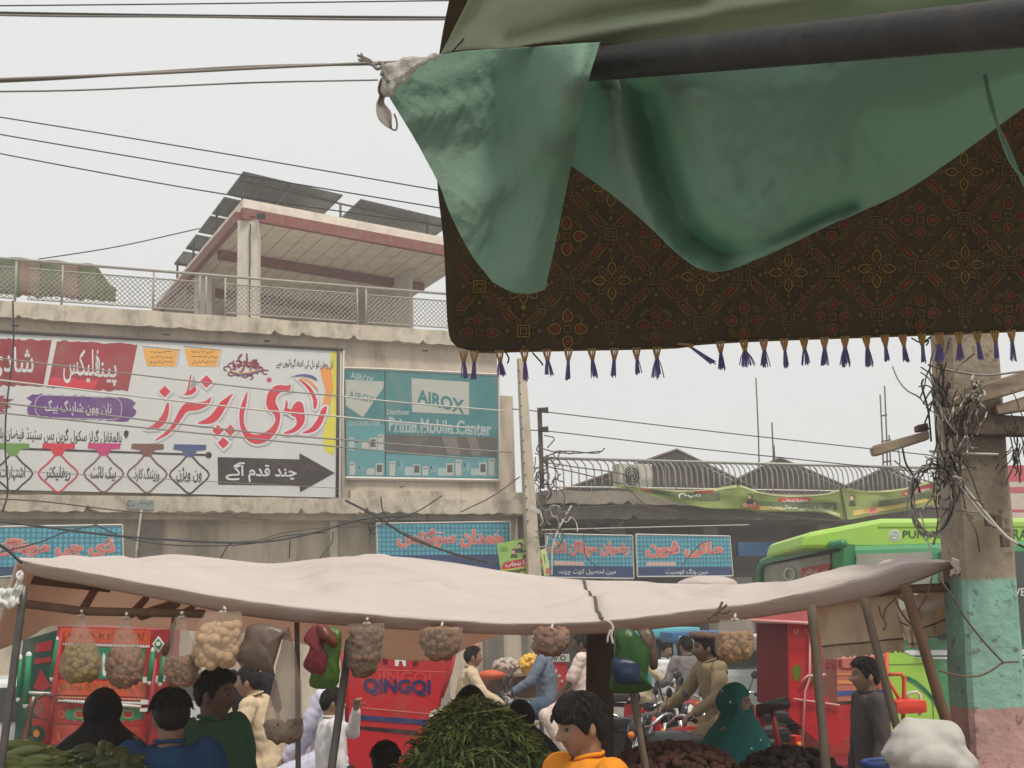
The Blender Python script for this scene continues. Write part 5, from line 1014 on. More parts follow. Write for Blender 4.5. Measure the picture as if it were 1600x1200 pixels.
T_back = [(-20, 1034), (0, 1029), (43, 1016), (80, 997), (108, 977), (217, 979), (303, 985), (400, 990), (467, 1004), (560, 1024), (690, 1030), (740, 1006), (815, 984), (900, 972), (1100, 950), (1300, 915), (1496, 880)]
def ends(x): return min(1, max(0, (x-28)/110))*min(1, max(0, (1496-x)/150))
def tarp_pt(u, v):
    x = 28+1468*u; e = ends(x); yf = 5.0+.3*u; yr = yf+.15+1.35*smoothstep(0, 1, e)
    f, r = interp(T_front, x)[0], interp(T_ridge, x)[0]
    if v <= .5:
        t = v*2; y = f+(r-f)*t
        Y = yf+(yr-yf)*t
        k = math.sin(t*PI)*min(1, e*1.5)
        fold = .12*nz(x*.005+2*t, t*1.4, 3)+.06*nz(x*.005-t*1.5, t*4.2, 8)+.035*nz(x*.012+t*2, t*6, 6)+.010*nz(x*.05+t*3, t*4, 1)
        for cx, sl, wd, am in ((190, 70, 18, .045), (215, 40, 12, -.03), (270, 130, 16, .06), (300, 130, 14, -.035), (500, 60, 34, .05), (607, -90, 40, .06), (735, -120, 26, .04), (770, -110, 18, -.03), (815, 60, 22, -.05), (1005, 170, 18, .05), (1030, 150, 14, -.03), (1105, 60, 40, .05)):   # creases that run down from the ridge bumps
            d = x-(cx+sl*(1-t)); fold += am*math.exp(-(d/wd)**2)*t
        if abs(x-(912+30*(1-t))) < 60: d = x-(912+30*(1-t)); fold += .03*math.exp(-(d/9)**2)*-1 + .018*math.sin(y*.42+1)*math.exp(-(d/32)**2)
        p = at(x, y, Y); return p+Vector((0, -.25, .75))*fold*k
    t = (v-.5)*2; b = interp(T_back, x)[0]; xb = x-50*(1-u)*t*(1-smoothstep(.0, .12, u)); y = r+(b-r)*t; Y = yr+1.25*t*max(.05, e)
    p = at(xb, y, Y); return p+Vector((0, .2, .6))*(.05*nz(x*.01, t*2, 5)*math.sin(t*PI)-.10*math.sin(t*PI)*e)
tarp = thing('stall_tarp', 'long pale pink canvas tarp sagging over the vegetable stall', 'tarp', at(760, 940, 5.6))
mb = MB(m_canvas); mb.grid(tarp_pt, 260, 56); o = part('canvas', mb, tarp); solid(o, .006)
def val_pt(u, v):
    x = 28+1468*u; f, b = interp(T_front, x)[0], interp(T_val, x)[0]; e = ends(x)
    return at(x, f+(b-f)*v, 5.0+.3*u+.012*nz(x*.02, v)+.10*v) + Vector((0, -.012*math.sin(v*PI), 0))
mb = MB(m_canvas); mb.grid(val_pt, 200, 5); o = part('valance', mb, tarp); solid(o, .005)
mb = MB(m_rust); mb.tube([tarp_pt((912+30*(1-t/20)-28)/1468, .5*t/20)+Vector((0, -.01, .008)) for t in range(21)], .007, 5); part('stitched_seam', mb, tarp)
m_str = mat('pale_string', (0.5, 0.44, 0.38), .8, .15)
mb = MB(m_str); mb.tube([at(*q, 4.98) for q in spline([(942, 968), (952, 972), (958, 980), (955, 992), (958, 1006)], 12)], .005, 5); mb.tube([at(*q, 4.98) for q in spline([(954, 984), (950, 995), (949, 1004)], 6)], .004, 5); part('tie_string', mb, tarp)
mb = MB(m_rust)
for q in ([(1118, 962), (1124, 950), (1129, 940)], [(1122, 955), (1132, 948), (1136, 945)], [(1120, 955), (1132, 958), (1142, 953)], [(1126, 952), (1115, 960), (1106, 968)]): mb.tube([at(*p, 4.98) for p in spline(q, 8)], .005, 5)
part('tie_string', mb, tarp)
mb = MB(m_canvas)
for k in range(14): q = random.Random(k); mb.tube([at(1488+q.uniform(-4, 8), 876+q.uniform(-4, 5), 5.25), at(1496+q.uniform(0, 12), 886+q.uniform(-10, 12), 5.25), at(1490+q.uniform(-5, 14), 900+q.uniform(-14, 6), 5.27)], .005, 4)
part('frayed_corner', mb, tarp)
# second cover bumps behind the ridge
mb = MB(m_canvas); mb.ell(at(1103, 915, 7.2), (.17, .3, .055), nu=20); mb.ell(at(1092, 914, 7.2), (.1, .3, .035)); o = part('bundled_cover', mb, loc=at(1103, 915, 7.2)); tag(o, 'pale folded cover lying behind the tarp ridge below the last blue sign', 'cover')
mb = MB(m_canvas); bb = MB(m_canvas); bb.ell(at(1386, 887, 6.0), (.055, .12, .035), Matrix.Rotation(-.4, 3, 'Y')); bb.ell(at(1330, 903, 6.0), (.12, .15, .03), Matrix.Rotation(-.3, 3, 'Y')); me = fuse(bb, .012, 3); o = bpy.data.objects.new('bundled_cover', me); COL.objects.link(o); tag(o, 'small pale bundle on the tarp near its right tip', 'cover')
# knotted cloth at the left corner
bb = MB(mat('white_plastic_sheet', (0.6, 0.6, 0.58), .5, .15, 8))
for px, py, rx, rz in ((2, 936, .04, .032), (18, 940, .03, .028), (10, 926, .032, .022), (28, 918, .014, .03), (-10, 930, .03, .03), (33, 900, .010, .03)): bb.ell(at(px, py, 4.95), (rx, .03, rz))
me = fuse(bb, .006, 1); displace(me, lambda c: .010*nz(c.x*40, c.y*40, c.z*26)-.008*max(0, 1-abs(nz(c.x*30, c.y*30, c.z*22+5))*5)); me.polygons.foreach_set('use_smooth', [False]*len(me.polygons)); o = bpy.data.objects.new('tied_sheet', me); COL.objects.link(o); tag(o, 'white plastic sheet knotted to the left tarp pole', 'plastic sheet')
mb = MB(m_wire); mb.tube([at(*q, 4.98) for q in spline([(-20, 840), (10, 858), (28, 874), (34, 880)], 10)], .006, 5); o = part('corner_cord', mb); tag(o, 'dark cord tying the left tarp corner', 'cord')
def pole(label, pts, Y, r, m, name='stall_pole', cat='pole'):
    mb = MB(m); ys = Y if hasattr(Y, '__len__') else [Y]*len(pts); P_ = [at(*p, y) for p, y in zip(pts, ys)]
    if name == 'stall_pole' and len(P_) == 2:
        d = P_[1]-P_[0]; P_ = [P_[0], P_[1], P_[0]+d*((P_[0].z-.02)/max(.1, P_[0].z-P_[1].z))]
    Q = []
    for a, b in zip(P_, P_[1:]):
        for k in range(8): q = a.lerp(b, k/8); Q.append(q+Vector((nz(q.z*4, 1), nz(q.z*4, 2), 0))*r*.25)
    mb.tube(Q+[P_[-1]], r, 8); o = part(name, mb, loc=P_[-1]); return tag(o, label, cat)
pole('leaning steel pole holding the left tarp corner', [(38, 915), (2, 1195)], 5.0, .016, m_pipe)
pole('thin steel pole beside the tall hanging bag', [(464, 972), (466, 1195)], 5.35, .011, m_pipe)
pole('dark leaning pole in front of the man on the phone', [(546, 1000), (519, 1195)], 5.2, .016, m_pipe)
pole('bare wooden pole below the green and blue bags', [(985, 1060), (1008, 1195)], 5.1, .014, m_woodg)
pole('wooden pole at the left edge of the burlap flap', [(1268, 945), (1290, 1195)], 5.2, .019, m_woodg)
pole('wooden pole crossing the burlap flap', [(1350, 935), (1402, 1140)], 5.25, .017, m_woodg)
pole('thick brown wooden pole nearest the mint green pole', [(1413, 912), (1476, 1120)], 5.2, .022, m_wood)
def rail(lab, pts, Y, r, m=m_wood): return pole(lab, pts, Y, r, m, 'tarp_rafter', 'rafter')
rail('upper short rafter under the left end of the tarp', [(45, 905), (100, 911), (172, 919)], [5.5, 5.6, 5.7], .02)
rail('long rafter with hanging bags under the tarp', [(36, 943), (130, 955), (320, 959)], [5.15, 5.15, 5.2], .017)
rail('slanting rafter over the first hanging bag', [(150, 918), (128, 955)], [5.8, 5.2], .018); rail('slanting rafter over the second hanging bag', [(228, 935), (205, 960)], [5.8, 5.2], .016); rail('broad slanting rafter between second and third bag', [(275, 943), (222, 961)], [5.8, 5.2], .022)
rail('short stick with cord over the third bag', [(302, 948), (280, 960)], [5.7, 5.2], .012)
rail('upper cross pole behind the right tarp tip', [(1345, 934), (1400, 929)], 5.5, .016); rail('cross pole between the tarp and the concrete pole', [(1385, 922), (1480, 918)], 5.4, .019)
mb = MB(m_rust)
for q in ([(1372, 945), (1376, 960), (1384, 975), (1380, 985)], [(1400, 935), (1384, 950), (1381, 968)], [(1400, 940), (1410, 960), (1422, 975)], [(1422, 976), (1434, 955), (1448, 930), (1456, 902)], [(1405, 972), (1420, 978)]): mb.tube([at(*p, 5.25) for p in spline(q, 10)], .0036, 5)
o = part('dangling_cord', mb); tag(o, 'loose dark cords dangling in front of the burlap flap', 'cord')
# burlap flaps
m_burl = mat('burlap', (0.76, 0.63, 0.47), .95, .12, 14, bump=.4, bscale=120, trans=.4, tcol=(0.7, 0.53, 0.35))
def flap(label, corners, Y, fringe, name='burlap_flap'):
    (a, b, c, d) = corners; t = thing(name, label, 'burlap cloth', at(*a, Y), 'burlap flaps at the stall end')
    f = lambda u, v: at(a[0]+(b[0]-a[0])*u+((d[0]-a[0])*(1-u)+(c[0]-b[0])*u)*v, a[1]+(b[1]-a[1])*u+((d[1]-a[1])*(1-u)+(c[1]-b[1])*u)*v+1.5*nz(u*3, v*2), Y+.05*nz(u*2.5, v*1.5, 7)+.015*nz(u*9, v*3))
    mb = MB(m_burl); mb.grid(f, 40, 24); o = part('cloth', mb, t); solid(o, .004)
    q = random.Random(len(label)); mb = MB(m_burl); n = int(abs(c[0]-d[0])*1.6)
    for k in range(n):
        u = (k+.5)/n; p = f(u, .985); l = fringe*q.uniform(.75, 1.1)/2000*Y; dx = q.uniform(-.008, .008); mb.tube([p, p+Vector((dx*.4, 0, -l*.5)), p+Vector((dx, q.uniform(-.006, .006), -l))], .0035, 4)
    part('fringe', mb, t)
    mb = MB(m_rust); mb.tube([f(k/20, .97)+Vector((0, -.006, 0)) for k in range(21)], .003, 4); part('hem', mb, t); return t
flap('wide brown burlap flap with a fringe above the young man', [(1273, 945), (1402, 928), (1412, 1000), (1284, 1012)], 5.45, 18)
flap('narrow burlap strip hanging beside the wide flap', [(1398, 955), (1430, 950), (1432, 1008), (1420, 1008)], 5.35, 5)
flap('folded burlap corner with a pale top next to the mint pole', [(1420, 935), (1480, 905), (1482, 968), (1436, 985)], 5.6, 16)
mb = MB(m_canvas); bb = MB(m_canvas); bb.caps(at(1405, 928, 5.5), at(1445, 948, 5.5), .02, .035); bb.caps(at(1445, 948, 5.5), at(1480, 930, 5.5), .035, .03); o = bpy.data.objects.new('canvas_roll', fuse(bb, .01, 3)); COL.objects.link(o); tag(o, 'pale canvas roll over the burlap corner', 'canvas')

# ================================================================== vendor cart and goods
cart = thing('vendor_cart', 'wooden vendor cart board carrying the vegetables, only its top edge near the frame', 'cart', (-.2, 5.7, 0))
TZ = 1.14
mb = MB(m_wood)
for k in range(6): mb.box((-.1, 5.2+k*.13, TZ-.03), (4.3, .122, .05))
part('board', mb, cart)
for x in (-2.0, 1.8):
    for y in (5.2, 6.2): mb = MB(m_woodg); mb.tube([(x, y, .0), (x, y, TZ-.06)], .035, 8); part('leg', mb, cart)
m_herb = mat('herb_green', srgb(118, 140, 76), .6, .35, 9, spec=.3, trans=.25); m_herbd = mat('herb_dark', srgb(72, 90, 48), .65, .3, 9, trans=.2); m_herbl = mat('herb_pale', srgb(168, 182, 112), .6, .25, 9, trans=.25)
q = random.Random(21); mb = MB(m_herbd); hb = at(752, 1200, 5.75); hb.z = TZ
hp = at(740, 1090, 5.75); H_ = hp.z-TZ
prof = lambda a: (.34+.04*math.sin(a*3+1), .34)
mb.loft([(hb, .27, .27, 0), (hb+Vector((-.01, 0, H_*.3)), .20, .20, .3), (hb+Vector((-.02, 0, H_*.62)), .12, .12, .5), (hb+Vector((-.035, 0, H_*.88)), .03, .03, .5)], 20)
for k in range(13000):
    h = q.random()**1.25; a = q.uniform(0, 2*PI); R_ = (.345*(1-h**1.4)**.7+.015)*q.uniform(.70, 1.05)*(1+.22*nz(a*1.3, h*4, 7)+.10*nz(a*4, h*9, 2))
    c = hb+Vector((math.cos(a)*R_-.035*h, math.sin(a)*R_, h*H_*.97)); mb.use(q.choices((m_herb, m_herbd, m_herbl), (5, 4, 1.6))[0])
    d = Vector((math.cos(a)*.9+q.uniform(-.7, .7), math.sin(a)*.9+q.uniform(-.7, .7), q.uniform(-.75, .5))).normalized(); L_ = q.uniform(.025, .07); wv = d.cross(Vector((0, 0, 1)))
    wv = (wv.normalized() if wv.length > .05 else Vector((1, 0, 0)))*q.uniform(.0035, .0085); wv = wv+Vector((0, 0, q.uniform(-.004, .004)))
    p1 = c+d*L_*.5+Vector((0, 0, .006)); p2 = c+d*L_+Vector((0, 0, -.02*q.random()))
    mb.add([c-wv*.4, c+wv*.4, p1+wv, p1-wv, p2], [(0, 1, 2, 3), (3, 2, 4)], False)
for k in range(170):
    a = q.uniform(0, 2*PI); h = q.random()*.8; c = hb+Vector((math.cos(a)*.34*(1-h), math.sin(a)*.34*(1-h), h*H_)); mb.use(m_herbl); mb.tube([c, c+Vector((q.uniform(-.12, .12), q.uniform(-.1, .0), q.uniform(-.02, .05))), c+Vector((q.uniform(-.2, .2), q.uniform(-.12, .0), q.uniform(-.06, .05)))], .002, 4)
o = part('herb_heap', mb, loc=hb); tag(o, 'tall heap of leafy green herbs on the stall front', 'herb heap')
m_gourd = mat('gourd_green', srgb(98, 108, 50), .45, .25, 14, spec=.4); m_cuc = mat('cucumber_green', srgb(66, 76, 40), .45, .3, 14, spec=.4)
def gourd_mesh(m, L_, r_, bend):
    mb = MB(m); n = 12; mb.tube([(L_*(k/n-.5), 0, bend*math.sin(PI*k/n)) for k in range(n+1)], [max(.004, r_*math.sin(PI*min(.98, max(.03, k/n)))**.45) for k in range(n+1)], 10); mb.use(m_herbl); mb.tube([(L_*.48, 0, 0), (L_*.58, .004, .004)], .004, 5); return mb
proto = {'gourd': mesh_of('gourd', gourd_mesh(m_gourd, .30, .026, .02)), 'cucumber': mesh_of('cucumber', gourd_mesh(m_cuc, .13, .026, .008))}
q = random.Random(5)
for kind, n, x0, x1, ys, lab, grp in (('gourd', 34, -25, 108, (1170, 1208), 'long pale green gourd in the pile at the lower left corner', 'long gourds piled on the stall'), ('cucumber', 52, 118, 212, (1160, 1212), 'short dark green cucumber in the heap before the black hooded woman', 'short cucumbers heaped on the stall')):
    for k in range(n):
        px = q.uniform(x0, x1); hump = 14*(1-((px-(x0+x1)/2)/((x1-x0)/2))**2)
        py = ys[0]+(ys[1]-ys[0])*(k/n)+22-hump; Y = 5.62-.2*(k/n)+q.uniform(-.03, .03)
        o = bpy.data.objects.new(kind, proto[kind]); o.location = at(px, py, Y); o.rotation_euler = (q.uniform(-.4, .4), q.uniform(-.35, .35), q.uniform(-.5, .5) if kind == 'gourd' else q.uniform(0, 6.3))
        s_ = q.uniform(.8, 1.15); o.scale = (s_, s_, s_); COL.objects.link(o); tag(o, lab, kind, grp)
mb = MB(m_herbd); b_ = at(90, 1215, 5.65); mb.ell(Vector((b_.x, b_.y, TZ+.02)), (.42, .22, .07), nu=20); o = part('sacking', mb); tag(o, 'dark sacking under the gourds and cucumbers', 'sacking')
o = heap('root_heap', 'low heap of dark brown produce between the wooden pole and the veiled woman', 'produce heap', 1052, 1213, 5.6, .27, .13, mat('brown_root', srgb(62, 36, 26), .85, .35, 20), 420, .02, 9, .2); o['kind'] = 'stuff'
heap('root_heap', 'dark produce heap right of the veiled woman', 'produce heap', 1235, 1216, 5.7, .22, .12, mat('dark_root', srgb(44, 34, 28), .85, .3, 20), 200, .02, 10, .2)['kind'] = 'stuff'
# white sack
m_sack = mat('white_sack', (0.42, 0.40, 0.37), .85, .08, 5, bump=.14, bscale=140, dirt=(.25, .22, .19), dirt_amt=.5, dscale=4)
bb = MB(m_sack); sc_ = lambda x, y, Y=4.9: at(x, y, Y)
bb.ell(sc_(1447, 1180), (.155, .16, .11)); bb.ell(sc_(1468, 1150), (.09, .13, .065)); bb.ell(sc_(1430, 1160), (.09, .12, .085)); bb.caps(sc_(1420, 1130), sc_(1455, 1150), .035, .08); bb.caps(sc_(1412, 1165), sc_(1381, 1178), .05, .012); bb.ell(sc_(1480, 1200), (.11, .15, .1)); bb.ell(sc_(1460, 1225), (.17, .17, .1)); bb.caps(sc_(1418, 1126), sc_(1412, 1150), .02, .05)
me = fuse(bb, .009, 5)
displace(me, lambda c: .003*nz(c.x*14, c.y*14, c.z*14)+.014*nz(c.x*5+4, c.y*5, c.z*6)+.007*nz(c.x*3, c.y*8, c.z*22)-.010*max(0, 1-abs(nz(c.x*3.2, c.y*4, c.z*5+3))*6)+.010*math.sin(c.z*60+10*nz(c.x*6, c.z*5))*max(0, nz(c.x*4, c.z*3, 2)))
o = bpy.data.objects.new('white_sack', me); COL.objects.link(o); tag(o, 'bulging white sack beside the foot of the mint green pole', 'sack')
mb = MB(P('blue_tub', 34, 62, 120)); c = at(1402, 1222, 5.05); mb.loft([(c+Vector((0, 0, -.3)), .09, .09, 0), (c, .115, .115, 0), (c+Vector((0, 0, .07)), .12, .12, 0)], 24); mb.tube([c+Vector((.12*math.cos(a), .12*math.sin(a), .07)) for a in [2*PI*k/24 for k in range(24)]], .012, 6, closed=True); o = part('blue_tub', mb); tag(o, 'blue plastic tub under the white sack', 'tub')
mb = MB(m_woodg); c = at(1430, 1300, 4.95); mb.box((c.x-.05, 4.95, (c.z-.02)/2+.28), (.85, .5, .05)); 
for sx in (-.4, .3):
    for sy in (-.2, .2): mb.tube([(c.x-.05+sx, 4.95+sy, 0), (c.x-.05+sx, 4.95+sy, (c.z-.02)/2+.27)], .03, 6)
o = part('low_bench', mb); tag(o, 'rough wooden bench below the white sack and tub', 'bench')

# ================================================================== hanging bags
m_plas = mat('clear_plastic', (0.66, 0.57, 0.49), .25, .1, 12, alpha=.28, trans=.55, spec=.5)
m_plas2 = mat('milky_plastic', (0.50, 0.43, 0.37), .3, .1, 12, alpha=.45, trans=.5, spec=.5)
def bag(label, top, prof, cont, cm, cr, n, seed, Y=5.06, m=m_plas, shape='ball', tail=None):
    """prof: (py, half width px, centre px) from the neck down; cont: py where the filling starts"""
    t = thing('snack_bag', label, 'snack bag', at(*top, Y), 'clear bags hanging from the tarp edge'); k_ = Y/2000; q = random.Random(seed)
    c3 = lambda py, cx: at(cx, py, Y+.05)
    pr = sorted(prof); N = 22; rings = []; n_ = 24
    vs = []; fs = []
    lo, hi = pr[0][0], pr[-1][0]
    def rad(py): return interp(pr, py)
    for j in range(N+1):
        py = lo+(hi-lo)*(j/N); hw, cx = rad(py); c = c3(py, cx); hw *= k_
        for i in range(n_):
            a = 2*PI*i/n_; w_ = 1+.07*nz(math.cos(a)*2+seed, math.sin(a)*2, py*.05)+(.10*math.sin(a*5+py*.1)*(1-smoothstep(lo, cont, py)))
            vs.append(c+Vector((math.cos(a)*hw*w_, math.sin(a)*hw*.72*w_, 0)))
    for j in range(N):
        for i in range(n_): fs.append((j*n_+i, j*n_+(i+1) % n_, (j+1)*n_+(i+1) % n_, (j+1)*n_+i))
    fs.append(tuple(N*n_+i for i in range(n_)))
    mb = MB(m); mb.add(vs, fs, True); part('plastic', mb, t)
    mb = MB(m_str); p = c3(lo, rad(lo)[1]); mb.tube([p+Vector((0, 0, -.01)), p+Vector((.004, 0, .02)), at(*top, Y)], .005, 6); mb.tube([p+Vector((.012*math.cos(a), .012*math.sin(a), 0)) for a in [2*PI*k/10 for k in range(10)]], .005, 5, closed=True); part('knot', mb, t)
    mb = MB(cm); placed = 0
    n = int(n*2.1)
    while placed < n:
        py = q.uniform(cont, hi-cr/k_*.5); hw, cx = rad(py); a = q.uniform(0, 2*PI); rr = math.sqrt(q.uniform(.25, 1))
        e = max(.002, hw*k_-cr*.9); p = c3(py, cx)+Vector((math.cos(a)*rr*e, math.sin(a)*rr*e*.7, 0))
        if shape == 'ball': mb.ell(p, cr*q.uniform(.72, 1.05), None, 9, 6)
        elif shape == 'curl': b = [p+Vector((cr*1.5*math.cos(s_*1.3+q.random()), cr*1.5*math.sin(s_*1.7), cr*1.2*math.sin(s_*1.1+a))) for s_ in range(4)]; mb.tube(spline([tuple(z) for z in b], 6), cr*.5, 6)
        else: mb.ell(p, (cr*1.25, cr*1.0, cr*.75), Euler((q.random()*3, q.random()*3, q.random()*3)).to_matrix(), 8, 6)
        placed += 1
    part('filling', mb, t); return t
m_puff = mat('yellow_puffs', srgb(128, 108, 62), .7, .15, 20); m_chip = mat('brown_chips', srgb(122, 88, 70), .6, .3, 45); m_chip2 = mat('mixed_chips', srgb(124, 84, 58), .7, .25, 30); m_ball = mat('pale_balls', srgb(180, 150, 116), .6, .08, 10); m_chipd = mat('dark_chips', srgb(104, 78, 60), .6, .3, 45)
bag('clear bag of yellowish puffs, leftmost of the hanging bags', (127, 955), [(962, 5, 127), (985, 14, 126), (1010, 24, 126), (1030, 32, 127), (1048, 33, 127), (1060, 25, 125), (1065, 12, 124)], 1010, m_puff, .017, 130, 1)
bag('clear bag of reddish brown chips, second from the left', (197, 960), [(965, 6, 197), (985, 13, 195), (1010, 22, 196), (1035, 30, 195), (1055, 28, 195), (1068, 18, 195), (1072, 8, 196)], 1018, m_chip, .018, 120, 2, shape='chip')
bag('clear bag of small orange brown snacks beside the bag of pale balls', (283, 958), [(964, 9, 284), (985, 14, 281), (1015, 20, 285), (1035, 28, 284), (1055, 29, 284), (1068, 20, 283), (1073, 8, 284)], 1026, m_chip2, .011, 150, 3)
bag('fat clear bag of big pale round balls', (352, 952), [(956, 26, 348), (975, 34, 344), (1000, 38, 340), (1020, 38, 338), (1035, 30, 337), (1042, 12, 338)], 978, m_ball, .026, 70, 4, Y=5.02)
bag('tall narrow bag with dark crumbs only at its bottom', (447, 985), [(990, 5, 449), (1020, 12, 449), (1060, 20, 449), (1100, 26, 445), (1135, 30, 443), (1152, 27, 445), (1160, 14, 444)], 1128, m_chipd, .013, 110, 5, m=m_plas2, shape='chip', Y=5.15)
bag('dark full bag of brown chips before the red tailboard', (573, 968), [(974, 27, 573), (995, 30, 572), (1020, 29, 570), (1040, 24, 568), (1052, 15, 566), (1056, 5, 566)], 985, m_chipd, .019, 150, 6)
bag('short round bag of brown snacks above the tailboard corner', (690, 978), [(981, 33, 690), (1000, 34, 689), (1015, 30, 689), (1026, 20, 690), (1031, 9, 691)], 984, mat('brown_snacks', srgb(122, 92, 68), .7, .2, 20), .017, 130, 7)
bag('round bag with a pale rim hanging above the blue shirted rider', (862, 982), [(984, 28, 862), (1000, 29, 862), (1012, 25, 861), (1020, 15, 861), (1024, 6, 861)], 985, m_chip, .018, 120, 8)
bag('clear bag of golden puffs, rightmost of the hanging bags', (1148, 965), [(968, 24, 1148), (985, 28, 1149), (1005, 30, 1148), (1020, 29, 1148), (1029, 20, 1149), (1034, 9, 1148)], 990, mat('golden_puffs', srgb(150, 114, 78), .7, .2, 20), .013, 150, 9)
def polybag(label, pieces, Y=5.08, name='poly_bag'):
    t = thing(name, label, 'plastic bag', at(pieces[0][1][0][0], pieces[0][1][0][1], Y))
    for i, (m, pts) in enumerate(pieces):
        cx = sum(p[0] for p in pts)/len(pts); cy = sum(p[1] for p in pts)/len(pts); S = smooth_closed(pts, 4); n = len(S); vs = []; fs = []; rg = 7
        for side in (-1, 1):
            for j in range(rg+1):
                f = 1-j/rg
                for (x, y) in S:
                    X_, Y_ = cx+(x-cx)*f, cy+(y-cy)*f; d = (1-f*f)**.5*.035+.010*nz(X_*.09, Y_*.06, i*3+side)*(1-f)**.3
                    vs.append(at(X_, Y_, Y+i*-.018+side*d))
        B = (rg+1)*n
        for sd in (0, 1):
            for j in range(rg):
                for k in range(n):
                    a, b = sd*B+j*n+k, sd*B+j*n+(k+1) % n; fs.append((a, b, b+n, a+n) if sd else (a, a+n, b+n, b))
        mb = MB(m); mb.add(vs, fs, True); part('sheet', mb, t)
    return t
pm = lambda n, r_, g_, b_: mat(n, srgb(r_, g_, b_), .35, .18, 9, spec=.5, trans=.35, bump=.25, bscale=18)
polybag('crumpled red and green plastic bags hanging beside the thin pole', [(pm('green_poly', 74, 108, 34), [(498, 978), (522, 980), (534, 990), (530, 1035), (526, 1072), (484, 1072), (492, 1030), (490, 1000)]), (pm('red_poly', 128, 42, 54), [(494, 976), (505, 976), (506, 1000), (514, 1028), (510, 1052), (498, 1058), (478, 1046), (474, 1036), (484, 1012), (474, 1000), (484, 982)]), (pm('brown_poly', 120, 60, 48), [(496, 976), (512, 978), (528, 1000), (524, 1012), (508, 1004), (494, 992)])])
polybag('green plastic bags bundled with a blue one hanging from the tarp', [(pm('deep_green_poly', 42, 84, 28), [(962, 986), (988, 984), (1006, 1004), (1016, 1020), (1012, 1060), (1020, 1075), (1000, 1082), (975, 1084), (952, 1078), (958, 1040), (962, 1010)]), (pm('blue_poly', 30, 52, 84), [(958, 1028), (996, 1032), (1003, 1060), (1000, 1070), (966, 1070), (958, 1055)])], 5.04)
polybag('flat grey plastic sheet bag left of the thin pole', [(pm('grey_poly', 118, 100, 90), [(388, 978), (412, 974), (446, 984), (440, 1000), (428, 1040), (424, 1052), (368, 1032), (380, 1000)])])
polybag('flat brown grey plastic sheet right of the green bags', [(pm('taupe_poly', 104, 84, 70), [(996, 984), (1018, 983), (1026, 1010), (1028, 1042), (1016, 1045), (1012, 1020), (1004, 1000)])], 5.2)
polybag('small torn brown bag dangling beside the third bag', [(pm('brown_bag', 122, 86, 66), [(268, 966), (276, 970), (272, 990), (270, 1012), (262, 1026), (252, 1022), (254, 1010), (264, 1000)])], 5.15)
# wooden post under the tarp
mb = MB(mat('dark_bark', (0.06, 0.04, 0.03), .95, .35, 10, bump=.8, bscale=18, zs=.25)); c0, c1 = at(936, 1195, 7.0), at(938, 955, 7.0); d = c1-c0; b0 = c1-d*(c1.z/d.z)
mb.tube([b0.lerp(c1, k/14)+Vector((.012*nz(k*.7), 0, 0)) for k in range(15)], [.085-.012*k/14+.006*nz(k*1.3, 4) for k in range(15)], 14); o = part('trunk_post', mb, loc=b0); tag(o, 'thick dark tree trunk post under the middle of the tarp', 'trunk post')
# ================================================================== people
def skin_mat(name, c): return mat(name, c, .55, .06, 30, attr='Col', spec=.35)
m_skin = skin_mat('skin', (0.3, 0.18, 0.12))
m_hair = mat('black_hair', (0.013, 0.010, 0.009), .62, .4, 60, bump=.6, bscale=130, zs=(1, 1, .22), spec=.18)
def cloth(name, r_, g_, b_, var=.12, **k): return mat(name, srgb(r_, g_, b_), .9, var, 5, bump=.55, bscale=16, zs=.45, spec=.15, **k)
gs = lambda d, s_: math.exp(-(d/s_)**2)
def head_pt(th, ph):
    dx, dy, dz = math.sin(th)*math.cos(ph), -math.cos(th)*math.cos(ph), math.sin(ph)
    x, y, z = .074*dx, dy*(.090 if dy < 0 else .098), .115*dz
    t = max(0, -z/.115); x *= 1-.34*t**1.5
    if dy > 0: y *= 1-.5*t
    else: y *= 1+.04*t
    x *= 1+.05*gs(z-.045, .05)
    if dy < 0:
        w_ = min(1, -dy*1.6); a = abs(x)
        ns = .033*gs(x, .0095+.004*gs(z+.024, .01))*(smoothstep(.034, -.022, z)*smoothstep(-.036, -.027, z)) + .006*gs(a-.012, .006)*gs(z+.026, .007)
        ft = -ns + .009*gs(a-.032, .015)*gs(z-.009, .011) - .005*gs(z-.031, .009)*gs(x, .05) - .005*gs(a-.044, .018)*gs(z+.018, .02)
        ft += -.007*gs(x, .019)*(gs(z+.049, .0055)+gs(z+.061, .0065)) + .005*gs(x, .024)*gs(z+.0553, .0022) + .004*gs(x, .02)*gs(z+.074, .006) - .010*gs(x, .022)*gs(z+.094, .014)
        y += ft*w_
    return Vector((x, y, z))
def head_mesh(mb, M, s_, nu=48, nv=36):
    vs = [M @ (head_pt(0, -PI/2)*s_)]
    for j in range(1, nv):
        for i in range(nu): vs.append(M @ (head_pt(2*PI*i/nu, -PI/2+PI*j/nv)*s_))
    vs.append(M @ (head_pt(0, PI/2)*s_)); n = len(vs)-1; fs = []
    for i in range(nu):
        i2 = (i+1) % nu; fs.append((0, 1+i2, 1+i)); fs.append((n, 1+(nv-2)*nu+i, 1+(nv-2)*nu+i2))
        for j in range(nv-2): fs.append((1+j*nu+i, 1+j*nu+i2, 1+(j+1)*nu+i2, 1+(j+1)*nu+i))
    mb.add(vs, fs, True)
    for sx in (-1, 1):
        R_ = M.to_3x3() @ Matrix.Rotation(sx*.35, 3, 'Z') @ Matrix.Rotation(-.15, 3, 'X'); mb.ell(M @ Vector((sx*.075*s_, .014*s_, -.004*s_)), (.010*s_, .019*s_, .032*s_), R_); mb.ell(M @ Vector((sx*.074*s_, .008*s_, -.028*s_)), (.008*s_, .01*s_, .012*s_))
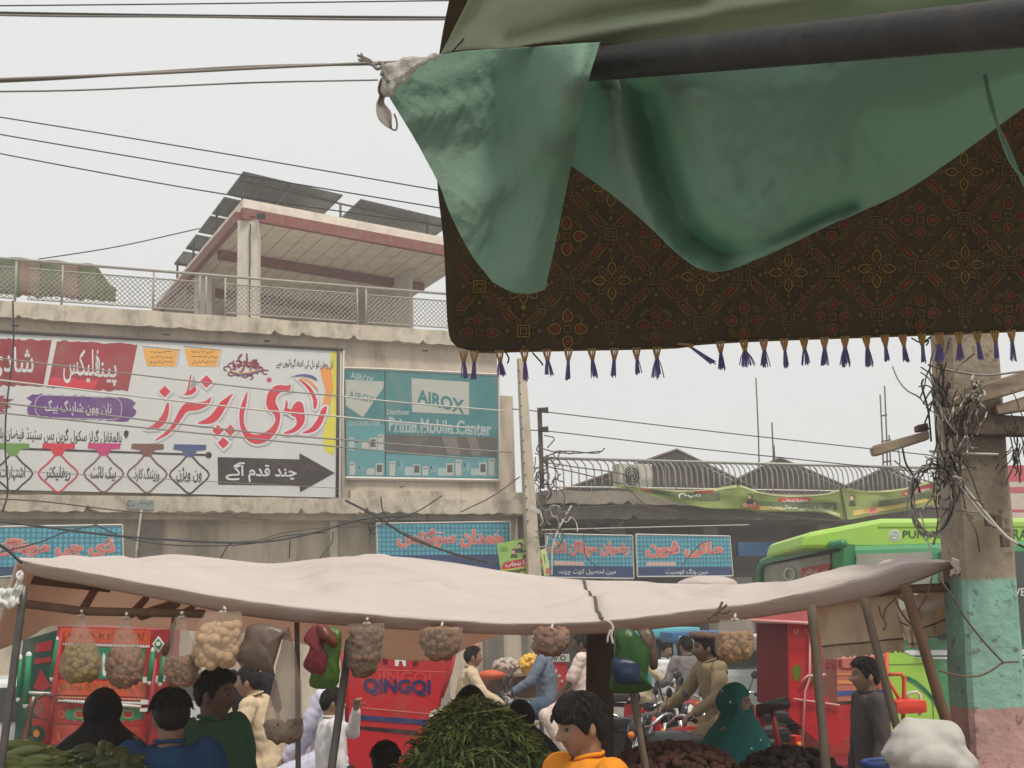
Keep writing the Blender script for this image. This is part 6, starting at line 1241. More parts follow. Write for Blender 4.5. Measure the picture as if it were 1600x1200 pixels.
HL = {'short': [(0, .064), (40, .056), (62, .03), (74, -.012), (84, -.022), (96, .012), (112, -.02), (135, -.05), (180, -.062)], 'fringe': [(0, .038), (30, .030), (55, .024), (72, -.010), (84, -.026), (96, .010), (112, -.03), (135, -.062), (180, -.07)]}
def hair_mesh(M, s_, style, vol, seed, nu=56, nv=44):
    vs = []; fs = []
    for j in range(nv+1):
        for i in range(nu):
            th = 2*PI*i/nu; ph = -PI/2+PI*j/nv; p = head_pt(th, ph); deg = math.degrees(th if th < PI else 2*PI-th); hz = interp(HL[style], deg)[0]+.006*nz(th*5, seed, 1)
            w_ = smoothstep(hz-.007, hz+.009, p.z); n_ = Vector((p.x, p.y, p.z+.02)).normalized()
            top = smoothstep(.0, .09, p.z); front = max(0, math.cos(th))
            o = vol*(.65+.6*top+.35*top*front) + .010*max(0, -math.cos(th))*(1-top) + .004*nz(th*4+p.z*30, p.z*25, seed)*(.5+top) + .003*nz(th*14+p.z*40, p.z*20, seed+3)
            p = p + n_*(o*w_ - .010*(1-w_)); vs.append(M @ (p*s_))
    for j in range(nv):
        for i in range(nu): fs.append((j*nu+i, j*nu+(i+1) % nu, (j+1)*nu+(i+1) % nu, (j+1)*nu+i))
    mb = MB(m_hair); mb.add(vs, fs, True)
    q = random.Random(seed)
    for k in range(800 if vol > .013 else 160):             # loose locks that break the outline
        th = q.uniform(0, 2*PI); ph = q.uniform(.15, 1.45); p = head_pt(th, ph); deg = math.degrees(th if th < PI else 2*PI-th)
        if p.z < interp(HL[style], deg)[0]+.012 or (p.z < .035 and deg > 60): continue
        n_ = Vector((p.x, p.y, p.z+.02)).normalized(); tz = Vector((0, 0, 1)); dn = (tz-n_*n_.z)*-1; dn = dn.normalized() if dn.length > .05 else Vector((q.uniform(-1, 1), -1, 0)); sw = Vector((-n_.y, n_.x, 0))*q.uniform(-.9, .9); a = p+n_*vol*1.05; dr = (dn+sw*.8+n_*.10).normalized(); l = q.uniform(.015, .032)*(1+vol*12)
        b = a+dr*l*.55+n_*.002; c = a+dr*l-n_*.005; mb.tube([M @ (x*s_) for x in (a-dr*.008, b, c)], [.0034*s_, .003*s_, .0005], 4)
    return mb
def ik(s_, h, l1, l2, bend):
    d = h-s_; L_ = min(d.length, (l1+l2)*.995); d = d.normalized(); h = s_+d*L_; a = (l1*l1-l2*l2+L_*L_)/(2*L_); r_ = math.sqrt(max(0, l1*l1-a*a)); bd = Vector(bend); bd = bd-d*bd.dot(d); bd = bd.normalized() if bd.length > 1e-4 else d.orthogonal().normalized()
    return s_+d*a+bd*r_, h
def hand(mb, wrist, fwd, palm, thumb_side, curl, k=1.0):
    """palm, four unequal curled fingers, and a thumb from the side of the palm"""
    f = fwd.normalized(); n_ = (palm-f*palm.dot(f)).normalized(); s_ = f.cross(n_)*thumb_side
    R_ = Matrix((s_, f, n_)).transposed(); pc = wrist+f*.045*k; mb.ell(pc, (.040*k, .050*k, .016*k), R_); mb.caps(wrist-f*.02*k, pc, .024*k, .026*k)
    for i, (off, L_) in enumerate(((.027, .070), (.010, .080), (-.008, .074), (-.025, .058))):
        p = pc+f*.040*k+s_*off*k; d = f.copy(); r_ = .0092*k
        for sg in range(3):
            a = curl*(.55+.18*sg+.05*i); d = (d*math.cos(a)+n_*math.sin(a)).normalized(); nn = (n_*math.cos(a)-f*math.sin(a)); q_ = p+d*L_*k*(.45, .30, .25)[sg]; mb.caps(p, q_, r_, r_*.9, 7); p = q_; r_ *= .92; n2 = n_
    p = pc-f*.018*k+s_*.034*k; d = (f*.55+s_*.75+n_*.35).normalized(); q_ = p+d*.034*k; mb.caps(p, q_, .0115*k, .0105*k, 7); d2 = (f*.9+s_*.15+n_*(.3+curl*.5)).normalized(); mb.caps(q_, q_+d2*.03*k, .0105*k, .009*k, 7)
def wrinkle(me, amp, f, seed, zs=.5):
    displace(me, lambda c: amp*1.35*(nz(c.x*f+seed, c.y*f, c.z*f*zs)+.6*nz(c.x*f*2.3, c.y*f*2.3+seed, c.z*f*1.3)+.8*abs(math.sin(c.z*f*1.3+c.x*f*.9+4*nz(c.x*f*.4, c.y*f*.4, c.z*f*.3+seed)))))
def person(label, px, py_top, Y, yaw, pose='stand', lean=0., head=(0, 0, 0), hands=None, shirt=None, trouser=None, sleeve='long', hem=.60, hair='short', vol=.009, vox=.011, skin=(0.27, 0.155, 0.10), hoody=None, gown=None, stache=.0, loc=None, H=None, seat=.80, group=None, kids=.96, curl=(.5, .5), apex=None, collar=True, buildk=1.0, knees=None):
    r = math.radians; tz = at(px, py_top, Y).z
    root = thing('person', label, 'person', (0, 0, 0), group)
    if pose == 'stand': k = (H or tz)/1.69; pel = Vector((0, 0, .93))
    else: k = H or 1.0; pel = Vector((0, 0, seat+.09))
    seed = (px*7+py_top*3) % 97
    Rl = Matrix.Rotation(r(lean), 3, 'X')
    up = lambda z, y=0, x=0: pel+Rl @ Vector((x, y, z))       # torso points measured from the pelvis
    neck, hc = up(.51, .005), up(.628, -.018)
    shs = [up(.465, .0, sx*.172*buildk) for sx in (-1, 1)]
    hyaw, hpit, htil = head
    HM = Matrix.Translation(hc) @ Euler((r(hpit), r(htil), r(hyaw)), 'XYZ').to_matrix().to_4x4(); HS = 1.03*kids
    if pose == 'stand': kn = [Vector((sx*.10, -.01, .49)) for sx in (-1, 1)]; an = [Vector((sx*.11, .02, .09)) for sx in (-1, 1)]; hands = hands or [Vector((sx*.27, -.08, .80)) for sx in (-1, 1)]
    else:
        kn = [pel+Vector((sx*.19, -.42, -.17)) for sx in (-1, 1)]; an = [Vector((sx*.20, -.20, .36)) for sx in (-1, 1)]; hands = hands or [Vector((sx*.33, -.47, 1.02)) for sx in (-1, 1)]
    if knees: kn = [Vector(q) for q in knees]
    hp = [pel+Vector((sx*.09, 0, -.02)) for sx in (-1, 1)]
    bb = MB(m_skin); head_mesh(bb, HM, HS)
    bb.caps(up(.40, .01), neck, .075, .056); bb.caps(neck, HM @ Vector((0, .02, -.05)), .054, .056)
    bb.loft([(pel+Vector((0, 0, -.08)), .14, .10, 0), (up(.0), .155, .105, 0), (up(.15), .135, .09, 0), (up(.32), .15, .1, 0), (up(.44), .13, .085, 0), (up(.50), .07, .06, 0)])
    eb = []; wr = []
    for i, sx in enumerate((-1, 1)):
        bend = apex[i] if apex else (sx*.6, .8, -.5); e, h = ik(shs[i], Vector(hands[i]), .285, .255, bend); eb.append(e); wr.append(h)
        bb.caps(shs[i], e, .05, .04); bb.caps(e, h, .041, .027)
        pl = Vector((-sx*.9, 0, -.25)) if pose == 'stand' else Vector((0, .1, -1)); hand(bb, h, (h-e).normalized() if curl[i] < .9 else ((h-e).normalized()+Vector((0, -.2, -.05))), pl, sx if pose == 'stand' else -sx, curl[i])
        bb.caps(hp[i], kn[i], .082, .06); bb.caps(kn[i], an[i], .056, .038); bb.caps(an[i]+Vector((0, .03, -.045)), an[i]+Vector((0, -.15, -.055)), .038, .03)
    me = fuse(bb, vox, 2 if vox > .008 else 1, [m_skin])
    iv = HM.inverted(); hcol = (0.02, 0.015, 0.013); nv_ = len(me.vertices); co_ = np.empty(nv_*3); me.vertices.foreach_get('co', co_); co_ = co_.reshape(-1, 3); Mi = np.array(iv); hp_ = (co_ @ Mi[:3, :3].T + Mi[:3, 3])/HS
    cols = np.tile(np.array((*skin, 1.0)), (nv_, 1)); near = np.where((hp_[:, 2] > -.14) & (np.abs(hp_[:, 0]) < .1) & (hp_[:, 1] < .12))[0]
    for vi in near:
        p = Vector(hp_[vi]); c = list(skin)
        if 1:
            a = abs(p.x)
            def mixin(t, w_): 
                for i in range(3): c[i] = c[i]*(1-w_)+t[i]*w_
            if p.y < -.02:
                mixin((skin[0]*.85, skin[1]*.55, skin[2]*.6), .8*smoothstep(.03, .018, a)*gs(p.z+.055, .011))
                mixin((.04, .025, .02), .5*smoothstep(.03, .01, a)*gs(p.z+.0552, .003))
                mixin(hcol, .9*smoothstep(.055, .045, a)*smoothstep(.010, .016, a)*gs(p.z-.033+.25*max(0, a-.04), .0055))
                ex = ((a-.032)/.015)**2+((p.z-.009)/.0058)**2
                mixin((.02, .015, .012), .9*smoothstep(1.7, 1.1, ex)); mixin((.32, .29, .27), smoothstep(1.0, .7, ex)); mixin((.015, .01, .008), smoothstep(1.2, .8, ((a-.032)/.0068)**2+((p.z-.009)/.0075)**2))
                if stache: mixin(hcol, stache*smoothstep(.034, .02, a)*gs(p.z+.039, .006)); mixin((skin[0]*.6, skin[1]*.6, skin[2]*.65), stache*.5*smoothstep(-.03, -.06, p.z))
            mixin((skin[0]*1.1, skin[1]*.9, skin[2]*.85), .35*gs(a-.07, .012))
        cols[vi, :3] = c
    at_ = me.color_attributes.new('Col', 'FLOAT_COLOR', 'POINT'); at_.data.foreach_set('color', cols.ravel()); pmesh('body', me, root)
    if hair: part('hair', hair_mesh(HM, HS, hair, vol, seed), root)
    cv = max(.011, vox*1.2)
    if shirt and not gown:
        sb = MB(shirt); seg = [(up(.505, .0), .085, .07, 0), (up(.47), .155, .092, 0), (up(.40), .178*buildk, .110, 0), (up(.28), .176*buildk, .120, 0), (up(.12), .164*buildk, .115, 0), (up(-.02), .172, .128, 0)]
        if pose == 'stand': seg += [(Vector((0, 0, pel.z-.18)), .20, .15, 0), (Vector((0, .0, hem)), .215, .165, 0)]
        else: seg += [(pel+Vector((0, .02, -.10)), .2, .16, 0)]
        sb.loft(seg, 22)
        for i in (0, 1):
            sb.caps(shs[i]+Vector((0, 0, -.01)), shs[i].lerp(eb[i], .5), .068, .060); 
            if sleeve == 'short': sb.caps(shs[i], shs[i].lerp(eb[i], .85), .072, .066)
            else: sb.caps(shs[i].lerp(eb[i], .4), eb[i], .060, .052); sb.caps(eb[i], eb[i].lerp(wr[i], .88), .052, .040)
        if pose != 'stand' and hem < .9:
            for i in (0, 1): sb.caps(hp[i], hp[i].lerp(kn[i], .75), .115, .10)
        ms = fuse(sb, cv, 3); wrinkle(ms, .0065 if vox < .009 else .006, 11 if vox < .009 else 17, seed); pmesh('shirt', ms, root)
        if collar:
            cb = MB(shirt); cc = up(.505, -.003); P_ = [cc+Rl @ Vector((.068*math.sin(a), -.066*math.cos(a)+.006, .022-.018*math.cos(a)**3*(1 if math.cos(a) > 0 else .2))) for a in [2*PI*j/22 for j in range(1, 22)]]; cb.tube(P_, .009, 7); part('collar', cb, root)
    if trouser and not gown:
        tb = MB(trouser); tb.ell(pel+Vector((0, .01, -.03)), (.175, .14, .13))
        for i in (0, 1): tb.caps(hp[i], kn[i], .10, .085); tb.caps(kn[i], kn[i].lerp(an[i], .93), .085, .062)
        ms = fuse(tb, cv, 3); wrinkle(ms, .008, 10, seed+5); pmesh('trousers', ms, root)
    if gown:
        gb = MB(gown); gb.loft([(up(.50), .07, .06, 0), (up(.45), .175, .11, 0), (up(.30), .215, .15, 0), (up(.05), .23, .18, 0), (Vector((0, 0, .55)), .27, .22, 0), (Vector((0, 0, .06)), .33, .27, 0)], 22)
        for i in (0, 1): gb.caps(shs[i]+Vector((0, 0, -.03)), eb[i], .062, .068); gb.caps(eb[i], eb[i].lerp(wr[i], .9), .068, .06)
        ms = fuse(gb, cv, 3); wrinkle(ms, .009, 9, seed); pmesh('gown', ms, root)
    if hoody:                                                # veil: cloth over the head and shoulders, open at the face
        m_, cover = hoody; vs = []; fs = []; nu, nv = 48, 40
        for j in range(nv+1):
            t = j/nv
            for i in range(nu):
                a = 2*PI*i/nu; fr = math.cos(a)
                if t < .45:
                    ph = PI/2-t/.45*(PI/2+.35); p = head_pt(a, ph); p = Vector((p.x*1.22, p.y*1.2 if p.y > 0 else p.y*1.04, p.z*1.12+.004))
                    if (cover and fr > .35 and -.03 < p.z < .060) or (not cover and fr > -.25 and p.z < .050-.02*max(0, -fr)): p = p*.80                      # sits inside the face there
                    w_ = HM @ (p*HS)
                else:
                    u_ = (t-.45)/.55; p0 = head_pt(a, -.35); p0 = HM @ (Vector((p0.x*1.22, p0.y*1.15, p0.z*1.1))*HS); rx = .06+.225*min(1, u_/.2)**.75+(.12*u_ if gown is k_teal else .03*u_); ry = .06+.12*min(1, u_/.25)**.8+.03*u_
                    c = up(.47-(.34 if cover else .06)*u_, .0); q_ = c+Rl @ Vector((rx*math.sin(a), -ry*math.cos(a), .02)); w_ = p0.lerp(q_, smoothstep(0, .35, u_))
                    if not cover and fr > -.25: w_ = (HM @ Vector((0, .02, -.06))).lerp(up(.49, .01), u_)+Vector((.03*math.sin(a), -.03*math.cos(a), 0))
                d = Vector((math.sin(a), -math.cos(a), 0)); w_ = w_+d*(.012*nz(math.sin(a)*3+t*5, math.cos(a)*3, seed+t*4)+.009*abs(math.sin(a*5+t*11+4*nz(t*3, math.sin(a)*1.5, seed))))*smoothstep(.10, .42, t)
                vs.append(w_)
        for j in range(nv):
            for i in range(nu): fs.append((j*nu+i, j*nu+(i+1) % nu, (j+1)*nu+(i+1) % nu, (j+1)*nu+i))
        vb = MB(m_); vb.add(vs, fs, True); o = part('veil', vb, root); solid(o, .005)
    root.scale = (k,)*3
    if loc is not None: root.location = loc
    else:
        p = at(px, py_top, Y); L0 = Matrix.Rotation(yaw, 3, 'Z') @ (Vector((hc.x, hc.y, 0))*k); root.location = Vector((p.x-L0.x, Y-L0.y, 0))
    root.rotation_euler.z = yaw; root['_k'] = 0; del root['_k']; return root
D2 = math.radians
k_blk = cloth('black_cloth', 28, 26, 27); k_navy = cloth('dark_blue_shirt', 42, 72, 112); k_grn = cloth('green_shirt', 62, 106, 82); k_gw = cloth('grey_white_kurta', 206, 202, 202); k_org = cloth('orange_shirt', 214, 134, 40); k_dk = cloth('charcoal_shirt', 72, 66, 68)
k_dnm = cloth('blue_grey_shirt', 102, 112, 128); k_jean = cloth('denim', 80, 96, 116, .25); k_pnk = cloth('pale_pink_kurta', 220, 198, 188); k_bei = cloth('beige_kurta', 190, 170, 142); k_wht = cloth('white_shirt', 214, 216, 220); k_gry = cloth('grey_kurta', 124, 118, 118); k_kha = cloth('khaki_kurta', 132, 116, 90); k_lil = cloth('lilac_shirt', 196, 194, 214); k_bt = cloth('black_tshirt', 42, 40, 46)
def teal_mat():
    m = cloth('teal_veil', 34, 96, 96, .2); n = m.node_tree; L = n.links.new; b = n.nodes['Principled BSDF']; src = b.inputs['Base Color'].links[0].from_socket
    tc = n.nodes.new('ShaderNodeTexCoord'); v = n.nodes.new('ShaderNodeTexVoronoi'); v.inputs['Scale'].default_value = 14; L(tc.outputs['Object'], v.inputs['Vector']); r_ = n.nodes.new('ShaderNodeMapRange'); r_.inputs[1].default_value = .10; r_.inputs[2].default_value = .15; r_.inputs[3].default_value = 1; r_.inputs[4].default_value = 0; L(v.outputs['Distance'], r_.inputs[0])
    mx_ = n.nodes.new('ShaderNodeMix'); mx_.data_type = 'RGBA'; L(r_.outputs[0], mx_.inputs[0]); L(src, mx_.inputs[6]); mx_.inputs[7].default_value = (.5, .58, .56, 1); L(mx_.outputs[2], b.inputs['Base Color']); return m
k_teal = teal_mat(); k_pink = cloth('pink_veil', 208, 84, 128)
# customers around the stall
person('woman seen from behind in a black hood and gown', 162, 1074, 6.5, PI-.1, gown=k_blk, hoody=(k_blk, True), hair=None, head=(0, 8, 0), vox=.01)
person('man seen from behind in a dark blue shirt, black hair', 268, 1074, 5.7, PI+.12, shirt=k_navy, trouser=k_dk, sleeve='short', vol=.016, vox=.008, head=(14, 6, 0))
person('man in a green collared shirt facing right under the bag of pale balls', 338, 1042, 6.3, D2(62), shirt=k_grn, trouser=k_dk, sleeve='short', vol=.014, vox=.0075, skin=(.17, .10, .065), head=(14, 4, 0))
person('man in a pale grey kurta holding a hand to his face', 520, 1073, 9.2, D2(112), shirt=k_gw, trouser=k_gw, vol=.013, vox=.0075, head=(-6, 4, 0), hands=[Vector((-.27, -.06, .82)), Vector((.10, -.24, 1.50))], apex=[(-.6, .8, -.5), (.6, -.6, -.8)], curl=(.5, .85))
person('boy in an orange shirt looking down to the left', 905, 1082, 4.85, D2(-58), shirt=k_org, trouser=k_dk, hair='fringe', kids=.96, vol=.020, vox=.0055, skin=(.30, .165, .10), head=(-8, 10, 0), stache=.35, hands=[Vector((-.24, -.28, .95)), Vector((.24, -.2, .92))])
person('woman wrapped in a dotted teal veil looking right', 1148, 1066, 7.1, D2(62), gown=k_teal, hoody=(k_teal, True), hair=None, vox=.008, buildk=1.0, head=(8, 2, 0), skin=(.24, .14, .09))
person('young man in a charcoal shirt seen in left profile', 1349, 1027, 8.6, D2(-84), shirt=k_dk, trouser=k_dk, sleeve='long', kids=1.0, vol=.017, vox=.0055, skin=(.27, .155, .10), head=(0, 0, 0), stache=.25)
person('small child with black hair in front of the red tailboard', 602, 1158, 6.4, PI, gown=k_blk, hair='short', vol=.018, vox=.01, skin=(.12, .07, .05))
person('woman in black veil behind the top of the herb heap', 735, 1070, 7.4, PI-.3, gown=k_blk, hoody=(k_blk, True), hair=None, vox=.011)
wp = person('woman in black veil with a pink scarf right of the herb heap', 812, 1092, 7.8, PI+.6, gown=k_blk, hoody=(k_blk, True), hair=None, vox=.011)
sb = MB(k_pink); sb.ell((.14, -.02, 1.44), (.09, .12, .07)); sb.caps((.14, -.05, 1.45), (.2, -.12, 1.3), .07, .05); ms = fuse(sb, .012, 3); wrinkle(ms, .006, 14, 3); pmesh('scarf', ms, wp)
# riders and street people
def rider(label, key, x, top=None, pil=False, **k):
    b = bikes[key]; yb = b.rotation_euler.z; p = b.location+Matrix.Rotation(yb, 3, 'Z') @ Vector((x, 0, 0)); k.setdefault('hands', None)
    if k['hands'] is None:
        f = .30-x; k['hands'] = [Vector((sx*.33, -f+.03, 1.0)) for sx in (-1, 1)] if not pil else [Vector((sx*.17, -.30, .93)) for sx in (-1, 1)]
    return person(label, 800, 1000, p.y, yb+PI/2, pose='ride', loc=(p.x, p.y, 0), seat=.80+(.04 if pil else 0), curl=(1.0, 1.0) if not pil else (.5, .5), **k)
rider('rider in a blue grey shirt and jeans on the black motorcycle', 'blue', -.12, shirt=k_dnm, trouser=k_jean, hem=.95, lean=6, vox=.009, vol=.012, stache=.5, skin=(.24, .14, .095), H=1.03)
rider('pillion passenger in a pale pink kurta behind the rider in blue', 'blue', -.52, pil=True, shirt=k_pnk, trouser=k_pnk, sleeve='short', hem=.7, lean=-2, vox=.01, skin=(.13, .075, .055), stache=.5, H=1.0)
rider('rider in pale kurta with his arm stretched right beside the tailboard', 'left', -.15, shirt=k_bei, trouser=k_bei, hem=.7, lean=10, vox=.01, H=.98)
rider('rider in loose beige trousers half hidden by the green bags', 'sit', -.15, shirt=k_bei, trouser=k_bei, hem=.7, vox=.011, lean=5, H=.98)
rk = rider('rider in a khaki kurta with a dark cloth over his head', 'brown', -.15, shirt=k_kha, trouser=k_kha, hem=.7, lean=12, vox=.0095, hair='short', vol=.012, stache=.5, skin=(.16, .09, .062), H=1.04)
hb_ = MB(cloth('head_cloth', 96, 80, 70)); hb_.ell((0, -.135, 1.605), (.105, .135, .035), Matrix.Rotation(-.12, 3, 'X')); hb_.ell((0, -.05, 1.56), (.10, .05, .07)); hb_.caps((.05, -.03, 1.55), (.08, .0, 1.42), .05, .03); hb_.caps((-.05, -.03, 1.55), (-.08, .0, 1.44), .05, .03); ms = fuse(hb_, .012, 3); wrinkle(ms, .006, 16, 3); pmesh('head_cloth', ms, rk)
rider('rider in a beige kurta leaning to his handlebar behind the tall bag', 'near', -.14, shirt=k_bei, trouser=k_bei, hem=.7, lean=16, vox=.009, H=.98)
rider('passenger in a lilac white shirt behind the red and green bags', 'near', -.56, pil=True, shirt=k_lil, trouser=k_lil, hem=.7, vox=.01, H=.97)
person('man in a white shirt standing by the turquoise rickshaw', 1040, 1003, 17.5, D2(30), shirt=k_wht, trouser=k_gry, vox=.011, vol=.012, head=(10, 8, 0), stache=.4)
person('man in a grey kurta seen from behind beside the red motorcycle', 1070, 993, 15.9, PI+.5, shirt=k_gry, trouser=k_gry, hem=.55, vox=.011, vol=.013, hands=[Vector((-.27, -.02, .82)), Vector((.2, -.3, 1.08))])
t = person('man in a black t-shirt with white lettering behind the grey plastic sheet', 386, 1004, 11.6, D2(-18), shirt=k_bt, trouser=k_dk, sleeve='short', vox=.01, vol=.012, lean=8, head=(20, 0, 0), hands=[Vector((-.25, -.25, .95)), Vector((.27, -.05, .82))])
lt = MB(k_wht); v_, f_ = glyphs('sport', .0); v_ = (v_-v_.min(0))/(v_.max(0)-v_.min(0))
lt.add([(-.10+.20*a, -.145-.012*(1-((a-.5)*2)**2), 1.24+.07*b+.02*a) for a, b in v_], f_, False); part('shirt_lettering', lt, t)
# ================================================================== patterned canopy above the viewer
m_pat = mat('carpet_cloth', (0.082, 0.060, 0.036), .9, .3, 9, bump=.2, bscale=160, trans=.35, tcol=(0.11, 0.066, 0.038))
def pcol(n, r_, g_, b_): return mat(n, srgb(r_, g_, b_), .9, .3, 30, trans=.3)
p_red, p_pink, p_yel, p_gld, p_olv = pcol('motif_red', 126, 64, 50), pcol('motif_brick', 112, 70, 54), pcol('motif_yellow', 146, 120, 60), pcol('motif_gold', 116, 95, 62), pcol('motif_olive', 100, 86, 54)
CL = [(-320, 760), (-20, 706), (60, 690), (130, 682), (280, 683), (380, 693), (500, 699), (522, 702)]
def cl_x(y): return interp(CL, y)[0]
def cl_b(x): return interp([(690, 552), (760, 551), (900, 548), (1060, 544), (1090, 539), (1200, 533), (1400, 526), (1600, 518), (1760, 512)], x)[0]
def can_Y(y): return 3.05-.95*smoothstep(560, -320, y) - .3*max(0, (-y)/320)
def can_pt(x, y, off=0.0): return at(x, y, can_Y(y)+.03*nz(x*.006, y*.005)+.012*nz(x*.02, y*.012)-off)
def can_grid(u, v):
    # rows from the top (v=0) to the hem; rounded lower left corner
    x = 680+1080*u; b = cl_b(x); y = -320+(b+320)*v; lx = cl_x(min(y, 522))
    if y > 522: lx = 702+46*(1-math.sqrt(max(0, 1-((y-522)/29.5)**2)))
    x = lx+(1760-lx)*u; b2 = cl_b(x); y = min(y, b2); return can_pt(x, y)
can = thing('patterned_canopy', 'dark carpet patterned canopy cloth with violet and yellow tassels overhead', 'canopy', can_pt(1200, 300))
mb = MB(m_pat); mb.grid(can_grid, 110, 90); o = part('cloth', mb, can); solid(o, .004, 1)
ov = MB(p_red); F_ = lambda x, y, o: can_pt(x, y, .004+o)
fade = lambda y: 1
PX, PY = 138.0, 145.0
def ring(cx, cy, pts, m, wd, o=.0): ov.use(m); stroke(ov, [(cx+a, cy+b) for a, b in pts], wd*1.35, F_, o, True)
def fill(cx, cy, pts, m, o=.0): ov.use(m); art(ov, [(cx+a, cy+b) for a, b in pts], F_, o)
def inside(x, y, r): return x-r > cl_x(min(y, 522))+2 and y+r < cl_b(x)-4 and -120 < y and x+r < 1740
def rot(p, a): return [(x*math.cos(a)-y*math.sin(a), x*math.sin(a)+y*math.cos(a)) for x, y in p]
petal = lambda l0, l1, wd: [(l0, 0), (l0+(l1-l0)*.3, -wd*.8), (l0+(l1-l0)*.6, -wd), (l0+(l1-l0)*.85, -wd*.55), (l1, 0), (l0+(l1-l0)*.85, wd*.55), (l0+(l1-l0)*.6, wd), (l0+(l1-l0)*.3, wd*.8)]
q = random.Random(77)
for j in range(-5, 9):
    for i in range(-1, 9):
        for half in (0, 1):
            cy = 517-j*PY-half*PY/2; sx = 818+i*PX-(half*PX/2)-j*1.5; sy = cy-(sx-818)*.045
            if inside(sx, sy, 11):                         # nested squares
                for s_, wd in ((9, 1.6), (4.6, 1.2)): ring(sx, sy, [(-s_, -s_), (s_, -s_), (s_, s_), (-s_, s_)], p_gld if i > 0 else p_yel, wd)
            if inside(sx, sy, 24):                         # small leaves round each square
                for k in range(4):
                    for e in (-.32, .32): a = k*PI/2+e; fill(sx+17*math.cos(a), sy+17*math.sin(a), rot([(-5, 0), (-1, -2), (5, 0), (-1, 2)], a), p_olv)
                    a = k*PI/2; fill(sx+25*math.cos(a), sy+25*math.sin(a), rot([(-3.5, 0), (0, -3.5), (3.5, 0), (0, 3.5)], a), p_gld)
            for sg in (1, -1):                             # long hexagon bars along the diagonals
                for f in (.32, .68):
                    bx, by = sx+sg*PX/2*f, sy-PY/2*f; a = math.atan2(-PY/2, sg*PX/2)
                    if inside(bx, by, 13):
                        hx = rot([(-16, 0), (-10, -5.5), (10, -5.5), (16, 0), (10, 5.5), (-10, 5.5)], a); ring(bx, by, hx, p_gld, 1.3); ring(bx, by, [(x_*1.32, y_*1.5) for x_, y_ in hx], p_olv, .9); fill(bx, by, rot([(-10, -2.6), (10, -2.6), (10, 2.6), (-10, 2.6)], a), p_pink if q.random() < .7 else p_red)
            fx, fy = sx+PX/2, sy-PX/2*.045
            if half == 0:                                   # clusters of red buds
                if not inside(fx, fy, 20): 
                    if not inside(fx, fy-8, 14): continue
                ring(fx, fy, [(-5, -5), (5, -5), (5, 5), (-5, 5)], p_gld, 1.6)
                for k in range(4):
                    a = k*PI/2; bx, by = fx+19*math.cos(a), fy+19*math.sin(a)
                    if not inside(bx, by, 10): continue
                    bud = rot(smooth_closed([(-8, 0), (-4, -7), (4, -7), (12, 0), (4, 7), (-4, 7)], 2), a); ring(bx, by, bud, p_gld if i else p_yel, 1.3); fill(bx, by, [(x*.62, y*.62) for x, y in bud], p_red)
                    for b2 in (a+PI/4,):
                        lx, ly = fx+27*math.cos(b2), fy+27*math.sin(b2)
                        if inside(lx, ly, 9):
                            for e in (-1, 0, 1): fill(lx+5*e*math.sin(b2), ly-5*e*math.cos(b2), rot([(-7, 0), (-2, -2.6), (6, 0), (-2, 2.6)], b2+e*.5), p_olv)
            elif inside(fx, fy, 38):                        # eight petalled daisies
                ring(fx, fy, circ(0, 0, 5, 10), p_gld, 1.4)
                for k in range(4):
                    a = PI/4+k*PI/2
                    for e in (-.5, 0, .5): fill(fx+42*math.cos(a+e*.5), fy+42*math.sin(a+e*.5), rot([(-7, 0), (-1, -2.4), (7, 0), (-1, 2.4)], a+e), p_olv)
                for k in range(8): ring(fx, fy, rot(petal(8, 30, 6.2), k*PI/4), p_gld if (k % 2 and i) else p_yel, 1.3); fill(fx, fy, rot(petal(12, 24, 2.2), k*PI/4), p_olv)
                for k in range(4): fill(fx, fy, rot([(31, 0), (36, -5), (41, 0), (36, 5)], k*PI/2), p_yel if i < 1 else p_olv)
part('woven_pattern', ov, can)
mb = MB(p_gld); mb.tube([can_pt(x, cl_b(x)-1, .0) for x in range(750, 1750, 14)], .0025, 4); part('hem', mb, can)
m_tv = mat('tassel_violet', srgb(158, 142, 192), .8, .2, 40, trans=.6); m_ty = mat('tassel_yellow', srgb(206, 176, 116), .8, .2, 40, trans=.6); m_tb = mat('tassel_tan', srgb(210, 176, 136), .8, .2, 40, trans=.6)
TX = [724, 741, 780, 819, 854, 888, 924, 960, 994, 1026, 1084, 1125, 1162, 1193, 1225, 1256, 1288, 1320, 1353, 1382, 1410, 1440, 1467, 1498, 1526, 1554, 1580, 1612, 1644]
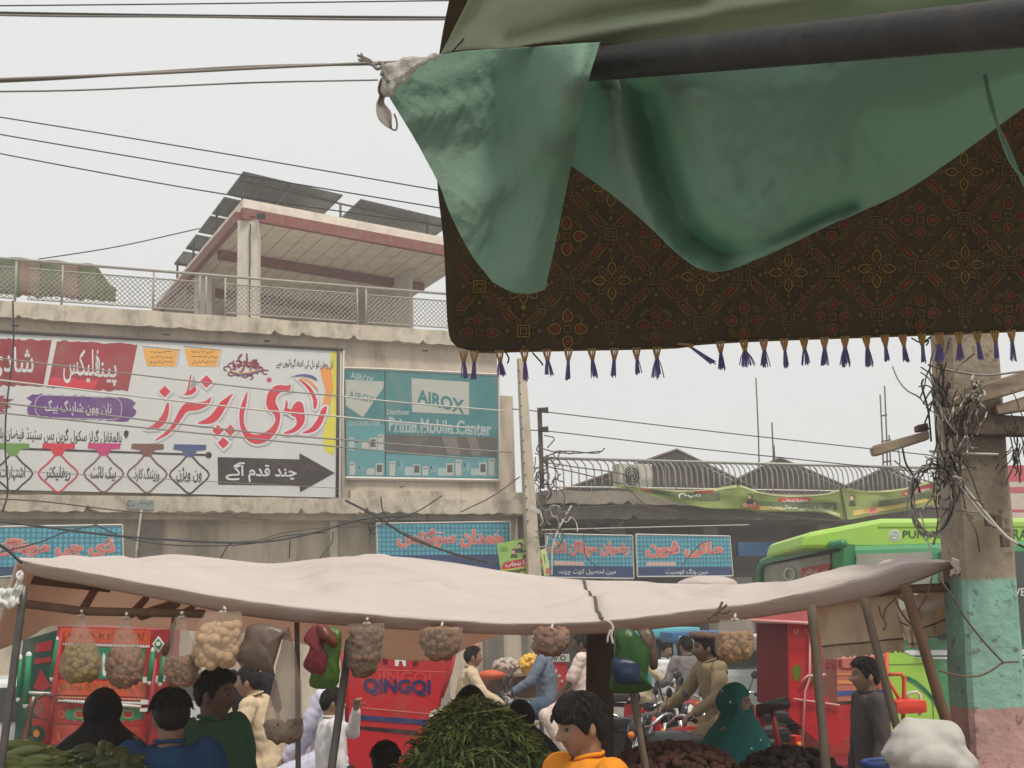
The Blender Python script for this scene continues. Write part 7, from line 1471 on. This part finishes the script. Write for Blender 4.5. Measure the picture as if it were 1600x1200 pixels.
for k, x in enumerate(TX):
    q = random.Random(k+50); mb = MB(m_ty if k < 4 or k > 22 or k % 3 == 0 else m_tb); x2 = x-6 if k == 0 else x; p = can_pt(x, cl_b(x)-3, .004); p0 = p; s_ = 3.05/2000; bent = k == 10; lean = q.uniform(-.004, .004)+(.055 if bent else 0)
    c1 = p+Vector((lean*.4-(.03 if bent else 0), 0, -(.026 if not bent else .008)))
    for i in range(9):
        a = 2*PI*i/9; mb.tube([p+Vector(((.010*math.cos(a))-(.03 if bent else 0), .006*math.sin(a), 0)), p.lerp(c1, .55)+Vector((.007*math.cos(a), .004*math.sin(a), 0)), c1+Vector((.003*math.cos(a), .003*math.sin(a), 0))], .0016, 4)
    mb.tube([c1+Vector((.0045*math.cos(a), .0045*math.sin(a), 0)) for a in [2*PI*i/8 for i in range(8)]], .002, 4, closed=True)
    mb.use(m_tv); L_ = q.uniform(.036, .05); sp = q.uniform(.006, .014)*(1.4 if k in (9, 12, 16) else 1)
    for i in range(16):
        a = q.uniform(0, 2*PI); r_ = math.sqrt(q.random()); e = c1+Vector((lean+sp*r_*math.cos(a), sp*.6*r_*math.sin(a), -L_*q.uniform(.85, 1.08))); mb.tube([c1+Vector((.003*r_*math.cos(a), .003*r_*math.sin(a), 0)), c1.lerp(e, .5)+Vector((.2*sp*r_*math.cos(a), 0, 0)), e], .0013, 4)
    part('tassel', mb, can)
mb = MB(m_wire)
for q_ in ([(832, 551), (840, 560), (847, 568), (848, 571)], [(790, 550), (795, 560), (793, 568)], [(1424, 528), (1440, 536), (1452, 532), (1447, 540)], [(1455, 526), (1440, 537)]): mb.tube([can_pt(x, y, .006) for x, y in spline(q_, 8)], .002, 4)
part('loose_thread', mb, can)
# ================================================================== green cloth and pipe
m_grn = mat('green_cotton', (0.245, 0.375, 0.295), .95, .10, 3, spec=.03, bump=.2, bscale=150, dirt=(.29, .33, .26), dirt_amt=.5, dscale=2.5, trans=.4, tcol=(0.27, 0.46, 0.35)); m_olive = mat('faded_green_cotton', (0.37, 0.41, 0.30), .95, .1, 4, spec=.03, bump=.1, bscale=140, trans=.3, tcol=(0.36, 0.42, 0.27))
m_blkp = mat('black_painted_pipe', (0.028, 0.026, 0.026), .55, .2, 12, bump=.15, bscale=60, dirt=(0.08, 0.07, 0.065), dirt_amt=.5, dscale=9)
def pipeY(x): return 1.74+(1.22-1.74)*(x-925)/(1640-925)
pipe = [(905, 102), (1100, 83), (1300, 63), (1640, 31), (1900, 6)]
mb = MB(m_blkp); PP = [at(x, y, pipeY(x)) for x, y in pipe]; mb.tube([PP[0].lerp(PP[-1], k/30) for k in range(31)], .0243, 24); o = part('canopy_pipe', mb, loc=PP[0]); tag(o, 'black painted canopy pipe running out to the upper right', 'pipe')
def coons(top, bot, lef, rig, N=40):
    T_, B_, L_, R_ = [(lambda c: (lambda s_: interp(c, s_)))([(i/(N*1.0), *p) for i, p in enumerate(spline(k, N))]) for k in (top, bot, lef, rig)]
    c00, c10, c01, c11 = top[0], top[-1], bot[0], bot[-1]
    def f(u, v):
        t, b, l, r_ = T_(u), B_(u), L_(v), R_(v)
        return tuple((1-v)*t[k]+v*b[k]+(1-u)*l[k]+u*r_[k]-((1-u)*(1-v)*c00[k]+u*(1-v)*c10[k]+(1-u)*v*c01[k]+u*v*c11[k]) for k in (0, 1))
    return f
def g(d, s_): return math.exp(-(d/s_)**2)
def segd(x, y, pts):                                       # signed side distance to a polyline
    best = None
    for (ax, ay), (bx, by) in zip(pts, pts[1:]):
        dx, dy = bx-ax, by-ay; t = max(0, min(1, ((x-ax)*dx+(y-ay)*dy)/(dx*dx+dy*dy))); qx, qy = ax+dx*t, ay+dy*t; d = math.hypot(x-qx, y-qy); s_ = 1 if (dx*(y-ay)-dy*(x-ax)) < 0 else -1
        if best is None or d < abs(best): best = d*s_
    return best
def fine(x, y):                                           # small sharp creases of cotton
    a = nz(x*.022+y*.012, y*.006-x*.004, 6); b = nz(x*.013-y*.02, x*.008+y*.006, 2); return .0026*max(0, 1-abs(a)*3.2)-.0018*max(0, 1-abs(b)*3.6)+.0018*nz(x*.05, y*.03)+.0009*nz(x*.13+y*.05, y*.07)
green = thing('green_drape', 'faded green cotton cloth draped over the black pipe and tied at its left', 'cloth', at(1000, 200, 1.8))
fa = coons([(600, 138), (640, 106), (700, 84), (790, 76), (870, 71), (938, 66)], [(770, 441), (800, 456), (828, 459), (851, 453)], [(600, 138), (612, 158), (645, 212), (683, 282), (704, 335), (735, 395), (770, 441)], [(938, 66), (918, 130), (897, 235), (878, 330), (863, 400), (851, 453)])
def dA(x, y):
    d = 0
    d += -.10*g(segd(x, y, [(905, 120), (868, 250), (820, 430)]), 46) + .05*g(segd(x, y, [(935, 70), (890, 250), (852, 450)]), 16)
    d += -.024*g(segd(x, y, [(620, 140), (760, 100), (900, 85)]), 26) - .016*g(segd(x, y, [(640, 190), (760, 150), (890, 130)]), 18) + .045*g(segd(x, y, [(660, 240), (760, 240), (860, 160)]), 42)
    d += -.03*g(segd(x, y, [(720, 330), (790, 280), (870, 170)]), 26) + .03*g(segd(x, y, [(760, 400), (800, 330), (850, 260)]), 22)
    return d+.010*nz(x*.012, y*.02, 4)+.005*nz(x*.05, y*.03, 9)+.003*nz(x*.11+y*.05, y*.03, 2)
mb = MB(m_grn); mb.grid(lambda u, v: at(*fa(u, v), 1.92+fine(*fa(u, v))+.02*(1-v)+dA(*fa(u, v))*.40-.34*smoothstep(.5, .95, u)*smoothstep(.62, .12, v)), 150, 150); o = part('left_lobe', mb, green); solid(o, .002)
fb = coons([(912, 116), (1000, 108), (1250, 84), (1500, 60), (1760, 36)], [(889, 257), (950, 299), (1003, 343), (1050, 388), (1078, 410), (1100, 423), (1135, 422), (1190, 402), (1300, 350), (1410, 300), (1500, 240), (1600, 167), (1760, 60)], [(912, 116), (905, 160), (897, 210), (889, 257)], [(1760, 36), (1760, 60)])
crease = [(1002, 110), (1014, 160), (1028, 220), (1048, 285), (1068, 335), (1092, 372), (1130, 396)]
def dB(x, y):
    s_ = segd(x, y, crease); d = 0
    d += .10*g(s_, 30) - .08*g(s_+58, 34) - .06*g(s_-64, 44)
    d += .08*g(segd(x, y, [(915, 130), (905, 180), (893, 250)]), 40)
    d += -.10*smoothstep(400, 150, y)*0
    d += .05*g(segd(x, y, [(1092, 372), (1140, 398), (1200, 384), (1330, 318)]), 14) - .035*g(segd(x, y, [(1100, 415), (1190, 394), (1300, 345)]), 10)
    d += -.06*g(segd(x, y, [(1180, 120), (1220, 250), (1240, 340)]), 120)
    return d+.02*nz(x*.006, y*.008, 4)+.005*nz(x*.04, y*.03, 9)
mb = MB(m_grn); mb.grid(lambda u, v: at(*fb(u, v), (pipeY(fb(u, 0)[0])*(1-v)+(1.9+(1.42-1.9)*u)*v)+.03+fine(*fb(u, v))+dB(*fb(u, v))*.75*smoothstep(0, .18, v)), 220, 120); o = part('right_swag', mb, green); solid(o, .002)
fc = coons([(775, -90), (1100, -110), (1480, -110), (1800, -110)], [(688, 86), (720, 78), (790, 76), (850, 66), (1000, 66), (1100, 60), (1250, 46), (1390, 30), (1500, 18), (1800, -10)], [(775, -90), (735, -5), (688, 86)], [(1800, -110), (1800, -10)])
def dC(x, y): return -.05*g(segd(x, y, [(790, 78), (900, 52), (1050, 30), (1300, -10)]), 17)+.05*g(segd(x, y, [(800, 66), (930, 30), (1100, 0)]), 14)+.03*g(segd(x, y, [(690, 85), (755, 0)]), 14)+.015*nz(x*.01, y*.02, 3)
mb = MB(m_olive); mb.grid(lambda u, v: at(*fc(u, v), 1.86+(1.3-1.86)*u+(1-v)*-.12+dC(*fc(u, v))*.6), 100, 36); o = part('upper_sheet', mb, green); solid(o, .002)
mb = MB(m_wire); mb.tube([at(*q_, 1.84) for q_ in spline([(707, 80), (735, 48), (760, 8), (775, -20)], 14)], .0014, 4); part('edge_seam', mb, green)
mb = MB(m_grn)
q = random.Random(4)
for k in range(5): mb.tube([at(x, y, 1.42) for x, y in spline([(1538+q.uniform(-3, 3), 120+q.uniform(-6, 6)), (1552+q.uniform(-5, 5), 175), (1566+q.uniform(-4, 4), 215), (1580+q.uniform(-4, 6), 250), (1600, 285+q.uniform(-8, 8))], 16)], .0012, 4)
part('frayed_thread', mb, green)
# knot at the left tip
kn = thing('tied_knot', 'pale plastic strips and frayed string knotted at the left tip of the green cloth', 'knot', at(610, 120, 1.85))
m_plk = mat('pale_plastic_strip', (0.6, 0.57, 0.53), .5, .1, 20, trans=.4); m_grk = mat('grey_strip', (0.3, 0.255, 0.22), .6, .15, 20, trans=.3)
mb = MB(m_plk); bb = MB(m_plk)
for a, b, r0, r1 in (((688, 86), (640, 100), .005, .010), ((640, 100), (608, 112), .012, .010), ((616, 112), (606, 138), .012, .012), ((640, 104), (628, 122), .012, .008), ((610, 106), (600, 128), .008, .008), ((606, 138), (612, 146), .010, .005)): bb.caps(at(*a, 1.86), at(*b, 1.85), r0, r1)
me = fuse(bb, .0055, 1)
displace(me, lambda c: .007*nz(c.x*80, c.y*80, c.z*70)); me.polygons.foreach_set('use_smooth', [False]*len(me.polygons))
pmesh('plastic_strip', me, None); bpy.data.objects[-1] if 0 else None
o = [x for x in COL.objects if x.data is me][0]; o.parent = kn; o.location = -kn.location
mb = MB(m_grk)
def ribbon(mb, L_, R_, Y): 
    a, b = spline(L_, 14), spline(R_, 14); mb.grid(lambda u, v: at(a[round(v*14)][0]*(1-u)+b[round(v*14)][0]*u, a[round(v*14)][1]*(1-u)+b[round(v*14)][1]*u, Y+.012*math.sin(v*5)+.008*math.sin(u*3)), 5, 14)
ribbon(mb, [(594, 124), (590, 140), (593, 150), (588, 163), (591, 185), (604, 198), (612, 202)], [(606, 126), (608, 140), (602, 150), (600, 160), (611, 175), (612, 190), (612, 202)], 1.84); o = part('grey_strip', mb, kn); solid(o, .001)
mb = MB(m_grk); mb.tube([at(*q_, 1.84) for q_ in spline([(612, 202), (619, 203), (620, 190), (616, 178)], 10)], .0016, 5); part('loop', mb, kn)
mb = MB(m_wireg); q = random.Random(8)
for k in range(9):
    e = (562+q.uniform(-4, 12), 84+q.uniform(-3, 16)); mb.tube([at(*z, 1.84) for z in spline([(586, 104), (576+q.uniform(-3, 3), 96+q.uniform(-3, 3)), e], 8)], .0016, 4)
mb.tube([at(*z, 1.84) for z in spline([(582, 103), (596, 98), (600, 112), (607, 128)], 12)], .003, 5); mb.tube([at(*z, 1.84) for z in spline([(582, 100), (590, 108), (600, 102), (596, 118)], 12)], .003, 5); part('string', mb, kn)
def rope(pts, ys, r, lab, m=m_wireg, twin=None):
    mb = MB(m); n = len(pts); S = spline([(p[0], p[1], y) for p, y in zip(pts, ys)], 40); mb.tube([at(*p) for p in S], r, 6)
    if twin: mb.tube([at(p[0], p[1]+twin*math.sin(k*.16+1), p[2]+.004) for k, p in enumerate(S)], r, 6)
    o = part('tie_rope', mb, loc=at(*S[20])); tag(o, lab, 'rope')
rope([(-60, 126), (0, 124), (250, 114), (430, 105), (590, 98), (640, 96)], [1.6, 1.62, 1.7, 1.76, 1.85, 1.87], .0022, 'twisted double rope pulling the green cloth tip to the left', twin=3)
rope([(-60, 143), (0, 143), (120, 141), (260, 135), (400, 129), (590, 125)], [1.6, 1.62, 1.66, 1.7, 1.76, 1.84], .0013, 'single thin cord below the twisted double rope')
# ================================================================== concrete pole with painted foot
def pole_mat():
    m = bpy.data.materials.new('painted_concrete'); m.use_nodes = True; n = m.node_tree; L = n.links.new; b = n.nodes['Principled BSDF']; b.inputs['Roughness'].default_value = .9; b.inputs['Specular IOR Level'].default_value = .2
    tc = n.nodes.new('ShaderNodeTexCoord'); sx = n.nodes.new('ShaderNodeSeparateXYZ'); L(tc.outputs['Object'], sx.inputs[0])
    def noise(s_, d=6):
        t = n.nodes.new('ShaderNodeTexNoise'); t.inputs['Scale'].default_value = s_; t.inputs['Detail'].default_value = d; L(tc.outputs['Object'], t.inputs['Vector']); return t.outputs[0]
    def math_(op, a, v=None, c=None):
        k = n.nodes.new('ShaderNodeMath'); k.operation = op
        for i, z in enumerate((a, v, c)):
            if z is None: continue
            if isinstance(z, (int, float)): k.inputs[i].default_value = z
            else: L(z, k.inputs[i])
        return k.outputs[0]
    def mixc(f, a, c):
        k = n.nodes.new('ShaderNodeMix'); k.data_type = 'RGBA'; L(f, k.inputs[0])
        for i, z in ((6, a), (7, c)):
            if isinstance(z, tuple): k.inputs[i].default_value = (*z, 1)
            else: L(z, k.inputs[i])
        return k.outputs[2]
    def rng_(f, a, c, lo=0, hi=1):
        k = n.nodes.new('ShaderNodeMapRange'); k.inputs[1].default_value = a; k.inputs[2].default_value = c; k.inputs[3].default_value = lo; k.inputs[4].default_value = hi; L(f, k.inputs[0]); return k.outputs[0]
    conc = mixc(rng_(noise(5), .35, .7), (0.32, 0.265, 0.20), (0.18, 0.145, 0.11)); teal = mixc(rng_(noise(7), .4, .75), (0.24, 0.43, 0.35), (0.18, 0.33, 0.27)); pink = mixc(rng_(noise(6), .4, .7), (0.50, 0.29, 0.27), (0.37, 0.21, 0.19))
    z = math_('ADD', sx.outputs[2], math_('MULTIPLY', math_('SUBTRACT', noise(6, 3), .5), .09)); z = math_('ADD', z, math_('MULTIPLY', math_('LESS_THAN', sx.outputs[0], -.105), .13))
    z2 = math_('ADD', sx.outputs[2], math_('MULTIPLY', math_('SUBTRACT', noise(14, 3), .5), .035))
    c = mixc(rng_(z, 1.95, 1.97), teal, conc); c = mixc(rng_(z2, 1.452, 1.458), pink, c)
    c = mixc(math_('MULTIPLY', rng_(noise(3.5), .45, .75), .45), c, (0.22, 0.2, 0.165)); spots = rng_(noise(22, 3), .62, .68); c = mixc(math_('MULTIPLY', spots, .6), c, (0.12, 0.095, 0.075)); L(c, b.inputs['Base Color'])
    bp = n.nodes.new('ShaderNodeBump'); bp.inputs['Strength'].default_value = .5; bp.inputs['Distance'].default_value = .015; L(noise(30), bp.inputs['Height']); L(bp.outputs[0], b.inputs['Normal']); return m
m_pole = pole_mat(); PYY = 5.3
pb, pt_ = at(1557, 1200, PYY), at(1513, 545, PYY); d = pt_-pb; base = pb-d*(pb.z/d.z)
cp = thing('concrete_pole', 'thick concrete pole with mint green and pink painted foot, wrapped in cables', 'utility pole', base)
top = base+d*((pt_.z+.9)/d.z); mb = MB(m_pole); N = 40; wd0, wd1 = .25, .205
vs = []; fs = []
for k in range(N+1):
    c = base.lerp(top, k/N); wv = wd0+(wd1-wd0)*k/N
    for sx, sy in ((-.5, -.42), (-.42, -.5), (.42, -.5), (.5, -.42), (.5, .5), (-.5, .5)): vs.append(c+Vector((sx*wv, sy*wv*1.05+wv*.2, 0))+Vector((.004*nz(c.z*5, sx), .004*nz(c.z*5, sy+4), 0)))
for k in range(N):
    for i in range(6): fs.append((k*6+i, k*6+(i+1) % 6, (k+1)*6+(i+1) % 6, (k+1)*6+i))
fs += [(5, 4, 3, 2, 1, 0), tuple(N*6+i for i in range(6))]; mb.add(vs, fs, False); part('shaft', mb, cp)
m_beamw = mat('weathered_plank', (0.27, 0.21, 0.155), .85, .25, 8, bump=.4, bscale=22, dirt=(.12, .09, .07), dirt_amt=.6, dscale=6)
def plank(label, pts, Y, dp, dy=.0, m=None):
    mb = MB(m or m_beamw); P_ = [at(*p, Y+(p[0]-1500)*dy) for p in pts]; mb.prism(P_, (0, dp, 0)); o = part('cross_arm', mb, cp, label); bevel(o, .006); return o
plank('long pale cross arm plank sticking out left of the concrete pole', [(1363, 700), (1368, 695), (1452, 672), (1453, 686), (1374, 711), (1366, 711)], 5.12, .05)
plank('uppermost cross arm plank right of the concrete pole', [(1470, 612), (1530, 602), (1610, 576), (1680, 553), (1680, 588), (1610, 606), (1540, 627), (1472, 636)], 5.14, .06)
plank('second cross arm plank pointing up to the right', [(1555, 634), (1610, 616), (1680, 594), (1680, 625), (1610, 640), (1560, 648)], 5.16, .05)
plank('darkest cross arm plank, level behind the cables', [(1478, 648), (1540, 646), (1680, 655), (1680, 682), (1540, 680), (1480, 678)], 5.18, .05, m=mat('dark_plank', (.1, .075, .055), .85, .3, 8, bump=.4, bscale=22))
plank('short dark stub plank just above the long left plank', [(1433, 664), (1450, 660), (1453, 672), (1434, 674)], 5.15, .05, m=m_rust)
m_twb = mat('brown_cable', (0.10, 0.08, 0.065), .7, .2)
mb = MB(m_wire); tangle(mb, 1478, 690, 16, 66, 5.06, 24, .003, 31, (m_twb, m_rust, m_wireg, m_twb), 6, .85); tangle(mb, 1505, 665, 24, 28, 5.04, 26, .0026, 32, (m_wireg, m_twb, m_wl, m_twb), 6, .8); tangle(mb, 1468, 600, 7, 50, 5.1, 18, .0034, 33, (m_rust, m_twb), 5, .9); tangle(mb, 1490, 760, 10, 40, 5.06, 16, .003, 34, (m_wireg, m_rust), 5, .8); tangle(mb, 1592, 690, 16, 30, 5.1, 24, .0026, 36, (m_wire, m_rust), 5, .9); tangle(mb, 1480, 730, 26, 16, 5.04, 20, .0034, 37, (m_wireg, m_wl, m_rust), 6)
o = part('cable_tangle', mb, loc=at(1480, 690, 5.06)); tag(o, 'thick mess of cables and strings around the big concrete pole', 'cable tangle')
mb = MB(m_wire)
for k in range(6):
    q = random.Random(k+90); rx, ry = 34+q.uniform(-7, 5), 58+q.uniform(-9, 6); mb.use(q.choice((m_wire, m_wire, m_wireg)))
    mb.tube([at(1456+q.uniform(-3, 3)+rx*math.cos(a), 782+q.uniform(-2, 2)+ry*math.sin(a), 5.08+.02*math.sin(a*2+k)) for a in [2*PI*i/26 for i in range(26)]], .0032, 5, closed=True)
o = part('cable_coil', mb, loc=at(1448, 770, 5.08)); tag(o, 'hanging coil of dark cable on the left of the concrete pole', 'cable coil')
mb = MB(mat('pale_cloth_knot', (.4, .36, .31), .9, .2, 30)); tangle(mb, 1525, 612, 6, 12, 5.02, 22, .005, 41); o = part('string_knot', mb); tag(o, 'pale string knot on the uppermost cross arm plank', 'knot')
def loose(lab, pts, r, m, Y=5.06):
    mb = MB(m); mb.tube([at(*p, Y) for p in spline(pts, 24)], r, 6); o = part('loose_cable', mb, loc=at(*pts[0], Y)); tag(o, lab, 'cable')
loose('pale cable slanting down across the concrete pole', [(1456, 712), (1480, 728), (1510, 765), (1545, 808), (1572, 838), (1590, 850)], .006, m_wl); loose('second pale cable beside the slanting one on the pole', [(1476, 726), (1506, 768), (1542, 812), (1560, 826)], .004, m_wl)
loose('cable from the slanting knot to the right edge', [(1572, 838), (1590, 850), (1640, 872)], .005, m_wire); loose('string tied round the pole at the top of the bare concrete', [(1450, 570), (1490, 580), (1540, 586), (1600, 580)], .005, m_wireg, 5.12)
loose('string wound round the pole below the planks', [(1452, 705), (1500, 708), (1560, 710)], .005, m_wl, 5.12); loose('lower string wound round the pole', [(1470, 795), (1500, 798), (1545, 802)], .004, m_wireg, 5.12)
loose('brown cord sagging across the mint green paint', [(1468, 1048), (1500, 1056), (1530, 1056), (1552, 1046), (1566, 1036), (1592, 1034)], .004, m_wood, 5.1); loose('dark cord running down over the mint green paint', [(1466, 902), (1490, 935), (1508, 965), (1535, 1000), (1568, 1036)], .004, m_rust, 5.1)
loose('white string falling from the coil to the tarp tip', [(1438, 800), (1446, 830), (1452, 855), (1457, 872)], .003, m_wl, 5.15); loose('cable hanging from the long left plank', [(1410, 700), (1416, 725), (1430, 748), (1438, 770)], .004, m_wire); loose('thin cable loop below the long left plank', [(1400, 690), (1406, 720), (1402, 750)], .003, m_wireg); loose('bent cable along the upper left of the pole', [(1443, 592), (1440, 600), (1450, 640), (1455, 690)], .004, m_wire, 5.1)
for k, (x, y) in enumerate(((1558, 815), (1570, 845), (1545, 812))):
    mb = MB(m_woodg); mb.box(at(x, y, 5.12), (.03, .03, .05), bev=.004); part('peg', mb, cp)
# ================================================================== dusty air
m = bpy.data.materials.new('dusty_air'); m.use_nodes = True; n = m.node_tree; n.nodes.remove(n.nodes['Principled BSDF'])
v = n.nodes.new('ShaderNodeVolumePrincipled'); v.inputs['Color'].default_value = (0.95, 0.93, 0.9, 1); v.inputs['Density'].default_value = .0044; v.inputs['Anisotropy'].default_value = .2
n.links.new(v.outputs[0], n.nodes['Material Output'].inputs['Volume'])
mb = MB(m); mb.box((3, 24, 7), (76, 64, 16)); tag(part('haze', mb), kind='stuff')
bpy.data.scenes.remove(TMP)
